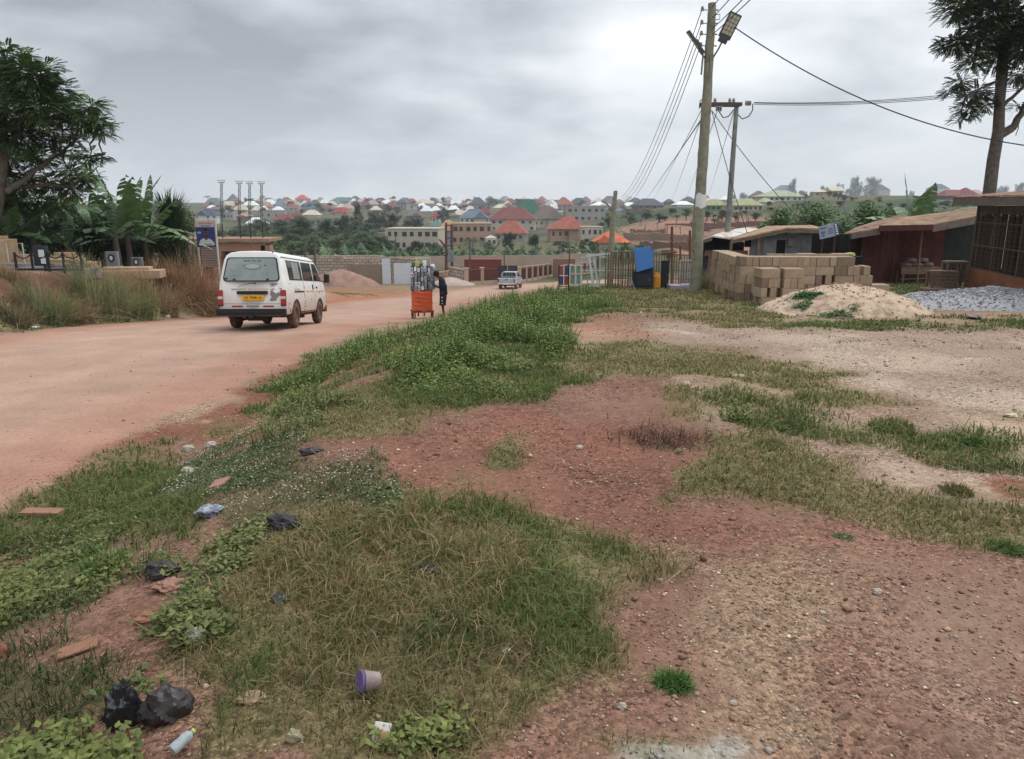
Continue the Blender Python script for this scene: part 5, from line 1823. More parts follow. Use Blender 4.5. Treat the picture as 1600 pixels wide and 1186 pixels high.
clods.build('clods', M('dark_clods', pc(150, 120, 100), .95, noise=.3, nscale=30), sh_)['kind'] = 'stuff'
# weeds creeping up the heap's left foot
idx_ = np.array([i for i in range(len(sx0)) if .5 < sr0[i] < 1.08 and sx0[i] < 6.5 and sy0[i] < 15.4 and sx0[i] > 5.5])
idx_ = idx_[fbm(sx0[idx_] * 2.5, sy0[idx_] * 2.5, 2, 5) > .42]
P3 = np.stack([sx0[idx_] - 6.82, sy0[idx_] - 15.5, sz0[idx_] - sh_.location.z], -1)
P3 = np.repeat(P3, 12, 0) + rng.normal(0, .035, (len(P3) * 12, 3)) * np.array([1, 1, .5]) + np.array([0, 0, .03])
V, T, C = leaves(P3, rng.uniform(.03, .07, len(P3)), np.array(pc(66, 104, 52)) * rng.uniform(.6, 1.5, (len(P3), 1)))
ow = np_mesh('creeping_weeds', V, [T], M_LEAF, C)
ow.parent = sh_
M_GRAVEL = M('heap_gravel', pc(158, 158, 160), .9, noise=.3, nscale=30, bump=.02, bscale=30)
gh_, gd_ = heap('gravel_heap', 'low heap of grey crushed stone in front of the mesh walled shed', 'gravel heap', 10.6, 16.6, 2.75, 1.9, .54, M_GRAVEL, rot=RAD(-6))
gx, gy, gzz, gr = gd_
n = 9000
ii_ = rng.integers(0, len(gx), n)
ii_ = ii_[gr[ii_] < 1.03]
n = len(ii_)
sz = rng.lognormal(-3.9, .3, n)
px_ = gx[ii_] + rng.normal(0, .05, n) - 10.6
py_ = gy[ii_] + rng.normal(0, .05, n) - 16.6
pz_ = gzz[ii_] + rng.uniform(-.01, .015, n) - gh_.location.z
jit = rng.uniform(.6, 1.35, (n, 8, 3))
vv = octv[None] * jit * sz[:, None, None]
V = (vv + np.stack([px_, py_, pz_], -1)[:, None, :]).reshape(-1, 3)
T = (np.arange(n)[:, None, None] * 8 + octf[None]).reshape(-1, 3)
C = np.repeat(np.array(pc(176, 176, 178)) * rng.uniform(.45, 1.25, (n, 1)), 8, 0)
st_ = np_mesh('loose_stones', V, [T], M_PEB, C)
st_.parent = gh_
st_['kind'] = 'stuff'
p_ = G(1440, 462)
heap('cement_mound', 'small pale mound of spilled cement on the grass before the red shack', 'mound', p_.x, p_.y, .55, .4, .22, M('cement', pc(170, 170, 168), .95, noise=.1), n=40)
# ---------------- scrap metal and doors around the big pole
YS = 23.8
def scrap(name, label, cat, u0, u1, vt, Y=YS, vb=None, lean=0.0, rz=0.0, grp=None):
 """thing standing on the ground between columns u0..u1, top edge at vt; returns thing, width, height"""
 b = on_ground((u0 + u1) / 2, Y)
 w = (P(u1, vt, Y) - P(u0, vt, Y)).length
 h = P((u0 + u1) / 2, vt, Y).z - b.z
 t = thing(name, label, cat, b, rz, grp)
 t.rotation_euler = (lean, 0, rz)
 return t, w, h
def bars_frame(mb, w, h, z0, r, nv_=0, nh_=0, tilt=0):
 mb.tube([(-w / 2, 0, z0), (-w / 2, 0, h), (w / 2, 0, h + tilt), (w / 2, 0, z0), (-w / 2, 0, z0)], r, 5)
 for i in range(1, nv_ + 1):
  x = -w / 2 + w * i / (nv_ + 1)
  mb.cyl((x, 0, z0), (x, 0, h + tilt * i / (nv_ + 1)), r * .7, 5)
 for i in range(1, nh_ + 1):
  z = z0 + (h - z0) * i / (nh_ + 1)
  mb.cyl((-w / 2, 0, z), (w / 2, 0, z + tilt * .6), r * .6, 5)
rust, drust = MATS['rust'], MATS['dark_rust']
t, w, h = scrap('window_frame', 'small brown window frame on legs with orange and blue panes, leftmost of the scrap', 'window frame', 873, 888, 414)
mb = MB()
bars_frame(mb, w, h, .18, .022)
mb.cyl((-w / 2, 0, -.05), (-w / 2, 0, h), .022, 5).cyl((w / 2, 0, -.05), (w / 2, 0, h), .022, 5)
mb.build('frame', drust, t)
for i, (sx_, sz_, c) in enumerate(((-1, 1, pc(150, 76, 56)), (1, 1, pc(72, 74, 108)), (-1, -1, pc(70, 72, 100)), (1, -1, pc(150, 76, 56)))):
 zc = (h + .18) / 2
 MB().box((sx_ * w * .235, 0, zc + sz_ * (h - .18) * .235), (w * .43, .02, (h - .18) * .43)).build('pane', M('pane_%d' % (i % 2 if i < 2 else 1 - i % 2), c, .4), t)
MB().box((0, -.015, (h + .18) / 2), (.025, .02, h - .2)).box((0, -.015, (h + .18) / 2), (w - .03, .021, .025)).build('mullion', MATS['white_plain'], t)
t, w, h = scrap('rusty_frame', 'tall thin rusty red metal frame with a slanting top bar', 'metal frame', 888.5, 933.5, 384, YS + .4)
mb = MB()
mb.tube([(-w / 2, 0, -.05), (-w / 2, 0, h - .05), (w / 2, 0, h + .08), (w / 2, 0, -.05)], .024, 5)
mb.cyl((-w / 2, 0, h * .47), (w / 2, 0, h * .52), .018, 5).cyl((-w / 2, 0, h * .3), (w / 2, 0, h * .33), .016, 5)
mb.cyl((-w * .1, 0, h * .05), (-w * .1, 0, h * .52), .016, 5)
mb.build('frame', M('red_rust', pc(118, 62, 48), .9, noise=.25), t)
for (u0, u1, vt, vb, lab) in ((890, 907, 414, 427, 'upper pair of small white framed windows among the scrap'), (890, 908, 428, 444, 'lower white framed panel with rusty insert among the scrap')):
 b = on_ground((u0 + u1) / 2, YS - .15)
 t = thing('window_frame', lab, 'window frame', b)
 w = (P(u1, vt, YS) - P(u0, vt, YS)).length
 z0, z1 = max(P(u0, vb, YS).z - b.z, .02), P(u0, vt, YS).z - b.z
 mb = MB()
 for a, c in (((-w / 2, 0, (z0 + z1) / 2), (.035, .04, z1 - z0)), ((w / 2, 0, (z0 + z1) / 2), (.035, .04, z1 - z0)), ((0, 0, z0), (w + .035, .045, .035)), ((0, 0, z1), (w + .035, .045, .035)), ((0, 0, (z0 + z1) / 2), (.05, .046, z1 - z0))):
  mb.box(a, c)
 if z0 > .1:
  mb.box((-w / 2, .01, z0 / 2), (.03, .03, z0)).box((w / 2, .01, z0 / 2), (.03, .03, z0))
 mb.build('frame', M('white_wood', pc(196, 196, 184), .7, noise=.12), t)
 MB().box((0, .012, (z0 + z1) / 2), (w * .92, .012, (z1 - z0) * .9)).build('pane', M('pane_green', pc(120, 136, 128), .4) if z0 > .1 else rust, t)
t, w, h = scrap('door_frame', 'white wooden door frame leaning back beside the rusty grille', 'door frame', 917, 950, 397, YS + .1, lean=RAD(-4))
mb = MB()
mb.box((-w / 2 + .12, 0, h / 2), (.07, .06, h * 1.02), (0, RAD(-9), 0)).box((-w / 2 + .28, .02, h / 2 - .02), (.06, .05, h * .92), (0, RAD(-9), 0)).box((0, 0, h - .02), (w + .1, .07, .07), (0, RAD(-6), 0))
mb.box((.1, .02, h * .52), (w * .9, .05, .04)).box((-w / 2 + .2, -.01, .06), (.3, .06, .05))
mb.build('frame', M('white_frame', pc(186, 192, 190), .7, noise=.1), t)
t, w, h = scrap('white_frame', 'wide white metal window frame standing just behind the leaning door frame', 'window frame', 908, 946, 402, YS + .6)
mb = MB()
bars_frame(mb, w, h, .1, .03, 3, 1)
mb.build('frame', MATS['white_frame'], t)
t, w, h = scrap('metal_grille', 'rusty barred metal grille standing left of the blue panel', 'metal grille', 945, 992, 393, YS - .1, lean=RAD(4))
mb = MB()
bars_frame(mb, w, h, .06, .02, 11, 3, -.03)
mb.build('grille', M('grille_rust', pc(112, 82, 70), .9, noise=.25, nscale=9), t)
t, w, h = scrap('metal_grille', 'second barred metal panel leaning just behind the left rusty grille', 'metal grille', 950, 998, 394, YS + .25, lean=RAD(-3))
mb = MB()
bars_frame(mb, w, h, .06, .016, 8, 5, 0)
mb.build('grille', M('grille_rust', pc(112, 82, 70), .9, noise=.25, nscale=9), t)
t, w, h = scrap('metal_grille', 'long rusty barred grille between the blue panel and the lamp pole', 'metal grille', 1012, 1083, 396, YS + .3)
mb = MB()
bars_frame(mb, w, h, .08, .019, 17, 3, -.06)
mb.cyl((-w * .25, 0, h + .0), (w * .1, 0, h + .04), .03, 5)
mb.build('grille', M('grille_rust', pc(112, 82, 70), .9, noise=.25, nscale=9), t)
t, w, h = scrap('blue_panel', 'bright blue flat board tilted on top of a black box', 'board', 988, 1015, 387, YS - .45)
z0 = P(1000, 424, YS - .45).z - t.location.z
MB().extr([(-w / 2, 0, h - .02), (w / 2 - .02, 0, h + .02), (w / 2 + .06, -.02, h - .1), (w / 2 + .09, -.02, z0 + .13), (-w / 2 + .12, -.02, z0 - .02)], (0, .045, 0)).build('board', M('sky_blue', pc(72, 128, 196), .5, noise=.05, spec=.4), t)
t, w, h = scrap('black_box', 'black boxy cabinet leaning in the weeds beneath the blue board', 'cabinet', 990, 1019, 422, YS - .35)
mb = MB()
mb.extr([(-w / 2, -.1, -.05), (w / 2 + .02, -.1, -.02), (w / 2, 0, h + .12), (-w / 2 + .03, 0, h - .06)], (0, .4, 0))
mb.build('cabinet', M('matt_black', pc(36, 38, 46), .7, noise=.25, nscale=8), t, bevel=.01)
MB().box((0, -.115, h * .5), (w * .8, .01, h * .6)).build('door', M('matt_black2', pc(46, 48, 56), .6, noise=.25, nscale=8), t)
MB().cyl((w * .3, -.13, h * .45), (w * .3, -.13, h * .6), .012, 6).build('handle', M_STEEL, t)
MB().cyl((-w / 2 - .12, -.12, h * .6), (-w / 2 + .02, -.15, -.02), .016, 6).build('strut', M('lilac_paint', pc(140, 146, 178), .6), t)
t, w, h = scrap('yellow_jerrycan', 'orange yellow jerrycan standing in front of the long grille', 'jerrycan', 1021, 1031, 426, YS)
mb = MB().box((0, 0, h * .42), (w, .2, h * .8)).box((0, 0, h * .85), (w * .6, .14, h * .16)).box((-w * .25, 0, h * .94), (.05, .06, .06))
mb.build('can', M('yellow_plastic', pc(214, 146, 44), .5), t, bevel=.025)
MB().tube([(w * .3, 0, h * .82), (w * .28, 0, h), (-w * .05, 0, h), (-w * .1, 0, h * .88)], .016, 6).build('handle', MATS['yellow_plastic'], t)
t, w, h = scrap('narrow_panel', 'narrow black door panel standing against the long grille', 'door panel', 1032, 1044, 407, YS + .1)
MB().box((0, 0, h / 2), (w, .05, h)).box((0, -.028, h * .72), (w * .7, .012, h * .36)).box((0, -.028, h * .27), (w * .7, .012, h * .4)).build('door', MATS['matt_black'], t)
MB().cyl((w * .35, -.06, h * .5), (w * .35, -.03, h * .5), .02, 8).build('handle', M_STEEL, t)
t, w, h = scrap('louvre_shutter', 'white louvred shutter pair standing behind the long grille by the pole', 'shutter', 1061, 1080, 407, YS + .6)
mb = MB()
for x in (-w / 2, -w * .17, w * .17, w / 2):
 mb.box((x, 0, h / 2), (.045, .05, h))
for z in (.05, h * .5, h):
 mb.box((0, 0, z), (w, .052, .05))
mb.build('frame', MATS['white_frame'], t)
sl = MB()
for k in range(18):
 sl.box((0, 0, .08 + (h - .12) * k / 18), (w * .96, .012, .05), (RAD(35), 0, 0))
sl.build('slats', MATS['white_wood'], t)
t, w, h = scrap('lilac_slab', 'low lilac painted slab lying in the grass under the shutters', 'slab', 1044, 1082, 437, YS - .2)
MB().box((0, 0, .07), (w, .5, .13), (0, RAD(1.5), 0)).box((w * .2, -.05, .15), (w * .4, .3, .03)).build('slab', M('lilac_dull', pc(158, 152, 166), .7, noise=.15), t, bevel=.01)
# broken frame at the roadside beyond the weeds
b = on_ground(843, 30)
o = MB().tube([(-.45, 0, 0), (-.2, 0, .45), (-.05, .1, .02), (.1, 0, .5), (.42, -.05, .05), (.15, .1, .5), (.5, .2, .28), (-.3, .15, .02)], .028, 5).cyl((-.1, .1, .38), (.45, .1, .02), .035, 5).build('scrap_frame', MATS['primer'])
tag(o, 'bent pale metal scrap poking out of the weeds beside the road', 'scrap', loc=b)
# ---------------- shacks
M_TINRUST = M('tin_roof_rust', pc(158, 128, 104), .85, col2=pc(106, 76, 64), nscale=2.2, thr=(.44, .6), spec=.3, stripes=('X', 40, .012))
M_TINTAN = M('tin_roof_tan', pc(178, 148, 118), .85, col2=pc(128, 94, 74), nscale=2.4, thr=(.46, .64), spec=.3, stripes=('X', 40, .012))
M_TINWHITE = M('tin_roof_pale', pc(206, 198, 190), .6, col2=pc(150, 122, 104), nscale=2.4, thr=(.5, .66), spec=.3)
M_FASCIA = M('fascia_board', pc(112, 100, 92), .9, noise=.25, nscale=6)
M_BLUEBOARD = M('blue_grey_boards', pc(116, 122, 128), .85, noise=.3, nscale=3)
M_REDWOOD = M('dark_red_boards', pc(80, 44, 40), .85, noise=.35, nscale=4)
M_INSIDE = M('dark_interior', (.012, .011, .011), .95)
M_PLANK = M('weathered_plank', pc(126, 106, 90), .95, noise=.25, nscale=9)
def slab(pts, th, name, m, parent, org, down=True):
 q = [Vector(p) - org for p in pts]
 n_ = len(q)
 mb = MB().add(q + [p - Vector((0, 0, th)) for p in q], [tuple(range(n_)), tuple(range(n_, 2 * n_))[::-1]] + [(i, n_ + i, n_ + (i + 1) % n_, (i + 1) % n_) for i in range(n_)])
 return mb.build(name, m, parent)
def board_wall(parent, org, a, b, z0, z1a, z1b, m, name='wall', pitch=.22, th=.05, gap=.006):
 """wall of upright boards between ground points a and b (world xy), top sloping z1a -> z1b"""
 a, b = Vector((a[0], a[1], 0)), Vector((b[0], b[1], 0))
 d = b - a
 L = d.length
 d.normalize()
 ang = math.atan2(d.y, d.x)
 n_ = max(1, int(L / pitch))
 mb = MB()
 for i in range(n_):
  s0, s1 = L * i / n_ + gap / 2, L * (i + 1) / n_ - gap / 2
  ta, tb_ = z1a + (z1b - z1a) * s0 / L, z1a + (z1b - z1a) * s1 / L
  off = random.uniform(0, .012)
  nrm = Vector((d.y, -d.x, 0)) * (off + th / 2)
  p0, p1 = a + d * s0 - org, a + d * s1 - org
  nb = Vector((-d.y, d.x, 0)) * (th / 2)
  vs = []
  for base, top in ((p0, ta), (p1, tb_)):
   for o_ in (nrm, nb):
    vs.append((base.x + o_.x, base.y + o_.y, z0 - org.z))
    vs.append((base.x + o_.x, base.y + o_.y, top - org.z))
  mb.add(vs, [(0, 4, 5, 1), (2, 3, 7, 6), (0, 1, 3, 2), (4, 6, 7, 5), (1, 5, 7, 3), (0, 2, 6, 4)])
 return mb.build(name, m, parent)
def shack_a():
 Y = 27.5
 org = on_ground(1210, Y + 1)
 t = thing('wooden_shack', 'blue grey board shack with patched rusty and white tin roofs behind the block stack', 'shack', org)
 z0 = org.z - .6
 zt = lambda u, v, y: P(u, v, y).z
 xl = P(1172, 380, Y).x
 xr = P(1281, 380, Y).x
 board_wall(t, org, (xl, Y), (xr, Y), z0, zt(1172, 372, Y), zt(1281, 362, Y), M_BLUEBOARD)
 board_wall(t, org, (xr, Y), (xr + .3, Y + 3.5), z0, zt(1281, 362, Y), zt(1281, 358, Y), M_BLUEBOARD)
 xl2 = P(1098, 380, Y + .6).x
 board_wall(t, org, (xl2, Y + 1.6), (xl, Y + 1.6), z0, zt(1110, 374, Y), zt(1172, 368, Y), M('dark_boards', pc(58, 54, 58), .9, noise=.2), pitch=.3)
 board_wall(t, org, (xl2, Y + .2), (xl, Y + .2), z0, zt(1110, 392, Y), zt(1172, 392, Y), M_PLANK, 'counter', pitch=.6)
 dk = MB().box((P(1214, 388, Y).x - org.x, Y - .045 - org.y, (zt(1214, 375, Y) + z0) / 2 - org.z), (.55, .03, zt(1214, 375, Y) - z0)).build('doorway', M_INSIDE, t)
 x0, x1 = P(1196, 390, Y).x, P(1206, 390, Y).x
 MB().box(((x0 + x1) / 2 - org.x, Y - .06 - org.y, zt(1200, 394, Y) - org.z), (x1 - x0 + .25, .04, 1.0)).build('door', M_BLUEBOARD, t)
 for u0, u1, v0, v1 in ((1164, 1173, 371, 386),):
  a, b_ = P(u0, v0, Y - .05), P(u1, v1, Y - .05)
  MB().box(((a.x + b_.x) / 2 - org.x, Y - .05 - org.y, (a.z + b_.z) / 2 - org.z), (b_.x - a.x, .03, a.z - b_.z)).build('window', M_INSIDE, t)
 a, b_ = P(1116, 378, Y + 1.4), P(1163, 393, Y + 1.4)
 MB().box(((a.x + b_.x) / 2 - org.x, Y + 1.5 - org.y, (a.z + b_.z) / 2 - org.z), (b_.x - a.x, .05, a.z - b_.z)).build('window', M('shop_opening', pc(34, 42, 54), .5), t)
 MB().box((P(1234, 378, Y).x - org.x, Y - .09 - org.y, zt(1234, 378, Y) - org.z), (.22, .1, .3)).build('meter_box', M('meter_grey', pc(120, 116, 112), .7), t, bevel=.02)
 fa = slab([P(1143, 374, Y - .6), P(1232, 355.5, Y - .6), P(1290, 357, Y - .3), P(1268, 351.5, Y + 3.6), P(1198, 353, Y + 3.6)], .05, 'roof', M_TINTAN, t, org)
 slab([P(1092, 374.5, Y - .3), P(1113, 368, Y - .3), P(1140, 372, Y - .3), P(1186, 357.5, Y + 3), P(1168, 355.5, Y + 4), P(1140, 358.5, Y + 4)], .05, 'roof', M_TINWHITE, t, org)
 slab([P(1094, 372, Y + 1), P(1112, 358, Y + 4.5), P(1142, 356, Y + 5), P(1150, 361, Y + 2.4), P(1115, 366, Y + .8)], .05, 'roof', M_TINRUST, t, org)
 for (a, c) in (((1143, 375, Y - .58), (1230, 357, Y - .58)), ((1093, 375.5, Y - .28), (1113, 370, Y - .28)), ((1230, 357, Y - .58), (1284, 359, Y - .35))):
  p, q = P(*a) - org, P(*c) - org
  MB().extr([p, q, q - Vector((0, 0, .13)), p - Vector((0, 0, .13))], (0, .03, 0)).build('fascia', M_FASCIA, t)
 for u in (1143, 1186):
  p = P(u, 376 if u < 1150 else 366, Y - .45) - org
  MB().cyl((p.x, p.y, z0 - org.z), tuple(p), .05, 7).build('post', M_PLANK, t)
shack_a()
# propped rags and drum by the shack's left end
b = on_ground(1098, 26)
o = MB().grid(lambda a, b_: (.22 * math.cos(a * 2 * PI) * (1 - .5 * b_) + .03 * math.sin(b_ * 8), .15 * math.sin(a * 2 * PI), -.1 + 1.15 * b_ + .05 * math.sin(a * 15)), 18, 10).build('dark_tarpaulin', MATS['matt_black'], smooth=60)
tag(o, 'dark bundled tarpaulin propped upright just right of the lamp pole', 'tarpaulin', loc=b)
def signboard():
 Y = 25.6
 b = on_ground(1296, Y)
 t = thing('signboard', 'tilted pale blue signboard with dark blue side column above the barred cage', 'signboard', b)
 pts = [P(1279, 355, Y) - b, P(1308, 348, Y) - b, P(1312, 367, Y) - b, P(1282, 374, Y) - b]
 n_ = len(pts)
 MB().extr([pts[0], pts[1], pts[2], pts[3]], (0, .05, 0)).build('board', M('sign_pale_blue', pc(150, 164, 176), .6, noise=.1), t)
 def q(a, b_):
  return pts[0].lerp(pts[1], a).lerp(pts[3].lerp(pts[2], a), b_) + Vector((0, -.012, 0))
 MB().extr([q(.80, .02), q(.99, .02), q(.99, .98), q(.80, .98)], (0, .008, 0)).build('side_column', M('sign_blue', pc(52, 66, 130), .6), t)
 k = MB()
 for i in range(5):
  k.extr([q(.84, .08 + .18 * i) + Vector((0, -.004, 0)), q(.95, .08 + .18 * i) + Vector((0, -.004, 0)), q(.95, .18 + .18 * i) + Vector((0, -.004, 0)), q(.84, .2 + .18 * i) + Vector((0, -.004, 0))], (0, .004, 0))
 k.build('column_marks', MATS['white_plain'], t)
 k = MB()
 for (a, c, d, e) in ((.06, .1, .3, .22), (.08, .42, .28, .62), (.1, .68, .24, .84), (.5, .3, .7, .4), (.46, .5, .74, .56), (.42, .66, .7, .72)):
  k.extr([q(a, c), q(d, c), q(d, e), q(a, e)], (0, .006, 0))
 k.build('faded_marks', M('faded_blue', pc(92, 104, 150), .7), t)
 MB().extr([q(.32, .06), q(.44, .06), q(.44, .24), q(.32, .24)], (0, .006, 0)).build('faded_mark', M('faded_red', pc(176, 120, 104), .7), t)
 for u in (1286, 1305):
  p = P(u, 366, Y + .08) - b
  MB().cyl((p.x, p.y, -.2), tuple(p), .03, 6).build('post', MATS['dark_rust'], t)
signboard()
def cage():
 Y = 25.9
 b = on_ground(1304, Y)
 t = thing('barred_cage', 'black barred metal kiosk cage under the tilted signboard', 'cage', b)
 x0, x1 = P(1284, 390, Y).x - b.x, P(1327, 390, Y).x - b.x
 h = P(1300, 366, Y).z - b.z
 mb = MB()
 for x, w in ((x0, .03), (x0 + .62, .03), (x1 - .25, .03), (x1, .03)):
  mb.box((x, 0, h / 2), (w, .04, h))
 for i in range(5):
  mb.box((x0 + .12 + i * .11, 0, h / 2), (.014, .014, h))
 for z in np.linspace(.1, h, 9):
  mb.box(((x0 + x0 + .62) / 2, 0, z), (.62, .016, .016))
  mb.box((x1 - .125, 0, z), (.25, .016, .016))
 mb.build('bars', M('black_iron', (.015, .015, .016), .7), t)
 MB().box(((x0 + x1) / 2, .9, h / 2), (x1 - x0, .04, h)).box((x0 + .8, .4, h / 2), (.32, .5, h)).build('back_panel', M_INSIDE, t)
 MB().box((x0 + .3, .6, h * .55), (.25, .1, .12)).box((x0 + .32, .6, h * .3), (.3, .1, .1)).build('goods', M('goods_red', pc(170, 96, 84), .7), t)
cage()
o = MB().lathe([(0, .1), (.14, .08), (.17, 0), (.1, -.03)], 14).build('yellow_basin', M('yellow_green', pc(176, 176, 70), .5), smooth=60)
tag(o, 'small upturned yellow basin resting on the dark counter beside the cage', 'basin', loc=P(1328, 399, 25.3))
bb_ = on_ground(1328, 25.3)
o = MB().box((0, 0, (P(1328, 400, 25.3).z - bb_.z) / 2), (.5, .4, P(1328, 401, 25.3).z - bb_.z)).box((0, -.21, .3), (.4, .02, .4)).build('dark_stand', M_INSIDE)
tag(o, 'low dark stand carrying the yellow basin beside the cage', 'stand', loc=bb_)
def shack_b():
 pa = G(1437, 443)
 Y = pa.y
 org = on_ground(1420, Y + 2)
 t = thing('wooden_shack', 'dark red board shack with a brown tin roof on posts', 'shack', org)
 yw = Y + 1.7
 z0 = org.z - .5
 zt = lambda u, v, y: P(u, v, y).z
 X_ = lambda u, y: P(u, 400, y).x
 # front-left block, recessed middle and right parts
 board_wall(t, org, (X_(1326, Y + .2), Y + .4), (X_(1357, Y + .2), Y + .9), z0, zt(1326, 362, Y), zt(1357, 360, Y), M('deep_red_boards', pc(52, 30, 32), .9), pitch=.3)
 board_wall(t, org, (X_(1357, Y), Y + .6), (X_(1386, Y), Y + .6), z0, zt(1357, 356, Y), zt(1386, 354, Y), M_REDWOOD, 'door_panel')
 board_wall(t, org, (X_(1386, Y), Y + .6), (X_(1400, yw), yw), z0, zt(1386, 356, Y), zt(1400, 356, Y), M_REDWOOD)
 board_wall(t, org, (X_(1400, yw), yw), (X_(1472, yw), yw), z0, zt(1400, 356, Y), zt(1472, 352, Y), M_REDWOOD)
 board_wall(t, org, (X_(1472, yw), yw + .05), (X_(1522, yw), yw + .05), z0, zt(1472, 352, Y), zt(1522, 344, Y), M('green_black_boards', pc(38, 46, 42), .9, noise=.2))
 # roofs
 slab([P(1316, 366, Y - .5), P(1376, 356, Y - .7), P(1428, 338, Y + 4.2), P(1398, 337, Y + 4.2), P(1340, 354, Y + 2)], .05, 'roof', M_TINRUST, t, org)
 slab([P(1374, 352, Y - .8), P(1459, 350.5, Y - .9), P(1528, 337, Y - .7), P(1528, 324, Y + 3.6), P(1424, 338, Y + 4.0)], .05, 'roof', M_TINTAN, t, org)
 for (a, c, dh, m_) in (((1322, 366.5, Y - .6), (1376, 357.5, Y - .75), .2, M_FASCIA), ((1374, 352.5, Y - .85), (1459, 351, Y - .95), .2, M('red_fascia', pc(84, 50, 46), .9, noise=.2)), ((1459, 351, Y - .95), (1528, 338, Y - .75), .26, M_FASCIA)):
  p, q = P(*a) - org, P(*c) - org
  MB().extr([p, q, q - Vector((0, 0, dh)), p - Vector((0, 0, dh))], (0, .03, 0)).build('fascia', m_, t)
 for u0, u1, vt, vb, r, m_ in ((1441, 1433, 358, 443, .035, M_PLANK), (1491, 1482, 349, 440, .05, M('white_post', pc(176, 172, 158), .8, noise=.12)), (1401, 1394, 372, 440, .03, M_PLANK)):
  g_ = G(u1, vb)
  p = P(u0, vt, g_.y) - org
  MB().cyl(tuple(g_ - org - Vector((0, 0, .2))), tuple(p), r, 8).build('post', m_, t)
 return Y
YB = shack_b()
def bench():
 b = on_ground(1430, YB + .8)
 t = thing('wooden_table', 'rough wooden table under the red shack roof loaded with sacks', 'table', b)
 w = 1.5
 h = .62
 MB().box((0, 0, h), (w, .6, .06)).box((0, -.28, h - .14), (w, .04, .2)).build('table_top', M_PLANK, t)
 for x in (-w * .42, w * .42):
  for y in (-.24, .24):
   MB().box((x, y, h / 2 - .05), (.07, .07, h + .06)).build('leg', M_PLANK, t)
 MB().cyl((-w * .5, -.3, .18), (w * .5, -.3, .24), .02, 6).build('stretcher', M_PLANK, t)
 sackm = M('grey_sack', pc(128, 110, 104), .9, noise=.2, nscale=9)
 for i, (x, z, s, lab) in enumerate(((-.45, .70, .9, 'brownish sack lying at the left end of the table'), (-.05, .70, 1.0, 'brownish sack lying in the middle of the table'), (.38, .70, .9, 'brownish sack lying at the right end of the table'), (-.28, .86, .85, 'sack stacked on top of the left table sacks'), (.15, .87, .9, 'sack stacked on top of the right table sacks'))):
  o = MB().grid(lambda a, b_: (.27 * s * math.cos(a * 2 * PI) * math.sin(b_ * PI) ** .5, .22 * s * math.sin(a * 2 * PI) * math.sin(b_ * PI) ** .5, -.085 * math.cos(b_ * PI) + .012 * math.sin(a * 20)), 20, 8).build('sack', sackm, smooth=60)
  tag(o, lab, 'sack', 'sacks on the wooden table', loc=b + Vector((x, 0, z + .02)))
bench()
def pallets():
 g_ = G(1472, 458)
 for (u, w, h, lab, diag, dy) in ((1473, .62, .5, 'upright slatted wooden pallet left of the taller grey crate', False, 0), (1491, .52, .78, 'taller grey wooden crate with open mesh beside the orange wall', True, .25)):
  b = on_ground(u, g_.y + dy)
  t = thing('wooden_pallet' if not diag else 'wooden_crate', lab, 'pallet' if not diag else 'crate', b, RAD(-8))
  mb = MB()
  for x in (-w / 2, w / 2):
   mb.box((x, 0, h / 2 + .1), (.06, .06, h))
   mb.box((x, .35, h / 2 + .1), (.06, .06, h))
  for z in (.13, h + .08):
   mb.box((0, .175, z), (w + .06, .4, .05))
  mb.build('frame', M_PLANK, t)
  k = MB()
  if not diag:
   for z in np.linspace(.22, h, 4):
    k.box((0, -.035, z), (w + .04, .02, .07))
  else:
   k.box((0, 0, h * .55), (.05, .05, h * .9))
   rj = random.Random(4)
   for i in range(12):
    k.cyl((rj.uniform(-.2, .2), .1, rj.uniform(.15, h)), (rj.uniform(-.2, .2), .1, rj.uniform(.15, h)), .012, 5)
  k.build('slats', M_PLANK, t)
 b = on_ground(1480, g_.y - .1)
 o = MB().box((0, 0, .05), (1.3, .5, .16)).box((0, -.02, .135), (1.25, .42, .02)).build('plank_plinth', M_PLANK, bevel=.008)
 tag(o, 'low grey plank platform under the pallet and crate', 'platform', loc=b)
pallets()
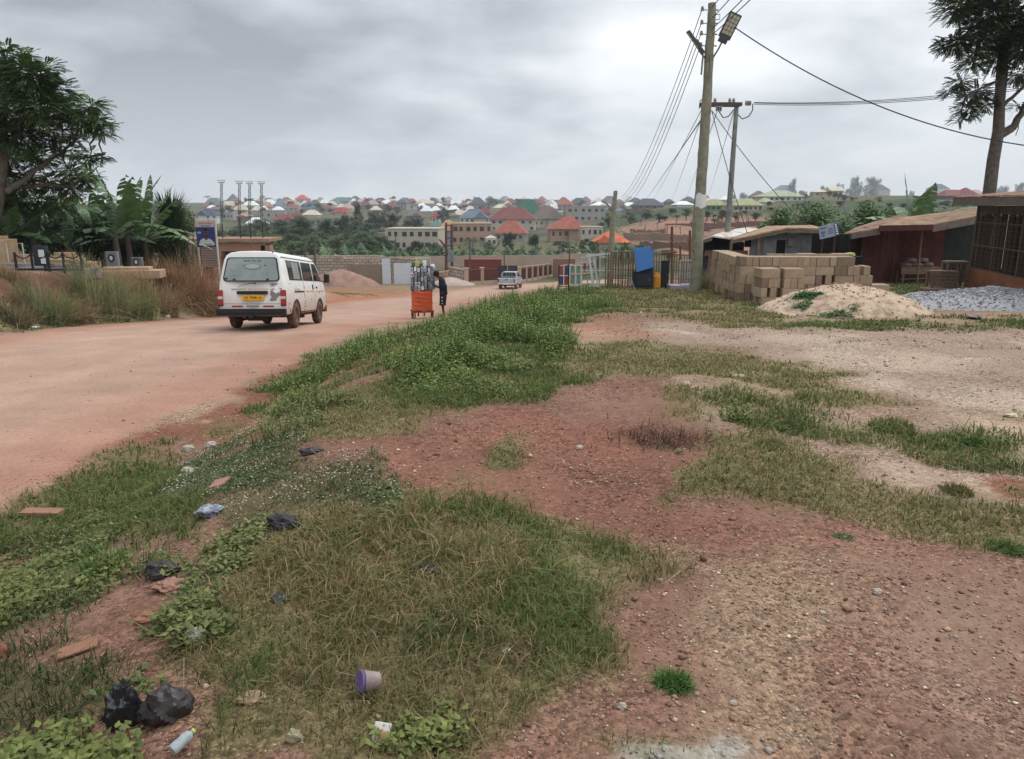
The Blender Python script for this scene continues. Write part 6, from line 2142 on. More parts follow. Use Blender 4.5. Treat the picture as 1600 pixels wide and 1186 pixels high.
def shed_c():
 p0 = G(1508, 458)
 p1 = G(1605, 474)
 d = (p1 - p0)
 d.z = 0
 d.normalize()
 p2 = p1 + d * 3.5
 org = Vector((p0.x, p0.y, gz1(p0.x, p0.y)))
 t = thing('mesh_walled_shed', 'dark open shed with wire mesh walls over an orange plastered plinth', 'shed', org)
 zA0 = P(1508, 422, p0.y).z
 zA1 = P(1605, 434, p1.y).z
 zT0 = P(1508, 322, p0.y).z
 nrm = Vector((-d.y, d.x, 0))
 if nrm.y < 0:
  nrm = -nrm
 L = (p2 - p0).length
 z_pl = (zA0 + zA1) / 2
 zlow = min(gz1(p0.x, p0.y), gz1(p2.x, p2.y)) - .3
 R3 = Matrix.Rotation(math.atan2(d.y, d.x), 4, 'Z')
 t.rotation_euler = (0, 0, math.atan2(d.y, d.x))
 zl = lambda z: z - org.z
 dep = 4.5
 M_PLASTER = M('orange_plaster', pc(150, 96, 66), .9, col2=pc(102, 72, 58), nscale=1.3, thr=(.45, .75))
 pl = MB().box((L / 2, .1, (zl(z_pl) + zl(zlow)) / 2), (L, .2, z_pl - zlow)).box((.1, dep / 2, (zl(z_pl) + zl(zlow)) / 2), (.196, dep, z_pl - zlow - .004))
 pl.build('plinth', M_PLASTER, t)
 top = zl(zT0)
 zp = zl(z_pl)
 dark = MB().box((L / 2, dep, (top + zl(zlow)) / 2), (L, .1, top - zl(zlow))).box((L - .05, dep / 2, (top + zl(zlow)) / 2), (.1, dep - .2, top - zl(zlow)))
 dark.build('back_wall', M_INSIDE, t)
 # boards and mesh of the front and the left side
 mb = MB()
 rj = random.Random(9)
 x = 0.02
 while x < L:
  w = rj.uniform(.10, .2)
  if rj.random() < .8:
   mb.box((x + w / 2, .06 + rj.uniform(0, .03), (zp + top - .25) / 2), (w * .9, .02, top - .25 - zp))
  x += w + rj.uniform(.0, .05)
 mb.build('boards', M('mesh_brown', pc(64, 52, 44), .95, noise=.3, nscale=7), t)
 mb = MB()
 y = .3
 while y < dep:
  mb.box((.1, y, (zp + top - .2) / 2), (.02, .16, top - .2 - zp))
  y += .2
 mb.build('boards', MATS['mesh_brown'], t)
 mm = MB()
 for i in range(int(L / .12)):
  mm.box((i * .12, .03, (zp + top) / 2), (.008, .008, top - zp))
 for z in np.arange(zp, top, .12):
  mm.box((L / 2, .03, z), (L, .006, .008))
 mm.build('wire_mesh', M('mesh_wire', pc(86, 72, 62), .8), t)
 rail = MB()
 for z in (zp + .02, zp + (top - zp) * .38, zp + (top - zp) * .74):
  rail.box((L / 2, .015, z), (L, .02, .03))
 for x in (.04, L * .2, L * .42, L * .7, L * .97):
  rail.box((x, .05, (zp + top) / 2), (.07, .07, top - zp))
 rail.build('rails', M('rail_grey', pc(96, 84, 72), .9), t)
 MB().box((1.45, .0, zp + (top - zp) * .6), (.03, .02, (top - zp) * .5), (0, RAD(3), 0)).build('white_pipe', M_PLANK, t)
 # roof: corrugated sheet with a deep fascia, gap with light spots under it
 rf = MB()
 n_ = 80
 e0, e1 = -.35, L + .4
 zf, zb_ = top + .24, top + .72
 vs, fs = [], []
 for i in range(n_ + 1):
  xx = e0 + (e1 - e0) * i / n_
  k = .02 * (i % 2)
  for yy, z in ((-.55, zf + k), (dep + .2, zb_ + k), (-.55, zf + k - .012), (dep + .2, zb_ + k - .012)):
   vs.append((xx, yy, z))
 for i in range(n_):
  a, b_ = i * 4, i * 4 + 4
  fs += [(a, b_, b_ + 1, a + 1), (a + 2, a + 3, b_ + 3, b_ + 2), (a, a + 2, b_ + 2, b_)]
 rf.add(vs, fs)
 rf.build('roof', M_TINRUST, t)
 MB().box(((e0 + e1) / 2, -.50, zf - .12), (e1 - e0, .03, .2)).build('fascia', M_FASCIA, t)
 MB().box((L / 2, .08, top - .1), (L, .05, .22)).build('lattice_beam', M_FASCIA, t)
shed_c()
# ------------------------------------------------------------------ trees and tall plants
def foliage(name, clusters, n, size, cols, parent, aspect=.5, tilt=1.1, flat=.75, shell=.45, origin=(0, 0, 0), clump=0):
 """leaf-sized faces spread through clusters (x, y, z, r)"""
 cl = np.array(clusters, float)
 wgt = cl[:, 3] ** 2
 wgt /= wgt.sum()
 k = rng.choice(len(cl), n, p=wgt)
 d = rng.normal(0, 1, (n, 3))
 d /= np.linalg.norm(d, axis=1)[:, None]
 rad = rng.random(n) ** shell
 p = cl[k, :3] + d * (rad * cl[k, 3])[:, None] * np.array([1, 1, flat])
 if clump:
  # break the surface into tufts
  q = fbm(p[:, 0] * clump + p[:, 2] * .7 * clump, p[:, 1] * clump - p[:, 2] * .5 * clump, 3, 3)
  keep = q > .44
  p, d, k, rad = p[keep], d[keep], k[keep], rad[keep]
 n = len(p)
 lo, hi = np.array(pc(*cols[0])), np.array(pc(*cols[1]))
 cvar = rng.random(len(cl))[k][:, None] * .5 + rng.random((n, 1)) * .5
 C = (lo * (1 - cvar) + hi * cvar) * rng.uniform(.8, 1.2, (n, 1))
 V, T, C = leaves(p - np.array(origin), size * rng.uniform(.6, 1.3, n), C, tilt, aspect)
 o = np_mesh(name, V, [T], M_FOL, C)
 if parent is not None:
  o.parent = parent
 return o
def feathery(name, clusters, n, L, cols, parent, origin, nl=7):
 """compound leaves: drooping rachis with paired narrow leaflets"""
 cl = np.array(clusters, float)
 wgt = cl[:, 3] ** 2
 wgt /= wgt.sum()
 k = rng.choice(len(cl), n, p=wgt)
 d = rng.normal(0, 1, (n, 3))
 d /= np.linalg.norm(d, axis=1)[:, None]
 p = cl[k, :3] + d * (rng.random(n) ** .5 * cl[k, 3])[:, None] * np.array([1, 1, .6])
 out = d.copy()
 out[:, 2] = out[:, 2] * .25 + rng.uniform(-.4, .35, n)
 out /= np.linalg.norm(out, axis=1)[:, None]
 Ln = L * rng.uniform(.6, 1.25, n)
 side = np.cross(out, [0, 0, 1.0])
 side /= np.linalg.norm(side, axis=1)[:, None] + 1e-9
 up = np.cross(side, out)
 lo, hi = np.array(pc(*cols[0])), np.array(pc(*cols[1]))
 t = (rng.random(len(cl))[k] * .5 + rng.random(n) * .5)[:, None]
 base = (lo * (1 - t) + hi * t) * rng.uniform(.8, 1.2, (n, 1))
 Vs, Cs = [], []
 for j in range(nl):
  f = (j + 1) / nl
  cpos = p + out * (Ln * f)[:, None] + np.array([0, 0, -1.0]) * (Ln * .22 * f * f)[:, None]
  ll = (Ln * .30 * (1.15 - .6 * abs(f - .45)))[:, None]
  ww = (Ln * .14)[:, None]
  for s in (-1, 1):
   dirv = side * s * .8 + out * .5 + np.array([0, 0, -.18])
   dirv = dirv / np.linalg.norm(dirv, axis=1)[:, None]
   a = cpos
   e_ = cpos + dirv * ll
   m = cpos + dirv * ll * .5
   Vs.append(np.stack([a, m + out * ww, e_, m - out * ww], 1))
   Cs.append(np.repeat(base[:, None, :], 4, 1))
 V = np.concatenate(Vs).reshape(-1, 3) - np.array(origin)
 C = np.concatenate(Cs).reshape(-1, 3)
 Q = np.arange(len(V)).reshape(-1, 4)
 o = np_mesh(name, V, [Q], M_FOL, C)
 o.parent = parent
 return o
M_BARK = M('bark', pc(112, 106, 98), .95, col2=pc(78, 72, 66), nscale=6, bump=.01, bscale=14)
def limb(mb, a, b, ra, rb, wob=.05, n=6, seg=6, droop=0.0):
 a, b = Vector(a), Vector(b)
 pts, rr = [], []
 L = (b - a).length
 for i in range(seg + 1):
  t = i / seg
  p = a.lerp(b, t) + Vector((random.uniform(-1, 1), random.uniform(-1, 1), random.uniform(-1, 1))) * wob * L * math.sin(PI * t)
  p.z -= droop * L * math.sin(PI * t)
  pts.append(p)
  rr.append(ra + (rb - ra) * t)
 mb.tube(pts, rr, n)
 return pts
def big_tree(label, base, trunk_px, limbs_px, clus_px, n, L, cols, name='tree', r0=.22):
 """a tree whose trunk, limbs and leaf clusters are given as sight-line points with their own distances"""
 org = base
 t = thing(name, label, 'tree', org)
 mb = MB()
 pts = [P(u, v, Y) - org for u, v, Y, r in trunk_px]
 pts[0] = Vector((pts[0].x, pts[0].y, -.4))
 mb.tube(pts, [q[3] for q in trunk_px], 12)
 mb.build('trunk', M_BARK, t, smooth=60)
 cl = []
 for u, v, Y, rpx in clus_px:
  p = P(u, v, Y)
  cl.append((p.x, p.y, p.z, rpx / ppm(p)))
 lb = MB()
 for (a, b, ra, rb_) in limbs_px:
  limb(lb, P(*a) - org, P(*b) - org, ra, rb_, .04)
 anchors = [Vector(p) + org for p in pts[len(pts) // 2:]] + [P(*b) for a, b, ra, rb_ in limbs_px]
 for c in cl:
  p = Vector(c[:3])
  near_ = min(anchors, key=lambda q: (q - p).length)
  limb(lb, near_ - org, p - org, .05, .015, .05, 5, 5)
  for k in range(4):
   e_ = p + Vector((random.uniform(-1, 1), random.uniform(-1, 1), random.uniform(-.5, .6))) * c[3] * .8
   limb(lb, p - org, e_ - org, .02, .006, .05, 4, 3)
 lb.build('branches', M_BARK, t, smooth=60)
 feathery('crown', cl, n, L, cols, t, org)
 return t
YT = 27
bl = on_ground(-14, 28)
cl = [(10, 95, 27, 42), (48, 120, 26, 40), (0, 130, 28, 50), (88, 145, 27, 32), (72, 108, 26.5, 20), (60, 165, 26, 42), (15, 175, 27, 48), (100, 175, 28, 26), (143, 165, 26, 22), (150, 190, 26, 22), (128, 190, 27, 24), (158, 205, 26, 14),
  (30, 215, 27, 44), (75, 205, 28, 34), (5, 240, 28, 40), (60, 245, 29, 26), (108, 235, 27, 22), (140, 246, 26, 18), (160, 245, 26, 10), (110, 268, 28, 24), (75, 285, 29, 30), (30, 285, 28, 34), (110, 295, 29, 20), (-40, 120, 28, 60), (-60, 200, 27, 70), (-30, 270, 28, 50), (140, 275, 29, 14), (-90, 130, 30, 60), (20, 315, 29, 30), (60, 318, 30, 26), (96, 318, 30, 22), (118, 215, 27, 12), (128, 280, 29, 16), (172, 196, 26, 7), (45, 85, 26, 10)]
big_tree('large feathery leaved tree overhanging the graves at the left edge', bl,
   [(-14, 425, 28, .24), (-10, 360, 27.6, .20), (0, 300, 27, .17), (6, 240, 27, .15), (4, 180, 27, .14), (8, 120, 27, .07)],
   [((10, 300, 27), (95, 240, 27.5), .12, .05), ((95, 240, 27.5), (150, 200, 26), .05, .02), ((10, 290, 27), (110, 290, 28.5), .1, .04), ((6, 240, 27), (70, 150, 26.5), .1, .04), ((8, 270, 27), (-50, 190, 27), .12, .05), ((10, 300, 27), (50, 280, 28), .08, .03)],
   cl, 11000, .30, [(54, 80, 46), (104, 132, 74)])
bl = on_ground(1543, 34)
cl = [(1500, 10, 33, 34), (1545, 20, 33, 40), (1580, 40, 34, 40), (1530, 55, 33, 34), (1492, 68, 33, 26), (1472, 72, 33, 13), (1560, 85, 34, 36), (1520, 95, 33, 24), (1500, 128, 33, 17), (1484, 142, 33, 12), (1525, 145, 34, 20), (1515, 170, 33, 20), (1500, 186, 33, 9), (1540, 165, 34, 14), (1590, 115, 34, 22), (1600, 70, 33, 40), (1640, 40, 33, 60), (1640, 120, 34, 30), (1560, -30, 33, 60), (1490, -20, 34, 30), (1620, -60, 34, 70), (1590, 165, 34, 8)]
big_tree('tall feathery leaved tree with a bare forked trunk rising behind the mesh walled shed', bl,
   [(1543, 330, 34, .31), (1546, 300, 34, .26), (1552, 250, 34, .245), (1560, 205, 34, .23), (1562, 160, 34, .20), (1565, 120, 34, .22), (1568, 60, 34, .18), (1572, 0, 34, .12)],
   [((1561, 212, 34), (1582, 200, 34), .2, .17), ((1582, 200, 34), (1597, 175, 34), .17, .14), ((1597, 175, 34), (1625, 120, 34), .14, .08), ((1563, 168, 34), (1600, 135, 34), .09, .06), ((1600, 135, 34), (1640, 100, 34), .06, .04), ((1568, 80, 34), (1500, 60, 33), .1, .03), ((1566, 120, 34), (1510, 150, 33), .08, .03), ((1568, 60, 34), (1620, 20, 33), .1, .04), ((1594, 187, 34), (1587, 212, 34), .03, .015)],
   cl, 10000, .30, [(52, 74, 50), (94, 118, 74)])
def banana_leaf(mb, org, yaw, L, W, arch, split=True, up=1.0):
 """long paddle leaf arching outwards, torn along the edge"""
 n_ = 12
 mid, wid = [], []
 for i in range(n_ + 1):
  t = i / n_
  r = L * (t - .12 * t * t) * math.cos(up) + L * arch * t * t * .45
  z = L * t * math.sin(up) - L * arch * t ** 2.4 * .8
  mid.append(Vector((org[0] + math.cos(yaw) * r, org[1] + math.sin(yaw) * r, org[2] + z)))
  wid.append(W * (max(0, math.sin(PI * min(1, max(0, (t - .16) / .84)) ** .8)) ** .6) if t > .16 else .02)
 sd = Vector((-math.sin(yaw), math.cos(yaw), 0))
 for s in (-1, 1):
  for i in range(n_):
   if split and i > 2 and random.random() < .10:
    continue
   g_ = .06 * (mid[i + 1] - mid[i]) if split else Vector((0, 0, 0))
   dz0, dz1 = -wid[i] * random.uniform(.15, .5), -wid[i + 1] * random.uniform(.15, .5)
   a, b = mid[i] + g_, mid[i + 1] - g_
   mb.add([a, b, b + sd * s * wid[i + 1] + Vector((0, 0, dz1)), a + sd * s * wid[i] + Vector((0, 0, dz0))], [(0, 1, 2, 3) if s > 0 else (3, 2, 1, 0)])
M_BANANA = M('banana_leaf', pc(74, 104, 60), .45, col2=pc(108, 134, 84), nscale=2.2, thr=(.4, .8), spec=.45, trans=.2)
M_BANANA_D = M('banana_leaf_dark', pc(52, 78, 50), .5, col2=pc(84, 108, 70), nscale=2.2, thr=(.4, .8), spec=.4, trans=.2)
M_BSTEM = M('banana_stem', pc(76, 68, 54), .8, noise=.25, nscale=4)
def banana(label, base, h, nleaf, L, W, m=None, seed=0, grp=None, ups=(.5, 1.45), link=True):
 random.seed(seed)
 t = thing('banana_plant', label, 'banana plant', base, 0, grp)
 MB().tube([(0, 0, -.2), (.02, 0, h * .4), (-.02, .02, h * .8), (0, 0, h)], [.15, .13, .11, .07], 10).build('stem', M_BSTEM, t, smooth=60)
 mb = MB()
 for i in range(nleaf):
  yaw = 2.4 * i + random.uniform(-.3, .3)
  up = ups[0] + (ups[1] - ups[0]) * (i / nleaf)
  banana_leaf(mb, (0, 0, h * random.uniform(.88, 1.0)), yaw, L * random.uniform(.75, 1.15), W * random.uniform(.8, 1.1), random.uniform(.12, .75) * (1.3 - i / nleaf), True, up)
 mb.build('leaves', m or M_BANANA, t, smooth=30)
 return t
for i, (u, Y, h, nl, L, W, lab) in enumerate(((205, 33, 1.9, 14, 3.3, .36, 'tallest banana plant with torn arching leaves behind the grey headstones'), (165, 34, 1.5, 12, 3.0, .34, 'banana plant leaning out left of the tallest one'), (232, 34, 1.6, 12, 3.1, .34, 'banana plant reaching right towards the dark spiky palm'), (20, 28, 1.3, 9, 2.3, .30, 'drooping banana plant at the left edge beneath the feathery tree'), (60, 30, 1.3, 7, 1.9, .24, 'low banana plant behind the dark headstone'), (186, 31, 1.4, 7, 2.0, .24, 'short banana plant just behind the grey headstone'), (110, 31, 1.0, 7, 1.8, .24, 'low banana plant between the headstones'))):
 banana(lab, on_ground(u, Y), h, nl, L, W, M_BANANA_D if i in (4, 6, 5) else M_BANANA, 40 + i, 'banana plants behind the graves')
for i, (u, Y, h, nl, L, W, lab, up) in enumerate(((1418, 37, 1.9, 10, 3.4, .50, 'large banana plant with a torn upright leaf behind the red shack roof', (.35, 1.5)), (1385, 39, 1.7, 9, 2.8, .40, 'smaller banana plant left of the large torn one', (.4, 1.3)), (1445, 40, 1.2, 7, 2.0, .3, 'low banana plant right of the large torn one', (.3, 1.2)))):
 banana(lab, on_ground(u, Y), h, nl, L, W, M_BANANA, 60 + i, 'banana plants behind the red shack', up)
random.seed(77)
# dark spiky palm beside the billboard
def spiky_palm():
 Y = 36
 b = on_ground(275, Y)
 t = thing('fan_palm', 'dark bushy palm with upright spiky leaves left of the billboard', 'palm', b)
 MB().tube([(0, 0, -.3), (0, 0, 1.6)], [.2, .14], 8).build('trunk', M_BARK, t)
 n = 1500
 zt = P(275, 292, Y).z - b.z
 z0 = rng.uniform(.1, zt * .72, n)
 ang = rng.uniform(0, 2 * PI, n)
 base = np.stack([np.cos(ang) * .18, np.sin(ang) * .18, z0], -1)
 out = np.stack([np.cos(ang), np.sin(ang), rng.uniform(.7, 2.6, n)], -1)
 out /= np.linalg.norm(out, axis=1)[:, None]
 L = rng.uniform(.6, 1.5, n)
 e_ = base + out * L[:, None]
 e_[:, 2] = np.minimum(e_[:, 2], zt)
 sdv = np.stack([-np.sin(ang), np.cos(ang), 0 * ang], -1) * .03
 mid = base * .45 + e_ * .55
 V = np.stack([base, mid + sdv, e_, mid - sdv], 1).reshape(-1, 3)
 C = np.repeat(np.array(pc(42, 66, 40)) * rng.uniform(.6, 1.5, (n, 1)), 4, 0)
 o = np_mesh('leaves', V, [np.arange(len(V)).reshape(-1, 4)], M_FOL, C)
 o.parent = t
spiky_palm()
# bushes (own clusters) near the graves and behind the shacks
def bush(label, u, v0, v1, wpx, Y, cols, n=2600, size=.16, name='bush', cat='bush', grp=None, k=9, seed=0, clump=0, aspect=.5):
 rs = random.Random(seed)
 b = on_ground(u, Y)
 p = ppm(b)
 W, H = wpx / p, (v1 - v0) / p
 topz = P(u, v0, Y).z - b.z
 t = thing(name, label, cat, b, 0, grp)
 r = min(W, topz) * .26
 cl = []
 for i in range(k):
  x = rs.uniform(-.5, .5) * (W - 2 * r)
  z = topz - r - (abs(x) / W) ** 2 * topz * .8 - rs.uniform(0, .75) * max(topz - 2 * r, .1)
  cl.append((x, rs.uniform(-.4, .4) * W * .6, max(z, r * .6), r * rs.uniform(.75, 1.1)))
 cl[0] = (0, 0, topz - r * .9, r)
 mb = MB()
 for c in cl:
  limb(mb, (0, 0, -.1), c[:3], .05 + .01 * topz, .015, .05, 5, 4)
 mb.build('stems', M_BARK, t)
 foliage('leaves', cl, n, size, cols, t, aspect=aspect, clump=clump)
 return t
G1, G2, G3 = [(50, 72, 44), (86, 110, 64)], [(62, 90, 52), (108, 132, 80)], [(40, 60, 40), (72, 94, 56)]
bush('dark shady bush behind the graves at the far left', 25, 330, 420, 150, 31, G3, 4200, .2, k=12, seed=1)
bush('dark bush behind the left headstone', 100, 320, 420, 130, 33, G3, 4200, .2, k=12, seed=2)
bush('dense dark thicket between the banana stems', 170, 350, 425, 130, 35, G3, 4200, .2, k=12, seed=3)
bush('tall dark bush under the feathery tree at the left edge', 8, 262, 420, 150, 34, G3, 5200, .2, k=16, seed=21)
bush('tall dark bush filling the gap between feathery tree and bananas', 120, 290, 420, 110, 37, G3, 4800, .2, k=14, seed=22)
bush('dark bush closing the gap behind the banana stems', 205, 318, 425, 120, 38, G3, 4800, .2, k=14, seed=23)
bush('dark undergrowth left of the spiky palm', 240, 360, 428, 100, 35, G3, 3200, .18, k=10, seed=4)
bush('yellowish green bush directly behind the billboard', 300, 322, 420, 60, 44, [(66, 84, 46), (110, 120, 72)], 2600, .18, k=9, seed=5)
bush('leafy creeper on the unfinished building roof', 420, 352, 410, 90, 78, G2, 2200, .3, k=9, seed=6)
bush('broad bright green bush behind the blue grey shack', 1262, 300, 375, 150, 46, G2, 5200, .26, k=16, seed=7)
bush('rounded green bush left part behind the signboard', 1212, 318, 375, 70, 44, G2, 2600, .24, k=9, seed=8)
bush('long leaved pale reed bush above the signboard', 1310, 330, 370, 80, 38, [(96, 124, 90), (128, 152, 112)], 2200, .3, k=9, seed=9, aspect=.22)
bush('green bush behind the banana plants', 1350, 308, 350, 90, 46, G2, 3000, .26, k=10, seed=10)
bush('grey green bush right of the large banana plant', 1470, 312, 345, 110, 44, [(70, 90, 70), (100, 116, 92)], 3600, .24, k=12, seed=11)
bush('small green bush at the right edge above the shed roof', 1610, 292, 330, 60, 40, G2, 1800, .22, k=7, seed=12)
# tall reed clumps and dry weeds along the left bank
def reed_clump(label, u, v, hpx, wpx, cols, n, Yoff=0, dry=.25, arch=1.0):
 b = G(u, v)
 p = ppm(b)
 H, W = hpx / p, wpx / p
 t0 = rng.uniform(-.5, .5, n) * W * .55
 y0 = rng.uniform(-.5, .5, n) * W * .3
 ang = np.where(rng.random(n) < .8, np.where(t0 > 0, 0, PI) + rng.normal(0, .7, n), rng.uniform(0, 2 * PI, n))
 L = H * rng.uniform(.35, 1.25, n) * (.7 + .6 * fbm(t0 * 4 + u, y0 * 4, 2, 7))
 spread = np.abs(rng.normal(0, .75, n)) * arch
 Z = ground_z(b.x + t0, b.y + y0) - b.z - .03
 prev = np.stack([t0, y0, Z], -1)
 w = .011 + .0 * L
 seg = 4
 Vs = []
 pts = [prev]
 for i in range(1, seg + 1):
  f = i / seg
  r = L * spread * f * f * 1.2
  z = Z + L * (f - .42 * f * f * spread * 1.1)
  pts.append(np.stack([t0 + np.cos(ang) * r, y0 + np.sin(ang) * r, z], -1))
 sdv = np.stack([-np.sin(ang), np.cos(ang) * .3, 0 * ang], -1)
 sdv[:, 0] += .6
 sdv /= np.linalg.norm(sdv, axis=1)[:, None]
 lo, hi = np.array(pc(*cols[0])), np.array(pc(*cols[1]))
 q = rng.random((n, 1))
 C = lo * (1 - q) + hi * q
 isd = rng.random(n) < dry
 C[isd] = np.array(pc(172, 150, 118)) * rng.uniform(.6, 1.1, (int(isd.sum()), 1))
 V = []
 for i, pnt in enumerate(pts):
  ww = .015 * (1 - i / (seg + .3))
  V += [pnt - sdv * ww, pnt + sdv * ww]
 V = np.stack(V, 1).reshape(-1, 3)
 o_ = np.arange(n)[:, None] * (2 * (seg + 1))
 Q = np.concatenate([o_ + np.array([[2 * i, 2 * i + 1, 2 * i + 3, 2 * i + 2]]) for i in range(seg)])
 CC = np.repeat(C, 2 * (seg + 1), 0)
 o = np_mesh('reed_clump', V, [Q], M_GRASS, CC)
 tag(o, label, 'reed clump', None, loc=b)
 return o
RG = [(92, 110, 70), (146, 156, 112)]
DRY = [(122, 98, 74), (170, 142, 110)]
RED = [(120, 82, 62), (166, 126, 98)]
reed_clump('tall green reed clump in the middle of the left bank', 160, 492, 78, 120, RG, 900, dry=.35)
reed_clump('green reed clump right of the tallest, leaning over the road edge', 205, 492, 60, 100, [(90, 114, 66), (142, 158, 102)], 700, dry=.3)
reed_clump('bushy green reed clump near the left end of the bank', 75, 503, 62, 110, RG, 800, dry=.4)
reed_clump('small greyish reed clump at the far left of the bank', 25, 508, 40, 80, [(90, 96, 72), (124, 122, 92)], 500, dry=.5)
reed_clump('dry straw clump between the two green reed clumps', 115, 500, 46, 90, DRY, 700, dry=.5)
reed_clump('dry brown weeds left of the reddish thicket', 250, 486, 58, 80, DRY, 900, dry=.5, arch=1.5)
reed_clump('tall reddish brown dry weeds behind the minibus', 295, 478, 74, 90, RED, 1300, dry=.35, arch=1.6)
reed_clump('reddish dry thicket below the billboard', 325, 470, 62, 70, RED, 1100, dry=.4, arch=1.6)
reed_clump('straw coloured weeds at the foot of the reddish thicket', 310, 486, 34, 90, DRY, 800, dry=.6, arch=1.8)
reed_clump('low dry weeds on top of the bank beside the grave slab', 262, 448, 36, 60, RED, 600, dry=.4, arch=1.4)
reed_clump('pale dry weeds on the bank top at the far left', 20, 438, 26, 90, DRY, 500, dry=.6)
reed_clump('dry weed stalks beside the dark headstone', 128, 428, 36, 60, [(86, 80, 60), (120, 112, 86)], 260, dry=.5)
reed_clump('thin weeds rising around the big pole', 1102, 452, 34, 50, [(96, 108, 74), (136, 136, 104)], 420, dry=.4)
# single grass tufts that stand out on the right
for (u, v, h, w, c, lab) in ((1052, 1072, 34, 56, [(52, 92, 44), (88, 128, 64)], 'bright green grass tuft alone on the gravel in the foreground'),
        (1395, 672, 30, 70, [(84, 104, 56), (120, 132, 80)], 'long grass tuft in the middle of the right hand turf'),
        (1520, 698, 24, 46, [(48, 84, 42), (80, 112, 58)], 'dark green rounded tuft on the pale dirt'),
        (1495, 722, 24, 40, [(84, 104, 64), (128, 136, 96)], 'pale spiky tuft below the dark rounded tuft'),
        (1495, 772, 24, 46, [(78, 96, 52), (122, 124, 78)], 'olive tuft at the edge of the lower turf'),
        (1235, 672, 20, 50, [(74, 98, 54), (110, 124, 74)], 'small tuft left of the long grass tuft'),
        (1200, 700, 24, 50, [(90, 104, 62), (130, 132, 88)], 'loose pale tuft beside the uprooted dry grass'),
        (1575, 862, 20, 60, [(60, 92, 46), (94, 122, 62)], 'flat green tuft at the right edge of the gravel'),
        (1318, 842, 8, 36, [(70, 104, 62), (104, 130, 84)], 'tiny flat green plant alone on the dark gravel'),
        (520, 930, 30, 120, [(90, 92, 54), (130, 116, 76)], 'raised brownish tuft in the middle of the grass mound'),
        (700, 1010, 44, 150, [(56, 82, 42), (92, 112, 60)], 'long green tuft on the lower right of the grass mound'),
        (160, 900, 60, 70, [(70, 108, 52), (104, 140, 72)], 'upright bright grass tuft among the creeping leaves on the left')):
 b = G(u, v)
 n = 420
 p = ppm(b)
 a = rng.uniform(0, 2 * PI, n)
 r = np.sqrt(rng.random(n)) * w / p * .5
 X, Y = b.x + r * np.cos(a), b.y + r * np.sin(a)
 Rg = math.hypot(b.x, b.y)
 H = h / p * rng.uniform(.5, 1.1, n) * (1 - .5 * (r / (w / p * .5)) ** 2)
 W = np.full(n, .0028 + .0010 * Rg)
 q = rng.random((n, 1))
 C = (np.array(pc(*c[0])) * (1 - q) + np.array(pc(*c[1])) * q) * np.array([1.35, 1.08, 1.2])
 V, Q, T3, CC = blades(X, Y, H, W, C, .8)
 o = np_mesh('grass_tuft', V - np.array(b), [Q, T3], M_GRASS, CC)
 tag(o, lab, 'grass tuft', loc=b)
# ------------------------------------------------------------------ the valley and the town on the hill
def wallm(rgb):
 return M('wall_%d_%d_%d' % rgb, pc(*rgb), .9, noise=.10, nscale=.6)
def roofm(rgb):
 return M('roof_%d_%d_%d' % rgb, pc(*rgb), .75, noise=.28, nscale=.5, spec=.2)
RC = dict(maroon=(122, 70, 68), red=(150, 68, 60), rust=(152, 88, 72), orange=(196, 104, 66), magenta=(128, 62, 66), pink=(176, 150, 142), tan=(170, 134, 108), cream=(196, 188, 168),
   white=(224, 226, 224), grey=(118, 120, 122), darkgrey=(84, 86, 92), bluegrey=(104, 114, 128), navy=(66, 76, 96), green=(52, 98, 84), teal=(84, 120, 112), greengrey=(112, 124, 118),
   brown=(112, 98, 90), olive=(150, 152, 112), palegreen=(158, 164, 138), purple=(110, 102, 112), brightred=(196, 70, 62))
WC = dict(w=(206, 202, 192), g=(156, 152, 146), b=(168, 146, 118), t=(168, 140, 118), c=(184, 172, 156), gr=(104, 146, 96), d=(120, 112, 106), bl=(150, 150, 178), y=(190, 176, 128))
def hip(mb, x0, x1, y0, y1, z0, h, ridge, over=.5):
 """hip roof over a rectangle; ridge = share of the long side taken by the ridge"""
 x0, x1, y0, y1 = x0 - over, x1 + over, y0 - over, y1 + over
 cx, cy = (x0 + x1) / 2, (y0 + y1) / 2
 if x1 - x0 >= y1 - y0:
  r = (x1 - x0) * ridge / 2
  a, b = (cx - r, cy, z0 + h), (cx + r, cy, z0 + h)
 else:
  r = (y1 - y0) * ridge / 2
  a, b = (cx, cy - r, z0 + h), (cx, cy + r, z0 + h)
 v = [(x0, y0, z0), (x1, y0, z0), (x1, y1, z0), (x0, y1, z0), a, b]
 if x1 - x0 >= y1 - y0:
  f = [(0, 1, 5, 4), (2, 3, 4, 5), (1, 2, 5), (3, 0, 4), (3, 2, 1, 0)]
 else:
  f = [(0, 1, 4), (2, 3, 5), (1, 2, 5, 4), (3, 0, 4, 5), (3, 2, 1, 0)]
 mb.add(v, f)
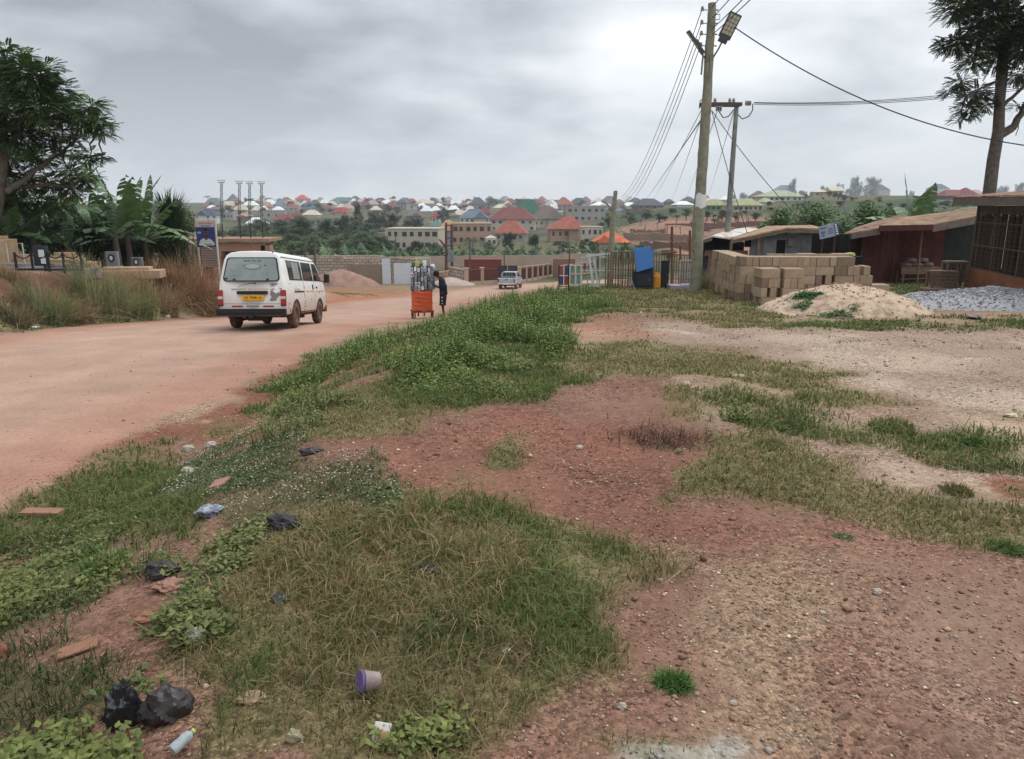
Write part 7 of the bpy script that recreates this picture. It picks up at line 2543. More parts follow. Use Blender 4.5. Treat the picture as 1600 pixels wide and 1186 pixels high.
def house(label, u, vtop, veave, vbase, wpx, roof, wall, wins=0, storeys=1, gable=False, flat=False, rot=None, wingroof=True, seed=None, Y=None, name='house', group='houses of the hillside town'):
 rs = random.Random(seed if seed is not None else int(u * 7 + vtop))
 b = G(u, vbase, False) if Y is None else on_ground(u, Y)
 p = ppm(b)
 W = wpx / p
 D = max(.6 * W, min(W * .9, 12))
 zt, ze = P(u, vtop, b.y).z, P(u, veave, b.y).z
 zb = P(u, vbase, b.y).z
 gmin = min(gz1(b.x - W / 2, b.y, False), gz1(b.x + W / 2, b.y, False), gz1(b.x, b.y + D, False), gz1(b.x, b.y, False)) - .8
 rz = RAD(rs.uniform(-14, 14)) if rot is None else RAD(rot)
 t = thing(name, label, 'house' if name == 'house' else 'building', b, rz, group)
 z0, z1, zr = gmin - b.z, ze - b.z, zt - b.z
 over = min(.06 * W, .9)
 hw = W / 2 - over if not flat else W / 2
 wl_ = MB().box((0, D / 2, (z0 + z1) / 2), (2 * hw, D - 2 * over, z1 - z0))
 if flat:
  z1 = zr
  wl_ = MB().box((0, D / 2, (z0 + zr) / 2), (2 * hw, D, zr - z0))
  wl_.box((0, D / 2, zr + .1), (2 * hw + .3, D + .3, .3))
 wl_.build('wall', wallm(WC[wall]), t)
 if not flat:
  mb = MB()
  h = zr - z1
  ridge = rs.choice([.15, .3, .4]) if not gable else 1.0
  hip(mb, -hw, hw, over, D - over, z1, h, ridge, over)
  if wingroof and W > 9 and rs.random() < .75:
   sx_ = rs.choice([-1, 1]) * hw * rs.uniform(.3, .55)
   ww = hw * .42
   hip(mb, sx_ - ww, sx_ + ww, -D * .12, D * .5, z1 - .02, h * .72, .3 if rs.random() < .6 else .85, over * .8)
   MB().box((sx_, D * .08 - D * .05, (z0 + z1) / 2), (2 * ww - .1, D * .22, z1 - z0 - .02)).build('porch', wallm(WC[wall]), t)
  mb.build('roof', roofm(RC[roof]), t)
 if not flat and not wins and W > 9 and rs.random() < .6:
  fw = W * rs.uniform(.7, 1.3)
  MB().box((rs.uniform(-.2, .2) * W, -D * .35 - 1.5, (z0 + max(zb - b.z, 0) + 1.6) / 2), (fw, .3, max(zb - b.z, 0) + 1.6 - z0)).build('compound_wall', wallm(WC[rs.choice(['w', 'g', 'd', 't'])]), t)
 if wins:
  zf = max(zb - b.z, 0)
  hh = (z1 - zf) / storeys
  y = over - .03 if not flat else -.03
  for s in range(storeys):
   for k in range(wins):
    x = -hw + 2 * hw * (k + .5 + rs.uniform(-.12, .12)) / wins
    w, h_ = min(1.3, hw * 1.0 / wins) * rs.choice([.8, 1, 1.25]), min(1.5, hh * .42)
    MB().box((x, y, zf + hh * (s + .55)), (w, .08, h_)).build('window', M('town_window', pc(52, 52, 56), .4), t)
 return t
L = house
HS = [
 # (phrase, u, top, eave, base, width, roof, wall, windows, storeys, options)
 ('wide grey green roofed house near the left end of the skyline', 332, 309, 320, 325, 30, 'greengrey', 'g', 3, 1, {}),
 ('navy roofed two storey white house directly above the billboard', 322, 326, 336, 350, 36, 'navy', 'w', 4, 2, {'rot': 6}),
 ('small white roofed house in front of the grey green roof', 330, 320, 325, 328, 14, 'white', 'w', 0, 1, {}),
 ('dark grey hip roof peaking between the first two masts', 363, 303, 311, 315, 15, 'darkgrey', 'd', 0, 1, {}),
 ('cream gabled house with steep roof between the first two masts', 357, 314, 322, 328, 15, 'cream', 'c', 2, 1, {'gable': True}),
 ('large cream gabled house left of the second mast', 376, 319, 328, 333, 19, 'cream', 'c', 2, 1, {}),
 ('broad white roofed house behind the third mast', 391, 314, 321, 325, 25, 'white', 'w', 0, 1, {}),
 ('cream gabled house just right of the third mast', 400, 322, 329, 334, 18, 'cream', 'c', 2, 1, {}),
 ('beige roofed house right of the rightmost mast', 419, 316, 323, 328, 15, 'tan', 'c', 0, 1, {}),
 ('small tan roofed hut with brown walls above the unfinished building', 378, 333, 338, 347, 22, 'tan', 'd', 2, 1, {}),
 ('long grey unfinished wall block left of the tan hut', 352, 333, 333, 344, 26, None, 'g', 5, 1, {'flat': True}),
 ('bright white roofed house with dark arched lines above the creeper', 397, 340, 349, 354, 28, 'white', 'w', 0, 1, {'rot': 0}),
 ('small white shed right of the bright white arched house', 414, 346, 350, 354, 12, 'white', 'w', 0, 1, {}),
 ('flat roofed grey block with small dark windows left of the low red roof', 426, 330, 330, 344, 38, None, 'g', 4, 1, {'flat': True}),
 ('flat grey block behind the low red roofs', 451, 323, 323, 331, 31, None, 'g', 4, 1, {'flat': True}),
 ('low wide red roofed house at the edge of the dark trees', 443, 335, 344, 349, 37, 'magenta', 'd', 0, 1, {}),
 ('small maroon roofed house right of the low wide red one', 463, 330, 337, 342, 19, 'magenta', 'd', 0, 1, {}),
 ('bright red roofed house standing up on the left skyline', 470, 304, 311, 316, 23, 'brightred', 'd', 2, 1, {}),
 ('dark red roofed house below the bright red one', 453, 318, 324, 329, 18, 'red', 'd', 0, 1, {}),
 ('pinkish white roofed house beside the dark red one', 461, 315, 320, 323, 13, 'pink', 'w', 0, 1, {}),
 ('low cream roofed house left of the bright red one', 446, 308, 313, 317, 19, 'cream', 'c', 0, 1, {}),
 ('dark grey roofed house below the bright red one', 480, 315, 321, 326, 22, 'darkgrey', 'd', 0, 1, {}),
 ('small teal roofed house right of the dark grey one', 490, 319, 325, 328, 14, 'teal', 'g', 0, 1, {}),
 ('tan orange roofed house on the skyline right of the bright red one', 501, 308, 316, 319, 21, 'tan', 'c', 0, 1, {}),
 ('white roofed house below the tan orange one', 517, 314, 320, 324, 18, 'cream', 'w', 0, 1, {}),
 ('long low maroon roofed house in the left middle of the town', 507, 321, 326, 331, 26, 'maroon', 'g', 3, 1, {}),
 ('cream roofed house half sunk in the dark trees', 484, 328, 336, 340, 27, 'cream', 'c', 0, 1, {}),
 ('red hip roofed house left of the tall dark tree', 529, 324, 332, 337, 27, 'red', 'c', 3, 1, {}),
 ('pinkish white house between the red hip roof and the tall dark tree', 541, 319, 326, 331, 20, 'pink', 'w', 0, 1, {}),
 ('dark teal roofed long house on the skyline left of centre', 529, 308, 315, 319, 34, 'teal', 'g', 0, 1, {}),
 ('small dark roofed house on the skyline above the tall dark tree', 554, 306, 310, 314, 15, 'darkgrey', 'd', 0, 1, {}),
 ('small white roofed house under the small dark one', 553, 310, 315, 319, 11, 'white', 'w', 0, 1, {}),
 ('magenta red roofed house right of the tall dark tree', 572, 315, 323, 327, 19, 'magenta', 'd', 0, 1, {}),
 ('grey brown roofed house above the magenta red one', 579, 309, 315, 320, 19, 'brown', 'd', 0, 1, {}),
 ('cream roofed house over the dark round trees', 588, 322, 328, 332, 19, 'cream', 'c', 0, 1, {}),
 ('brownish roofed house left of the three storey block', 597, 316, 321, 327, 17, 'brown', 'd', 2, 1, {}),
 ('maroon roofed house touching the three storey block', 609, 316, 321, 327, 17, 'maroon', 'd', 2, 1, {}),
 ('dark three storey block with rows of dark windows', 626, 312, 317, 329, 21, 'darkgrey', 'g', 4, 3, {}),
 ('red roofed house behind the three storey block', 643, 310, 317, 320, 18, 'red', 'd', 0, 1, {}),
 ('slate roofed white walled house right of the three storey block', 646, 318, 321, 328, 18, 'darkgrey', 'w', 4, 1, {}),
 ('broad cream roofed house on the skyline left of centre', 666, 312, 318, 322, 28, 'cream', 'c', 0, 1, {}),
 ('pink roofed house left of the broad cream one', 655, 314, 318, 322, 14, 'pink', 'c', 0, 1, {}),
 ('leftmost bright white hip roof of the white row', 665, 322, 330, 334, 19, 'white', 'g', 0, 1, {'wingroof': False}),
 ('second bright white hip roof of the white row', 681, 322, 329, 333, 17, 'white', 'g', 0, 1, {'wingroof': False}),
 ('third and palest grey white hip roof of the white row', 695, 322, 328, 332, 15, 'cream', 'g', 0, 1, {'wingroof': False}),
 ('fourth bright white roof of the white row with a gabled wing', 710, 321, 328, 332, 19, 'white', 'g', 0, 1, {}),
 ('last and lowest white roof of the white row', 736, 325, 331, 335, 21, 'white', 'w', 0, 1, {}),
 ('cream hip roofed house left of the blue grey roof', 716, 328, 336, 341, 21, 'cream', 'c', 0, 1, {}),
 ('brown grey roofed house above the dark round trees', 646, 329, 337, 342, 27, 'brown', 'd', 0, 1, {}),
 ('small bright red hip roofed house with white walls and arches', 678, 333, 341, 348, 18, 'red', 'w', 3, 1, {'wingroof': False}),
 ('low teal green roof below the small bright red house', 681, 346, 354, 359, 26, 'teal', 'g', 0, 1, {'wingroof': False}),
 ('dark slate roofed house with pointed peak on the central skyline', 748, 308, 319, 327, 29, 'darkgrey', 'g', 5, 2, {}),
 ('white multi gabled house on the central skyline', 712, 312, 320, 325, 17, 'white', 'w', 0, 1, {'gable': True}),
 ('pinkish house with a red dormer on the central skyline', 702, 307, 314, 319, 15, 'pink', 'w', 0, 1, {}),
 ('small red roofed house left of the slate peak', 722, 312, 316, 320, 13, 'red', 'd', 0, 1, {}),
 ('small cream roofed house below the small red one', 732, 316, 320, 324, 13, 'cream', 'c', 0, 1, {}),
 ('cream hip roofed house above the big red roof', 782, 319, 325, 331, 25, 'cream', 'c', 0, 1, {}),
 ('large blue grey roofed two storey white house in the centre', 741, 326, 341, 357, 50, 'bluegrey', 'w', 6, 2, {'rot': 4}),
 ('maroon roof squeezed between the blue grey and the big red roof', 757, 324, 334, 340, 22, 'magenta', 'd', 0, 1, {}),
 ('big red roofed two storey cream house in the centre', 800, 324, 343, 362, 76, 'maroon', 'c', 6, 2, {'rot': -4}),
 ('red hip roofed bungalow behind the round dark tree', 796, 345, 365, 377, 52, 'rust', 'g', 4, 1, {'rot': -8}),
 ('large dark green hip roof right of centre', 825, 311, 334, 342, 48, 'green', 'g', 0, 1, {'wingroof': False, 'rot': 0}),
 ('large grey brown roofed house with cream walls right of the green roof', 857, 323, 342, 357, 54, 'brown', 'c', 5, 1, {'rot': 5}),
 ('broad orange red hip roofed bungalow with brown walls', 890, 338, 358, 374, 68, 'rust', 't', 6, 1, {'rot': 3}),
 ('flat roofed modern grey two storey house with big windows', 915, 323, 323, 348, 62, None, 'g', 6, 2, {'flat': True, 'rot': 3}),
 ('yellowish low block behind the grey brown roof', 876, 330, 331, 338, 18, 'cream', 'y', 0, 1, {}),
 ('red roofed grey walled house on the skyline right of the green roof', 882, 312, 320, 330, 25, 'rust', 'g', 3, 2, {}),
 ('dark grey hip roofed house on the skyline behind the modern house', 905, 309, 319, 325, 27, 'darkgrey', 'g', 3, 1, {}),
 ('maroon roofed house on the skyline left of the green roof', 809, 311, 317, 321, 20, 'maroon', 'd', 0, 1, {}),
 ('small maroon roof peeking out right of the green one', 839, 311, 318, 322, 14, 'maroon', 'd', 0, 1, {}),
 ('small dark hip roof on the skyline right of the green one', 846, 311, 317, 321, 16, 'darkgrey', 'd', 0, 1, {}),
 ('white roofed cluster house left of the red skyline house', 862, 313, 318, 323, 16, 'white', 'w', 0, 1, {}),
 ('white stepped gables in front of the red skyline house', 867, 318, 326, 330, 14, 'white', 'w', 0, 1, {'gable': True}),
 ('cream white hip roof right behind the modern house', 938, 315, 321, 328, 27, 'white', 'g', 0, 1, {}),
 ('dull purple grey roof behind the modern house', 918, 318, 323, 328, 22, 'purple', 'd', 0, 1, {}),
 ('dark brown hip roof left of the short pole', 951, 306, 314, 319, 25, 'brown', 'd', 0, 1, {}),
 ('dark roof in the slope just right of the short pole', 968, 316, 326, 330, 26, 'brown', 'd', 0, 1, {}),
 ('bright orange hip roof behind the scrap frames', 954, 362, 379, 386, 62, 'orange', 'c', 0, 1, {'rot': -6, 'wingroof': True}),
 ('white gabled roof right of the short pole', 985, 316, 322, 326, 24, 'white', 'w', 0, 1, {}),
 ('dark grey hip roof behind the white gabled one', 996, 309, 316, 320, 20, 'darkgrey', 'd', 0, 1, {}),
 ('wide nearly black hip roof on the right skyline', 1018, 310, 321, 327, 48, 'darkgrey', 'd', 4, 1, {'wingroof': False}),
 ('small dark hip roof right of the wide black one', 1047, 311, 316, 320, 15, 'darkgrey', 'd', 0, 1, {}),
 ('dark roof immediately left of the lamp pole', 1076, 307, 314, 318, 27, 'darkgrey', 'd', 0, 1, {}),
 ('long white roof immediately left of the lamp pole', 1071, 314, 320, 325, 30, 'white', 'w', 0, 1, {}),
 ('small brown roof immediately right of the lamp pole', 1104, 305, 311, 315, 14, 'brown', 'd', 0, 1, {}),
 ('pale cream roof between the two poles', 1111, 309, 317, 321, 23, 'cream', 'c', 0, 1, {}),
 ('olive roofed bungalow with bright green wall between the poles', 1120, 311, 321, 330, 37, 'olive', 'gr', 4, 1, {'rot': 0, 'wingroof': False}),
 ('olive roofed bungalow behind the thin grey pole', 1150, 312, 321, 329, 28, 'olive', 'c', 2, 1, {'wingroof': False}),
 ('wide olive roofed bungalow with five dark windows', 1170, 310, 321, 331, 50, 'olive', 'c', 6, 1, {'rot': 0, 'wingroof': False}),
 ('white roof above the olive bungalows', 1136, 306, 312, 316, 22, 'white', 'w', 0, 1, {}),
 ('brown gabled roof with white side above the olive bungalows', 1188, 298, 308, 313, 30, 'brown', 'w', 0, 1, {}),
 ('pale green roof below the brown gabled one', 1200, 309, 316, 321, 24, 'palegreen', 'c', 0, 1, {}),
 ('long pale green roofed two storey building on the right ridge', 1224, 297, 307, 315, 70, 'palegreen', 'w', 7, 1, {'rot': 0, 'wingroof': False}),
 ('blue grey roof standing above the long pale green one', 1226, 289, 298, 303, 36, 'bluegrey', 'g', 0, 1, {'wingroof': False}),
 ('cream gabled house on the ridge left of the dark tree group', 1308, 291, 298, 307, 24, 'cream', 'c', 2, 1, {'gable': True}),
 ('low cream house left of the cream gabled one', 1284, 296, 300, 307, 26, 'cream', 'c', 2, 1, {}),
 ('dark roofed cream house behind the torn banana leaf', 1376, 288, 297, 306, 28, 'darkgrey', 'c', 4, 1, {}),
 ('dark slate hip roofed pale house right of the banana plants', 1468, 287, 295, 303, 30, 'darkgrey', 'w', 3, 1, {'wingroof': False}),
 ('maroon roofed wide house right of the slate roofed one', 1498, 296, 306, 312, 46, 'maroon', 'd', 0, 1, {}),
 ('maroon peaked roof left of the tall tree trunk', 1515, 293, 304, 310, 30, 'maroon', 'd', 0, 1, {'wingroof': False}),
 ('pale pink roof behind the maroon peaked one', 1532, 296, 303, 308, 22, 'pink', 'c', 0, 1, {}),
 ('long pale walled house seen between the feathery tree and banana leaves', 105, 312, 318, 330, 60, 'cream', 'c', 5, 1, {'rot': 0}),
 ('white gabled house seen above the banana leaves', 160, 312, 320, 328, 18, 'white', 'w', 0, 1, {'gable': True}),
]
for (lab, u, vt, ve, vb, w, ro, wa, wi, st, op) in HS:
 house(lab, u, vt, ve, vb, w, ro, wa, wi, st, **op)
# long two-storey buildings at the foot of the hill
house('long beige two storey flat roofed building left of the purple walled house', 644, 358, 358, 392, 84, None, 'c', 7, 2, flat=True, rot=-6, name='apartment_building', group=None)
house('tan hip roofed two storey house with purple upper wall', 701, 344, 361, 384, 40, 'tan', 'bl', 4, 2, rot=4, name='house')
house('unfinished tan two storey block right of the purple walled house', 737, 350, 350, 384, 62, None, 't', 6, 2, flat=True, rot=2, name='apartment_building', group=None)
house('small orange building left of the long beige one', 598, 365, 365, 388, 12, None, 't', 1, 1, flat=True, name='small_building', group=None)
house('low cream outbuilding right of the unfinished tan block', 768, 368, 372, 386, 18, 'cream', 'w', 2, 1)
house('cream compound house with pillars right of the orange red bungalow', 925, 355, 356, 372, 34, None, 'c', 4, 1, flat=True)
# filler roofs too small to tell apart
rs_ = random.Random(99)
fill = []
for i in range(120):
 u = rs_.uniform(320, 1000)
 vb = rs_.uniform(315, 334)
 if 560 < u < 700 and vb > 330:
  continue
 h = rs_.uniform(4, 6.5)
 w = rs_.uniform(12, 21)
 ro = rs_.choice(['maroon', 'brown', 'cream', 'darkgrey', 'grey', 'cream', 'pink', 'rust', 'bluegrey', 'white', 'white'])
 house('tiny %s roofed house among the crowded far roofs' % {'darkgrey': 'dark grey', 'bluegrey': 'blue grey', 'rust': 'rust red'}.get(ro, ro), u, vb - h - rs_.uniform(3, 4.5), vb - h * .6, vb, w, ro, rs_.choice(['w', 'g', 'c', 'd']), 0, 1, seed=i, wingroof=False)
# ---------------- trees of the valley (shared crowns)
def tree_proto(kind, seed):
 random.seed(seed)
 mats_cols = {'dark': [(34, 50, 34), (66, 84, 52)], 'mid': [(54, 78, 46), (92, 114, 70)], 'light': [(74, 96, 58), (118, 132, 84)]}[kind]
 r = thing('valley_tree', 'x', 'tree', (0, 0, 0))
 MB().tube([(0, 0, -.1), (.01, 0, .2), (0, .01, .5)], [.045, .035, .02], 7).build('trunk', M_BARK, r)
 rs = random.Random(seed)
 cl = []
 for i in range(15):
  a = rs.uniform(0, 2 * PI)
  q = rs.uniform(0, .36)
  z = .2 + .62 * rs.random()
  k = 1 - abs(z - .5) * 1.1
  cl.append((math.cos(a) * q * k, math.sin(a) * q * k, z, rs.uniform(.11, .19)))
 foliage('crown', cl, 2300, .055, mats_cols, r, aspect=.7, clump=0)
 return r
protos = {k: [tree_proto(k, s) for s in ss] for k, ss in (('dark', (1, 2, 3)), ('mid', (4, 5)), ('light', (6, 7)))}
pkids = {o: [c for c in bpy.data.objects if c.parent == o] for l_ in protos.values() for o in l_}
used_proto = set()
def vtree(label, u, vtop, vbase, wpx, kind='dark', Y=None, grp='trees of the valley and hillside', cat='tree'):
 b = G(u, vbase, False) if Y is None else on_ground(u, Y)
 p = ppm(b)
 H = P(u, vtop, b.y).z - b.z
 if H <= .5:
  H = (vbase - vtop) / p
 W = wpx / p
 pr = rs_.choice(protos[kind])
 sc3 = (W / .95, W / .95, H / .98)
 if pr not in used_proto:
  used_proto.add(pr)
  pr.location, pr.scale, pr.rotation_euler = b, sc3, (0, 0, rs_.uniform(0, 6))
  pr['label'] = label
  pr['group'] = grp
  return pr
 return dup(pr, b, rs_.uniform(0, 6), sc3, label, grp, _kid=pkids[pr])
TR = [('tall dark tree rising above the town left of centre', 560, 310, 372, 22, 'dark'), ('dark broad tree right of the tall dark one', 585, 326, 375, 50, 'dark'), ('dark round tree in the middle of the dark grove', 615, 328, 372, 44, 'dark'),
  ('dark tree at the right end of the dark grove', 648, 332, 368, 44, 'dark'), ('dark tree left of the tall dark one', 540, 330, 378, 40, 'dark'), ('wide dark tree crown below the low red roofs', 475, 336, 385, 60, 'dark'),
  ('dark tree between the low red roofs and the tall dark tree', 510, 336, 385, 46, 'dark'), ('dark tree left part under the low red roof', 445, 348, 390, 40, 'dark'), ('green leafy tree above the unfinished roof', 385, 352, 395, 44, 'mid'),
  ('green tree right of the creeper', 455, 360, 402, 46, 'mid'), ('bright green rounded bush tree in the valley left', 490, 358, 405, 50, 'light'), ('bright green bushy tree in the middle of the valley', 530, 360, 406, 56, 'light'),
  ('bright green tree left of the beige building', 570, 358, 408, 52, 'mid'), ('dark leafy tree in front of the beige building', 655, 372, 406, 44, 'dark'), ('dark leafy tree touching the twin pole frame', 680, 378, 406, 34, 'mid'),
  ('small dark tree left foot of the beige building', 590, 385, 406, 30, 'mid'), ('round very dark tree in front of the red bungalow', 796, 358, 398, 34, 'dark'), ('dark tree right of the very dark round one', 836, 358, 396, 32, 'dark'),
  ('small conical dark bush below the orange red bungalow', 917, 368, 388, 14, 'dark'), ('dark tree on the slope left of the three storey block', 608, 318, 334, 18, 'dark'),
  ('round dark tree crossing the rightmost mast', 412, 303, 316, 14, 'dark'), ('round dark tree just right of the rightmost mast', 420, 304, 316, 14, 'dark'), ('small dark tree at the second mast', 384, 306, 314, 14, 'dark'),
  ('dark tree on the skyline left of the first mast', 342, 305, 315, 14, 'dark'), ('rounded dark tree on the skyline right of the masts', 436, 307, 316, 14, 'dark'), ('feathery dark tree beside the third mast', 411, 322, 338, 14, 'dark'),
  ('feathery dark tree beside the first mast', 348, 322, 344, 12, 'dark'), ('dark tree in front of the white row', 698, 326, 344, 20, 'dark'), ('bushy dark tree behind the small red house', 692, 332, 350, 22, 'dark'),
  ('skyline tree above the magenta red house', 596, 306, 318, 14, 'dark'), ('bushy skyline tree left of the three storey block', 615, 305, 318, 14, 'dark'), ('skyline tree right of centre above the green roof', 772, 311, 320, 26, 'dark'),
  ('skyline tree behind the slate peak', 741, 306, 318, 10, 'dark'), ('skyline tree left of the slate peak', 682, 308, 318, 20, 'dark'),
  ('dark pair of skyline trees left crown between the poles', 1146, 301, 314, 16, 'dark'), ('dark pair of skyline trees right crown between the poles', 1160, 294, 313, 20, 'dark'),
  ('lone umbrella shaped tree on the right ridge', 1240, 273, 296, 18, 'dark'), ('low dark tree on the ridge right of the umbrella shaped one', 1285, 286, 298, 18, 'dark'), ('rounded dark tree behind the cream gabled house', 1310, 282, 298, 20, 'dark'),
  ('left crown of the large dark tree group on the ridge', 1336, 270, 304, 26, 'dark'), ('right crown of the large dark tree group on the ridge', 1362, 270, 304, 36, 'dark'), ('low skirt of the large dark tree group', 1330, 290, 306, 30, 'dark'),
  ('dark umbrella crown right of the tall trunk', 1566, 281, 306, 22, 'dark'), ('dark crown at the right edge of the skyline', 1592, 280, 306, 26, 'dark'), ('dark bush between the cream house and the tree group', 1255, 294, 304, 30, 'dark'),
  ('grey green bush on the slope under the white gabled roof', 1010, 326, 342, 40, 'mid'), ('green bush on the slope left of the short pole', 950, 336, 356, 36, 'mid'), ('green slope bush right of the short pole', 985, 330, 350, 34, 'mid'),
  ('dark slope bush in the middle of the slope', 1050, 322, 338, 16, 'dark'), ('pale slope bush near the lamp pole', 1072, 322, 342, 24, 'light'), ('slope bush behind the lamp pole', 1105, 328, 343, 24, 'mid'),
  ('slope bush beside the thin grey pole', 1128, 326, 344, 24, 'dark'), ('slope bush right of the thin grey pole', 1150, 330, 344, 22, 'mid'), ('dark slope bush under the olive bungalows', 1180, 330, 346, 26, 'mid'),
  ('scrub bush on the upper slope left part', 1030, 330, 346, 30, 'light'), ('scrub bush under the modern house', 940, 346, 360, 26, 'mid'),
  ('green hedge left of the orange roof', 925, 375, 392, 30, 'mid'), ('green hedge right of the orange roof', 1000, 380, 402, 44, 'mid'), ('green hedge far right behind the grille', 1045, 386, 408, 40, 'light'),
  ('grassy green bush below the orange red bungalow', 880, 372, 392, 50, 'light'), ('pale bush between the unfinished block and the round tree', 762, 374, 396, 30, 'light'), ('bush left of the twin pole frame base', 640, 384, 406, 30, 'mid')]
for (lab, u, vt, vb, w, k) in TR:
 vtree(lab, u, vt, vb, w, k)
for i in range(215):
 if i < 62:
  u, vb = rs_.uniform(330, 610), rs_.uniform(366, 410)
  vt, w = vb - rs_.uniform(20, 40), rs_.uniform(34, 60)
  k, lab = rs_.choice(['mid', 'mid', 'light', 'dark']), 'leafy valley tree in the continuous green belt behind the pale wall'
 elif i < 148:
  u, vb = rs_.uniform(320, 1000), rs_.uniform(318, 340)
  vt, w = vb - rs_.uniform(7, 13), rs_.uniform(12, 26)
  k, lab = rs_.choice(['dark', 'dark', 'mid']), 'small dark tree wedged between the far roofs'
 else:
  u, vb = rs_.uniform(920, 1180), rs_.uniform(330, 350)
  if i > 166:
   u, vb = rs_.uniform(1180, 1600), rs_.uniform(304, 330)
  vt, w = vb - rs_.uniform(5, 10), rs_.uniform(12, 26)
  k, lab = rs_.choice(['mid', 'light'] if i < 167 else ['mid', 'dark']), 'low scrub bush on the slope above the dug earth' if i < 167 else 'low bush on the open ridge behind the shacks'
 vtree(lab, u, vt, vb, w, k)
# coconut-like palms
def palm(label, u, vtop, vbase, wpx, Y=None):
 b = G(u, vbase, False) if Y is None else on_ground(u, Y)
 p = ppm(b)
 H, R_ = max(P(u, vtop, b.y).z - b.z, 2) * .9, wpx / p / 2
 t = thing('palm_tree', label, 'palm', b, 0, 'palms of the valley')
 MB().tube([(0, 0, -.3), (.1, 0, H * .4), (0, 0, H * .75)], [.3, .22, .16], 7).build('trunk', M_BARK, t)
 mb = MB()
 for i in range(16):
  a = 2.4 * i
  up = rs_.uniform(.1, 1.2)
  pts = [Vector((0, 0, H * .75))]
  for k in range(1, 7):
   f = k / 6
   pts.append(Vector((math.cos(a) * R_ * f * math.cos(up * .6), math.sin(a) * R_ * f * math.cos(up * .6), H * .75 + R_ * (f * math.sin(up) * .9 - .75 * f * f))))
  sd = Vector((-math.sin(a), math.cos(a), 0))
  for k in range(6):
   for s in (-1, 1):
    for q in range(3):
     c0 = pts[k].lerp(pts[k + 1], q / 3)
     c1 = pts[k].lerp(pts[k + 1], q / 3 + .16)
     L_ = R_ * .26 * (1 - .5 * k / 6)
     tip = c1 + sd * s * L_ + Vector((0, 0, -L_ * .7)) + (pts[k + 1] - pts[k]) * .5
     mb.add([c0, c1, tip], [(0, 1, 2)])
 mb.build('fronds', M_BANANA_D, t)
palm('dark palm with drooping fronds beside the dark grove', 590, 350, 385, 50)
palm('palm standing in front of the unfinished tan block', 738, 366, 400, 46)
palm('small palm on the skyline right of the tall dark tree', 677, 305, 320, 16)
palm('slim palm on the skyline behind the masts', 325, 302, 318, 14)
palm('small skyline palm left of the slate peak', 733, 307, 322, 14)
# banana belt along the wall foot
bp = banana('x', (0, 0, 0), 1.1, 8, 1.9, .34, M_BANANA, 5)
bpk = [c for c in bpy.data.objects if c.parent == bp]
bp2 = banana('x', (0, 0, 0), 1.4, 7, 2.1, .36, M_BANANA_D, 6)
bp2k = [c for c in bpy.data.objects if c.parent == bp2]
cnt = 0
for i in range(66):
 if i < 50:
  u, Y = rs_.uniform(600, 1010), rs_.uniform(168, 184)
  lab = 'banana plant in the long belt behind the cream boundary wall'
 else:
  u, Y = rs_.uniform(500, 600), rs_.uniform(120, 150)
  lab = 'banana plant at the foot of the green belt left of the beige building'
 b = on_ground(u, Y)
 s = rs_.uniform(.9, 1.5)
 pr, kk = ((bp, bpk) if i % 2 else (bp2, bp2k))
 if cnt < 2:
  pr.location, pr.scale = b, (s * 1.5, s * 1.5, s * 1.15)
  pr['label'], pr['group'] = lab, 'banana belt in the valley'
  cnt += 1
 else:
  dup(pr, b, rs_.uniform(0, 6), (s * 1.5, s * 1.5, s * 1.15), lab, 'banana belt in the valley', _kid=kk)
# ---------------- walls, container, heaps in the valley
def long_wall(name, label, pts, h, m, th=.25, cap=None, posts=None, cat='wall', z_off=0.0, hs=None):
 """free-standing wall over ground points (u, Y)"""
 g_ = [on_ground(u, Y) for u, Y in pts]
 org = g_[0].copy()
 t = thing(name, label, cat, org)
 mb, cp, ps = MB(), MB(), []
 for i, (a, b) in enumerate(zip(g_[:-1], g_[1:])):
  d = b - a
  n_ = max(1, int(d.length / 4))
  for k in range(n_):
   p, q = a.lerp(b, k / n_), a.lerp(b, (k + 1) / n_)
   dd = (q - p)
   dd.z = 0
   nrm = Vector((-dd.y, dd.x, 0)).normalized() * th / 2
   hh = h if hs is None else hs[i] + (hs[i + 1] - hs[i]) * k / n_
   if name == 'block_wall' and hs is None or 'unfinished' in label:
    hh += rs_.choice([0, 0, -.36, .18, -.18])
   z0, z1 = min(p.z, q.z) - .6, (p.z + q.z) / 2 + hh
   base = [p - nrm, q - nrm, q + nrm, p + nrm]
   vs = [Vector((c.x, c.y, z0)) - org for c in base] + [Vector((c.x, c.y, z1)) - org for c in base]
   mb.add(vs, [(3, 2, 1, 0), (4, 5, 6, 7), (0, 1, 5, 4), (1, 2, 6, 5), (2, 3, 7, 6), (3, 0, 4, 7)])
   if posts:
    ps.append((Vector((p.x, p.y, z1 + .1)) - org, z0 - org.z))
 mb.build('wall_panel', m, t)
 if posts:
  for c, zz0 in ps:
   MB().box((c.x, c.y, (c.z + zz0) / 2), (posts, posts, c.z - zz0)).build('post', cap or m, t)
 return t
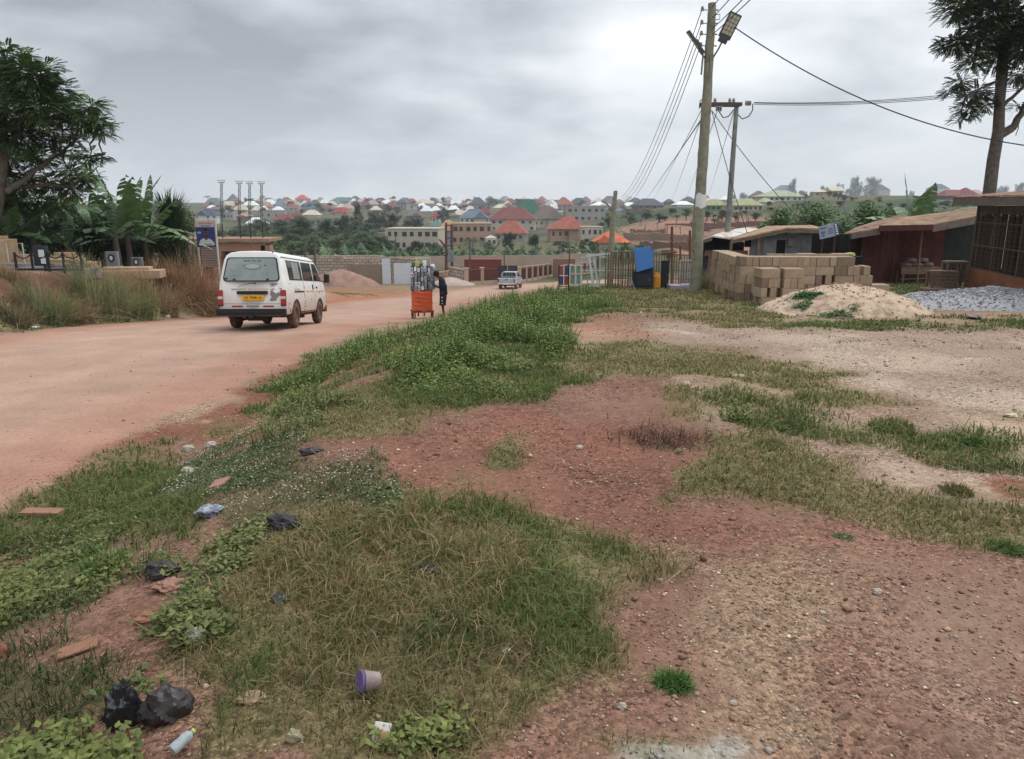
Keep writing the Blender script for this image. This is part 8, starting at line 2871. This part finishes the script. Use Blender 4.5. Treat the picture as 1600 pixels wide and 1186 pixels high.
def brick_mat(name, c1, c2, mortar):
 m = mat(name, pc(*c1), .95)
 nd, lk = m.node_tree.nodes, m.node_tree.links
 t = nd.new('ShaderNodeTexCoord')
 s = nd.new('ShaderNodeSeparateXYZ')
 c = nd.new('ShaderNodeCombineXYZ')
 lk.new(t.outputs['Object'], s.inputs[0])
 lk.new(s.outputs[0], c.inputs[0])
 lk.new(s.outputs[2], c.inputs[1])
 b = nd.new('ShaderNodeTexBrick')
 b.inputs['Scale'].default_value = 1.0
 b.inputs['Brick Width'].default_value = .75
 b.inputs['Row Height'].default_value = .36
 b.inputs['Mortar Size'].default_value = .035
 b.inputs['Color1'].default_value = (*pc(*c1), 1)
 b.inputs['Color2'].default_value = (*pc(*c2), 1)
 b.inputs['Mortar'].default_value = (*pc(*mortar), 1)
 lk.new(c.outputs[0], b.inputs['Vector'])
 n = nd.new('ShaderNodeTexNoise')
 n.inputs['Scale'].default_value = .6
 n.inputs['Detail'].default_value = 6
 lk.new(t.outputs['Object'], n.inputs['Vector'])
 r = nd.new('ShaderNodeMapRange')
 r.inputs['To Min'].default_value = .55
 r.inputs['To Max'].default_value = 1.35
 lk.new(n.outputs[0], r.inputs[0])
 v = nd.new('ShaderNodeVectorMath')
 v.operation = 'SCALE'
 lk.new(b.outputs[0], v.inputs[0])
 lk.new(r.outputs[0], v.inputs['Scale'])
 lk.new(v.outputs[0], nd['Principled BSDF'].inputs['Base Color'])
 MATS[name] = m
 return m
M_CREAM = M('cream_wall', pc(170, 150, 134), .9, noise=.12, nscale=.25)
M_BLOCKWALL = brick_mat('block_wall', (196, 180, 164), (176, 158, 142), (120, 98, 84))
long_wall('boundary_wall', 'long cream boundary wall crossing the valley behind the transformer frame', [(590, 160), (700, 162), (880, 166), (930, 168)], 2.3, M_CREAM)
long_wall('boundary_wall', 'pale unfinished block wall running towards the left in the valley', [(330, 108), (480, 104), (600, 104)], 3.2, brick_mat('pinkish_wall', (204, 186, 172), (186, 164, 148), (136, 112, 98)))
long_wall('block_wall', 'stepped block wall behind the earth heap', [(470, 97), (540, 96), (600, 96)], 2.0, M_BLOCKWALL, hs=[3.2, 2.9, 2.4])
long_wall('block_wall', 'tall whitish block wall end behind the white metal sheets', [(596, 98), (652, 94)], 3.0, M_BLOCKWALL, hs=[3.0, 3.9])
long_wall('plastered_wall', 'grey brown plastered wall with raised pillars beside the earth heap', [(548, 90), (602, 90)], 2.3, M('plaster_brown', pc(140, 122, 106), .9, noise=.12), posts=.6)
for i, (u0, u1, v0, v1, lab) in enumerate(((598, 611, 404, 438, 'leftmost narrow upright white metal sheet'), (616, 638, 411, 440, 'wide corrugated white metal sheet in the middle'), (637, 645, 411, 438, 'narrow corrugated sheet at the right end'))):
 Y = 89 + .2 * i
 b = on_ground((u0 + u1) / 2, Y)
 w, h = (u1 - u0) / ppm(b), P(u0, v0, Y).z - b.z
 o = MB()
 n_ = max(3, int(w / .12))
 for k in range(n_):
  o.box((-w / 2 + w * (k + .5) / n_, .02 * (k % 2), h / 2 - .1), (w / n_ * .98, .03, h + .2))
 o = o.build('metal_sheet', M('white_sheet', pc(206, 210, 216), .5, noise=.06))
 tag(o, lab, 'metal sheet', 'white metal sheets of the plot fence', loc=b)
heap('earth_heap', 'big reddish brown earth heap at the road junction behind the minibus', 'earth heap', *[(lambda q: q)(on_ground(533, 84))[i] for i in (0, 1)], 4.2, 3.0, 2.4, M('heap_earth', pc(146, 116, 102), .95, noise=.22, nscale=1.2, bump=.1, bscale=2), n=60)
p_ = G(704, 446, False)
heap('sand_heap', 'pale grey sand heap behind the bowed person', 'sand heap', p_.x, p_.y, 2.6, 1.6, 1.2, M('heap_pale', pc(176, 158, 148), .95, noise=.12), n=50)
long_wall('block_wall', 'low pinkish block wall with red coping left of the railings', [(672, 88), (703, 92)], 1.6, brick_mat('pink_blocks', (182, 150, 132), (168, 134, 116), (120, 92, 80)))
long_wall('gate_pier', 'short pale gate wall at the left end of the railings', [(703, 90), (727, 86)], 1.9, M_BLOCKWALL)
def railing(label, pts, h=1.7):
 g_ = [on_ground(u, Y) for u, Y in pts]
 org = g_[0].copy()
 t = thing('railing_fence', label, 'fence', org)
 low = MB()
 bars = MB()
 for a, b in zip(g_[:-1], g_[1:]):
  n_ = max(1, int((b - a).length / 3.0))
  for k in range(n_):
   p, q = a.lerp(b, k / n_) - org, a.lerp(b, (k + 1) / n_) - org
   MB().box((p.x, p.y, p.z + h / 2 - .3), (.42, .42, h + .9)).box((p.x, p.y, p.z + h + .2), (.56, .56, .1)).build('post', M('fence_post', pc(184, 158, 136), .9), t)
   nrm = Vector((-(q - p).y, (q - p).x, 0)).normalized() * .1
   vs = [p - nrm - Vector((0, 0, .9)), q - nrm - Vector((0, 0, .9)), q + nrm - Vector((0, 0, .9)), p + nrm - Vector((0, 0, .9)), p - nrm + Vector((0, 0, .35)), q - nrm + Vector((0, 0, .35)), q + nrm + Vector((0, 0, .35)), p + nrm + Vector((0, 0, .35))]
   low.add(vs, [(4, 5, 6, 7), (0, 1, 5, 4), (1, 2, 6, 5), (2, 3, 7, 6), (3, 0, 4, 7)])
   for j in range(1, 8):
    c = p.lerp(q, j / 8)
    bars.box((c.x, c.y, c.z + .35 + (h - .35) / 2), (.12, .1, h - .35))
   bars.tube([p + Vector((0, 0, h)), q + Vector((0, 0, h))], .06, 4)
 low.build('low_wall', M_CREAM, t)
 bars.build('railing', M('rail_brown', pc(92, 60, 52), .9), t)
railing('brown railing fence with pale posts left of the dark gate', [(729, 86), (776, 92)])
railing('long railing fence with pale posts climbing behind the pickup', [(812, 92), (862, 112)])
railing('railing fence continuing up to the right behind the scrap', [(876, 100), (930, 128)])
b = on_ground(793, 92)
t = thing('metal_gate', 'dark double gate in the railing fence left above the pickup', 'gate', b)
for s in (-1, 1):
 lf = MB().box((s * .62, 0, 1.05), (1.15, .08, 2.1)).build('gate_leaf', M('gate_dark', pc(58, 60, 66), .7), t)
 MB().box((s * .12, -.06, 1.0), (.05, .06, .2)).build('handle', MATS['primer'], lf)
b = on_ground(690, 100)
t = thing('shipping_container', 'maroon metal container behind the railing fence', 'container', on_ground(755, 100))
mb = MB()
for k in range(40):
 mb.box((-3.1 + k * .155, .03 * (k % 2), 1.3), (.157, .05, 2.5))
mb.box((0, 1.2, 1.3), (6.15, 2.3, 2.55)).box((0, 1.2, 2.6), (6.3, 2.5, .12))
mb.build('container_body', M('container_maroon', pc(124, 62, 58), .8, noise=.1), t)
t.scale = (.78, 1, 1.02)
long_wall('foundation_wall', 'low foundation walls of red laterite behind the railings', [(770, 118), (860, 122)], .9, M('laterite', pc(178, 124, 98), .95, noise=.15))
b = on_ground(878, 108)
tag(MB().box((0, 0, 1.2), (2.6, .5, 2.9)).box((1.6, .2, 1.1), (.5, .6, 3.1)).build('gate_pillar', M('brick_brown', pc(140, 104, 88), .9, noise=.15)), 'brown gate pillar where the railing fence begins again', 'pillar', loc=b)
# terraces and unfinished walls on the dug slope
for i, (p0, p1, h, c, lab) in enumerate((((975, 372), (1090, 384), 2.0, (150, 130, 112), 'long low wall slanting down the dug slope'), ((1000, 392), (1085, 394), 2.2, (132, 100, 86), 'reddish unfinished wall behind the long grille'), ((985, 362), (1040, 366), 1.2, (140, 114, 98), 'short wall terrace on the left of the dug slope'), ((1040, 352), (1200, 352), 1.0, (128, 104, 92), 'long terrace wall across the dug slope'), ((1095, 360), (1230, 362), 1.0, (122, 98, 86), 'lower terrace wall across the dug slope'))):
 a, b_ = G(*p0, False), G(*p1, False)
 ua, ub = p0[0], p1[0]
 long_wall('block_wall', lab, [(ua, a.y), (ub, b_.y)], h, M('slope_wall_%d' % i, pc(*c), .95, noise=.2, nscale=.5), th=.4)
rt = random.Random(12)
for i in range(26):
 u, v = rt.uniform(1000, 1240), rt.uniform(345, 372)
 b = G(u, v, False)
 hh = rt.uniform(1.6, 2.8)
 o = MB().tube([(0, 0, -.2), (rt.uniform(-.2, .2), 0, hh)], .09, 5).tube([(0, 0, hh * .6), (rt.uniform(-.8, .8), .1, hh * .95)], .05, 4).build('stake', M('stake_brown', pc(104, 82, 72), .95))
 tag(o, 'thin wooden stake on the terraces of the dug slope', 'stake', 'stakes on the dug slope', loc=b)
for (u, vt, vb, Y, lab) in ((1050, 354, 400, 60, 'tall rusty post between the grille and the dug slope'), (1078, 360, 400, 62, 'rusty post just left of the lamp pole'), (1063, 384, 400, 40, 'short dark post behind the shutter')):
 b = on_ground(u, Y)
 o = MB().tube([(0, 0, -.4), P(u, vt, Y) - b], .1 if Y > 50 else .05, 6).build('post', MATS['rust'])
 o.name = 'fence_stake'
 tag(o, lab, 'post', loc=b)
# ---------------- unfinished building and billboard left
def unfinished():
 Y = 66
 b = on_ground(340, Y)
 t = thing('unfinished_building', 'unfinished laterite coloured building with columns and closed shutters left of the minibus', 'building', b)
 cm = M('raw_concrete', pc(150, 118, 100), .95, noise=.18, nscale=.8)
 zr = P(340, 372, Y).z - b.z
 x = lambda u: P(u, 372, Y).x - b.x
 zb = -3
 sl = MB().box(((x(252) + x(424)) / 2, 1.2, zr - .15), (x(424) - x(252), 3.9, .26)).box(((x(262) + x(415)) / 2, -.2, zr - .75), (x(415) - x(262), .4, .7))
 sl.build('roof_slab', cm, t)
 for u, w in ((300, .6), (338, .7), (379, .75), (416, .8)):
  mb = MB().box((x(u), 0, (zb + zr - .6) / 2), (w, w, zr - .6 - zb)).box((x(u), 0, zr - 1.3), (w * 1.35, w * 1.2, .5))
  mb.build('column', cm, t)
 MB().box((x(349), 2.9, (zb + zr) / 2 - .3), (x(404) - x(292), .3, zr - zb - .6)).build('back_wall', M('laterite_wall', pc(122, 88, 74), .95, noise=.12), t)
 for u0, u1 in ((336, 342), (356, 376)):
  k = MB()
  for i in range(16):
   z = zr - 1.1 - i * .28
   k.box(((x(u0) + x(u1)) / 2, 2.7, z), (x(u1) - x(u0), .08, .2))
  k.build('roller_shutter', M('shutter_tan', pc(158, 134, 118), .7), t)
 for u in (346, 374, 390, 409):
  MB().cyl((x(u), .3, zr), (x(u) + .05, .3, zr + rt.uniform(.8, 1.6)), .05, 4).build('starter_bar', MATS['dark_rust'], t)
unfinished()
def billboard():
 Y = 40.0
 b = on_ground(322, Y)
 t = thing('billboard', 'tall narrow election style billboard with a blue portrait poster above a slatted lower half', 'billboard', b)
 q = lambda u, v: P(u, v, Y) - b
 a0, a1 = q(305, 345), q(334, 345)
 W = a1.x - a0.x
 cx = (a0.x + a1.x) / 2
 zt = a0.z
 zm = q(320, 386).z
 zl = q(320, 416).z
 H = zt - zm
 MB().box((cx, 0, (zt + zm) / 2), (W, .06, H)).build('poster_board', M('poster_blue', pc(58, 64, 116), .6), t)
 y = -.034
 def flat(name, pts, col, off=0.0, par=t):
  pts2 = [(cx - W / 2 + W * a, y - off, zt - H * c) for a, c in pts]
  return MB().extr(pts2, (0, .003, 0)).build(name, M('poster_' + name, pc(*col), .6), par)
 flat('top_band', [(.0, .0), (1, .0), (1, .24), (0, .24)], (196, 184, 180), .004)
 flat('red_lettering', [(.18, .06), (.9, .06), (.9, .13), (.18, .13)], (198, 120, 118), .008)
 for i in range(9):
  k = .19 + i * .08
  flat('letter_gap', [(k, .055), (k + .012, .055), (k + .012, .135), (k, .135)], (196, 184, 180), .012)
 flat('blue_ribbon', [(.28, .18), (.85, .18), (.82, .215), (.3, .215)], (86, 96, 150), .008)
 ell = lambda x0, y0, rx, ry, n_=18: [(x0 + rx * math.cos(2 * PI * i / n_), y0 + ry * math.sin(2 * PI * i / n_)) for i in range(n_)]
 flat('badge', ell(.17, .45, .11, .05), (150, 160, 190), .006)
 flat('shirt', [(.1, .92), (.12, .82), (.22, .72), (.38, .66), (.62, .66), (.8, .72), (.95, .84), (.98, .92), (.85, .94), (.2, .94)], (196, 200, 204), .008)
 flat('neck', [(.44, .58), (.6, .58), (.62, .69), (.52, .74), (.43, .69)], (86, 66, 64), .012)
 flat('face', ell(.52, .46, .14, .15), (98, 76, 72), .014)
 flat('hair', ell(.52, .34, .125, .06), (44, 42, 52), .018)
 flat('beard', ell(.52, .57, .08, .035), (60, 48, 50), .018)
 flat('glasses', [(.41, .44), (.63, .44), (.63, .455), (.41, .455)], (36, 34, 42), .019)
 for k, (a, c) in enumerate(((.24, .88), (.32, .955))):
  for i in range(11 - 2 * k):
   flat('caption_letter', [(a + i * .055, c), (a + i * .055 + .038, c), (a + i * .055 + .038, c + .03), (a + i * .055, c + .03)], (40, 42, 70) if k == 0 else (214, 214, 220), .014)
 sl = MB()
 z = zm - .04
 while z > zl - .1:
  sl.box((cx + W * .08, -.01, z), (W * .84, .04, .055), (RAD(18), 0, 0))
  z -= .088
 sl.build('slats', M('slat_grey', pc(164, 150, 140), .8), t)
 MB().box((cx + .05, .05, (zm + zl) / 2), (W * .92, .03, zm - zl)).build('backing', M('backing_brown', pc(92, 70, 60), .9), t)
 for x_ in (cx - W / 2 + .03, cx + W / 2 + .06):
  MB().box((x_, .02, (zt - .4) / 2), (.07, .08, zt + .4 + .1)).build('frame_post', MATS['white_wood'], t)
billboard()
# ---------------- graves on the bank
def grave(label, u, vt, vb, wpx, Y, col, plaque=True, rz=0.0, slabd=True):
 b = on_ground(u, Y)
 p = ppm(b)
 w = wpx / p
 h = P(u, vt, Y).z - b.z
 t = thing('headstone', label, 'headstone', b, rz)
 MB().box((0, 0, h / 2 - .05), (w, .16, h + .1)).box((0, .0, .08), (w * 1.25, .45, .18)).build('stone', M('stone_%d_%d' % (col[0], col[2]), pc(*col), .5, noise=.1, nscale=5), t, bevel=.02)
 if plaque:
  pl = MB().lathe([(0.001, 0), (w * .26, 0), (w * .26, .02), (.001, .02)], 20)
  pl.v = [(x, -.08 - z, h * .66 + y * 1.25) for x, y, z in pl.v]
  o = pl.build('portrait_oval', M('oval_dark', pc(44, 50, 60), .4), t)
  k = MB().lathe([(0.001, 0), (w * .13, 0), (w * .13, .012), (.001, .012)], 14)
  k.v = [(x, -.1 - z, h * .66 + y * 1.4) for x, y, z in k.v]
  k.build('portrait', MATS['white_plain'], o)
 return t
grave('larger grey headstone with an oval portrait on the bank', 178, 393, 415, 19, 30, (132, 134, 142))
grave('small dark grey headstone with an oval portrait at the right', 216, 402, 412, 17, 31, (112, 116, 124))
g_ = grave('tall dark headstone with two white plaques', 68, 384, 412, 23, 25.5, (48, 54, 62), False, RAD(-10))
MB().box((.1, -.1, .62), (.2, .03, .24)).box((.14, -.1, .38), (.16, .03, .2)).build('plaque', MATS['white_plain'], g_)
GM = M('grave_concrete', pc(176, 150, 122), .95, noise=.18, nscale=3)
GM2 = M('grave_grey', pc(140, 134, 128), .95, noise=.18, nscale=3)
for (u, Y, d, m_, lab) in ((204, 28.6, (2.3, .8, .10), GM, 'stepped tan concrete grave slab below the two portrait headstones'), (100, 26.5, (1.9, 1.0, .38), GM, 'pale stone grave slab right of the dark headstone'), (118, 25.6, (1.3, .8, .16), GM2, 'low grey grave kerb right of the dark headstone'),
       (40, 26, (1.0, .8, .5), GM, 'square tan grave block left of the dark headstone'), (2, 25.6, (.9, .9, 1.1), GM, 'tall tan grave block cut by the left edge'), (30, 24.6, (1.3, .6, .16), GM2, 'low grave kerb in front of the tan block'), (108, 27.5, (.8, .6, .6), GM, 'small stepped tan stone behind the pale slab')):
 b = on_ground(u, Y)
 o = MB().box((0, 0, d[2] / 2 - .1), (d[0], d[1], d[2] + .2)).box((-.1, .05, d[2] + .05), (d[0] * .72, d[1] * .7, .12)).build('grave_slab', m_, bevel=.015)
 tag(o, lab, 'grave', loc=b)
 o.rotation_euler = (0, 0, RAD(random.uniform(-12, 12)))
b = on_ground(28, 25.2)
o = MB().tube([(-.25, 0, -.1), (-.25, 0, .95), (.28, 0, .95), (.28, 0, -.1)], .022, 6).build('pipe_frame', MATS['white_wood'])
tag(o, 'thin white pipe frame among the graves at the left', 'pipe frame', loc=b)
b = on_ground(62, 24.2)
t = thing('chain_fence', 'dark low fence with drooping chains around the dark headstone', 'fence', b)
xs5 = [-.9, -.25, .4, 1.0, 1.7]
for x_ in xs5:
 MB().box((x_, 0, .28), (.07, .07, .7)).build('post', MATS['matt_black'], t)
mb = MB()
for a, c in zip(xs5[:-1], xs5[1:]):
 mb.tube([(a, 0, .58), (a * .75 + c * .25, 0, .46), ((a + c) / 2, 0, .42), (a * .25 + c * .75, 0, .46), (c, 0, .58)], .022, 5)
 mb.box(((a + c) / 2, 0, .06), (c - a, .05, .06))
mb.build('chain', MATS['matt_black'], t)
for (u, v, hh) in ((118, 428, .75), (121, 424, .6)):
 b = G(u, v)
 o = MB().tube([(0, 0, -.1), (.02, 0, hh * .5), (-.03, 0, hh)], .02, 5).tube([(0, 0, hh * .7), (.1, 0, hh)], .012, 4).build('stick', M_PLANK)
 tag(o, 'dry forked stick standing on the bank, %s' % ('taller one' if hh > .7 else 'shorter one'), 'stick', loc=b)
# ------------------------------------------------------------------ litter, stones and small things near the camera
def crumple(name, label, cat, u, v, wpx, hpx, m, seed=0, flat=.5, rz=0.0, n=44, amp=.45, yscale=.8):
 b = G(u, v)
 p = ppm(b)
 w, h = wpx / p * .9, hpx / p * .9
 rs = np.random.default_rng(seed)
 th, ph = np.meshgrid(np.linspace(0, 2 * PI, n, endpoint=False), np.linspace(0, PI, n // 2 + 1))
 X, Y_, Z = np.sin(ph) * np.cos(th), np.sin(ph) * np.sin(th), np.cos(ph)
 q = (seed * 3.7) % 50
 k = 1 + amp * ((fbm(X * 1.7 + q + Z, Y_ * 1.7 + Z * 1.3 + q, 3, seed) - .5) * 2) + amp * (.5 - np.abs(fbm(X * 3 + q - Z * 2, Y_ * 3 + Z * 3, 2, seed + 3) - .5) * 2.6) * .5
 V = np.stack([X * k * w / 2, Y_ * k * w / 2 * yscale, np.maximum(Z * k * h * .5, -h * .22) + h * .22], -1)
 nr_, na_ = V.shape[:2]
 ii = np.arange(nr_ - 1)[:, None] * na_
 jj = np.arange(na_)[None]
 j2 = (jj + 1) % na_
 Q = np.stack([ii + jj, ii + na_ + jj, ii + na_ + j2, ii + j2], -1).reshape(-1, 4)
 o = np_mesh(name, V.reshape(-1, 3), [Q], m, smooth=False)
 o.data.polygons.foreach_set('use_smooth', [True] * len(o.data.polygons))
 o.data.set_sharp_from_angle(angle=RAD(28))
 tag(o, label, cat, loc=b, rotz=rz)
 return o
BAG = M('black_plastic_bag', (.014, .015, .018), .32, spec=.6, noise=.3, nscale=10, bump=.006, bscale=22)
BAGB = M('brownish_bag', (.028, .021, .020), .5, spec=.5, noise=.3, nscale=10, bump=.006, bscale=22)
crumple('plastic_bag', 'glossy black plastic bag standing upright near the bottom left', 'plastic bag', 198, 1138, 54, 100, BAG, 3, rz=.4)
crumple('plastic_bag', 'wide dull black brown plastic bag right of the glossy black one', 'plastic bag', 262, 1128, 84, 72, BAGB, 5, rz=-.3)
crumple('plastic_bag', 'dark purplish plastic bag half hidden under leaves on the clay strip', 'plastic bag', 255, 900, 52, 34, BAGB, 7)
crumple('plastic_bag', 'dark grey plastic bag lying in the flowering ground cover', 'plastic bag', 445, 828, 52, 34, M('grey_bag', pc(58, 54, 58), .5, noise=.3, bump=.005), 9)
crumple('plastic_bag', 'white and blue crumpled packet with a red corner on the clay', 'packet', 330, 806, 42, 22, M('pale_packet', pc(158, 162, 172), .4, col2=pc(90, 96, 112), nscale=14, thr=(.4, .6)), 11)
crumple('plastic_bag', 'pale crumpled plastic film on the grass edge', 'plastic film', 306, 1012, 40, 38, M('pale_film', pc(160, 164, 146), .3, noise=.2, nscale=9), 13)
crumple('plastic_bag', 'dark rag like bag deep in the grass mound', 'plastic bag', 668, 893, 50, 16, BAGB, 15)
crumple('plastic_bag', 'black scrap of plastic in the short grass left of the mound', 'plastic bag', 440, 946, 34, 12, BAG, 17)
crumple('plastic_bag', 'black crumpled plastic strip among the low white flowers', 'plastic bag', 486, 708, 36, 12, BAGB, 19)
crumple('plastic_bag', 'small dark plastic scrap in the weeds right of centre', 'plastic bag', 738, 616, 18, 8, BAG, 21)
crumple('plastic_bag', 'small dark plastic scrap among the weeds left of it', 'plastic bag', 640, 600, 18, 8, BAG, 22)
crumple('plastic_bag', 'black plastic lump on the grass in front of the gravel heap', 'plastic bag', 1522, 499, 22, 8, BAG, 23)
crumple('plastic_bag', 'small black lump on the grass below the sand heap', 'plastic bag', 1371, 508, 14, 6, BAG, 24)
crumple('plastic_bag', 'pinkish crumpled cloth on the red clay strip', 'cloth', 268, 922, 50, 22, M('pink_cloth', pc(150, 112, 98), .9, noise=.2), 25)
crumple('plastic_bag', 'brown crumpled paper below the pinkish cloth', 'paper', 232, 972, 36, 14, M('brown_paper', pc(146, 104, 82), .9, noise=.2), 26)
crumple('plastic_bag', 'tan crumpled paper in the lower left grass', 'paper', 396, 1104, 44, 16, M('tan_paper', pc(156, 134, 108), .9, noise=.15), 27)
crumple('plastic_bag', 'yellow and white sweet wrapper on the clay strip', 'wrapper', 300, 943, 16, 14, M('yellow_wrap', pc(190, 170, 90), .4, col2=pc(210, 205, 190), nscale=30, thr=(.4, .6)), 28)
crumple('plastic_bag', 'small lilac wrapper at the edge of the grass mound', 'wrapper', 343, 938, 16, 8, M('lilac_wrap', pc(150, 130, 140), .4), 29)
crumple('plastic_bag', 'torn pale plastic bag on the grass at bottom centre left', 'plastic bag', 462, 1168, 26, 26, M('pale_film2', pc(150, 142, 118), .4, noise=.2), 31)
crumple('plastic_bag', 'small white paper scrap on the right part of the mound', 'paper', 792, 1026, 18, 8, MATS['white_plain'], 32)
crumple('plastic_bag', 'tiny blue wrapper in the mound grass', 'wrapper', 508, 928, 12, 8, M('blue_wrap', pc(70, 84, 140), .4), 33)
crumple('plastic_bag', 'reddish crumpled paper cut by the left edge', 'paper', 6, 1024, 26, 26, M('red_paper', pc(150, 92, 78), .8, noise=.2), 34)
crumple('plastic_bag', 'white litter at the far road edge beside the bank', 'paper', 262, 496, 9, 6, MATS['white_plain'], 35)
crumple('plastic_bag', 'long pale litter at the far road edge on the left', 'paper', 48, 513, 26, 5, MATS['white_plain'], 36)
crumple('plastic_bag', 'yellow and white packet on the right turf edge', 'packet', 1580, 652, 20, 8, MATS['yellow_wrap'], 37)
for i, (u, v, w, h, lab) in enumerate(((294, 704, 26, 14, 'upper flat grey stone at the road edge'), (330, 698, 26, 12, 'upper right grey stone at the road edge'), (294, 740, 26, 16, 'lower pale stone in the white flowers'), (55, 778, 18, 12, 'brown stone on the near road edge at the left'), (397, 582, 8, 5, 'tiny pale stone on the crumbling road edge'),
          (1155, 590, 30, 8, 'pale flat stone on the middle right turf'), (1072, 604, 22, 10, 'sandy coloured stone at the foot of the turf band'), (1385, 968, 9, 5, 'small pale stone on the right gravel'), (1492, 1006, 10, 6, 'cream pebble stone far right on the gravel'), (1328, 1024, 8, 6, 'cream pebble stone left of the far right one'),
          (1031, 914, 12, 6, 'light stone at the tip of the grass mound'), (1013, 1092, 18, 13, 'reddish stone beside the bright green tuft'), (972, 1110, 20, 14, 'brown stone left of the reddish one'), (1145, 1112, 16, 11, 'brownish stone right of the reddish one'), (1088, 1096, 11, 8, 'whitish stone below the bright green tuft'),
          (784, 786, 14, 9, 'white stone at the back edge of the grass mound'), (1370, 930, 22, 12, 'dark brown stone on the dark gravel'), (905, 705, 18, 8, 'brown clod left of the uprooted grass'), (1284, 967, 14, 7, 'white elongated stone on the sandy gravel'), (1350, 970, 10, 7, 'white round stone right of the elongated one'))):
 crumple('stone', lab, 'stone', u, v, w * .8, h * .95, M('stone_m%d' % (i % 4), [pc(172, 160, 148), pc(190, 180, 164), pc(134, 96, 80), pc(150, 120, 102)][0 if i < 3 else (2 if 'brown' in lab or 'reddish' in lab else 1)], .9, noise=.15, nscale=20), 50 + i, amp=.34)
def flat_piece(name, label, cat, u0, v0, u1, v1, wd, th, m):
 a, b = G(u0, v0), G(u1, v1)
 d = b - a
 o = MB().box((0, 0, th / 2), (d.length, wd, th)).box((d.length * .1, .0, th * 1.02), (d.length * .5, wd * .8, .002)).build(name, m, bevel=.003)
 o.location = (a + b) / 2 + Vector((0, 0, .012))
 o.rotation_euler = (RAD(4), -math.atan2(d.z, math.hypot(d.x, d.y)), math.atan2(d.y, d.x))
 return tag(o, label, cat)
flat_piece('plank', 'weathered plank lying in the grass at the near left road edge', 'plank', 38, 808, 98, 806, .09, .03, M('plank_pink', pc(150, 112, 94), .9, noise=.2))
flat_piece('cardboard', 'strip of orange brown cardboard on the clay at the left', 'cardboard', 92, 1030, 155, 1012, .07, .008, M('cardboard', pc(144, 106, 84), .9, noise=.2))
flat_piece('tile', 'broken pink tile on the clay above the blue white packet', 'tile', 332, 762, 356, 756, .12, .012, M('tile_pink', pc(162, 118, 104), .8, noise=.1))
flat_piece('cardboard', 'flat yellowish paper at the left edge under the leaves', 'cardboard', -10, 940, 40, 935, .08, .006, MATS['brown_paper'])
def cup():
 b = G(592, 1082)
 t = thing('plastic_cup', 'dirty clear plastic tub with a purple lid lying in the grass', 'plastic tub', b + Vector((0, 0, .04)))
 MB().lathe([(.001, 0), (.028, 0), (.036, .055), (.034, .056), (.026, .003), (.001, .003)], 20).build('tub', M('dirty_clear', pc(140, 124, 120), .35, noise=.25, nscale=30), t, smooth=50)
 MB().lathe([(.001, .058), (.036, .058), (.039, .062), (.036, .067), (.001, .066)], 20).build('lid', M('purple_lid', pc(110, 92, 138), .5, noise=.3), t, smooth=50)
 t.rotation_euler = (RAD(75), 0, RAD(-62))
t.scale = (.8, .8, .95)
cup()
b = G(596, 1156)
t = thing('carton', 'small white and orange printed carton on the grass', 'carton', b + Vector((0, 0, .02)))
MB().box((0, 0, 0), (.05, .018, .062)).build('box', M('carton_white', pc(206, 200, 192), .6, noise=.08), t, bevel=.002)
MB().box((.006, -.0096, -.008), (.03, .001, .034)).build('printed_panel', M('carton_print', pc(186, 140, 112), .6, noise=.3, nscale=90), t)
t.rotation_euler = (RAD(-38), RAD(18), RAD(10))
b = G(286, 1178)
t = thing('plastic_bottle', 'scratched clear plastic bottle with a yellow green cap at the bottom left', 'plastic bottle', b + Vector((0, 0, .035)))
MB().lathe([(.001, -.09), (.03, -.09), (.034, -.07), (.033, -.03), (.031, 0), (.034, .04), (.03, .07), (.014, .09), (.012, .10)], 20).build('body', M('bottle_clear', pc(150, 156, 158), .25, noise=.15, nscale=25), t, smooth=50)
MB().lathe([(.001, .118), (.015, .118), (.016, .10), (.001, .10)], 16).build('cap', M('cap_lime', pc(170, 190, 80), .5), t, smooth=50)
t.rotation_euler = (RAD(78), 0, RAD(150))
t.scale = (.52, .52, .38)
# uprooted dry grass roots right of centre
b = G(1040, 690)
n = 420
p = ppm(b)
a = rng.uniform(0, 2 * PI, n)
X, Y = b.x + rng.normal(0, .22, n), b.y + rng.normal(0, .13, n)
V, Q, T3, CC = blades(X, Y, rng.uniform(.05, .13, n), np.full(n, .007), np.array(pc(112, 84, 72)) * rng.uniform(.6, 1.4, (n, 1)), 1.4)
tag(np_mesh('uprooted_grass', V - np.array(b), [Q, T3], M_GRASS, CC), 'clump of uprooted dry brown grass lying on the red gravel', 'dry grass', loc=b)
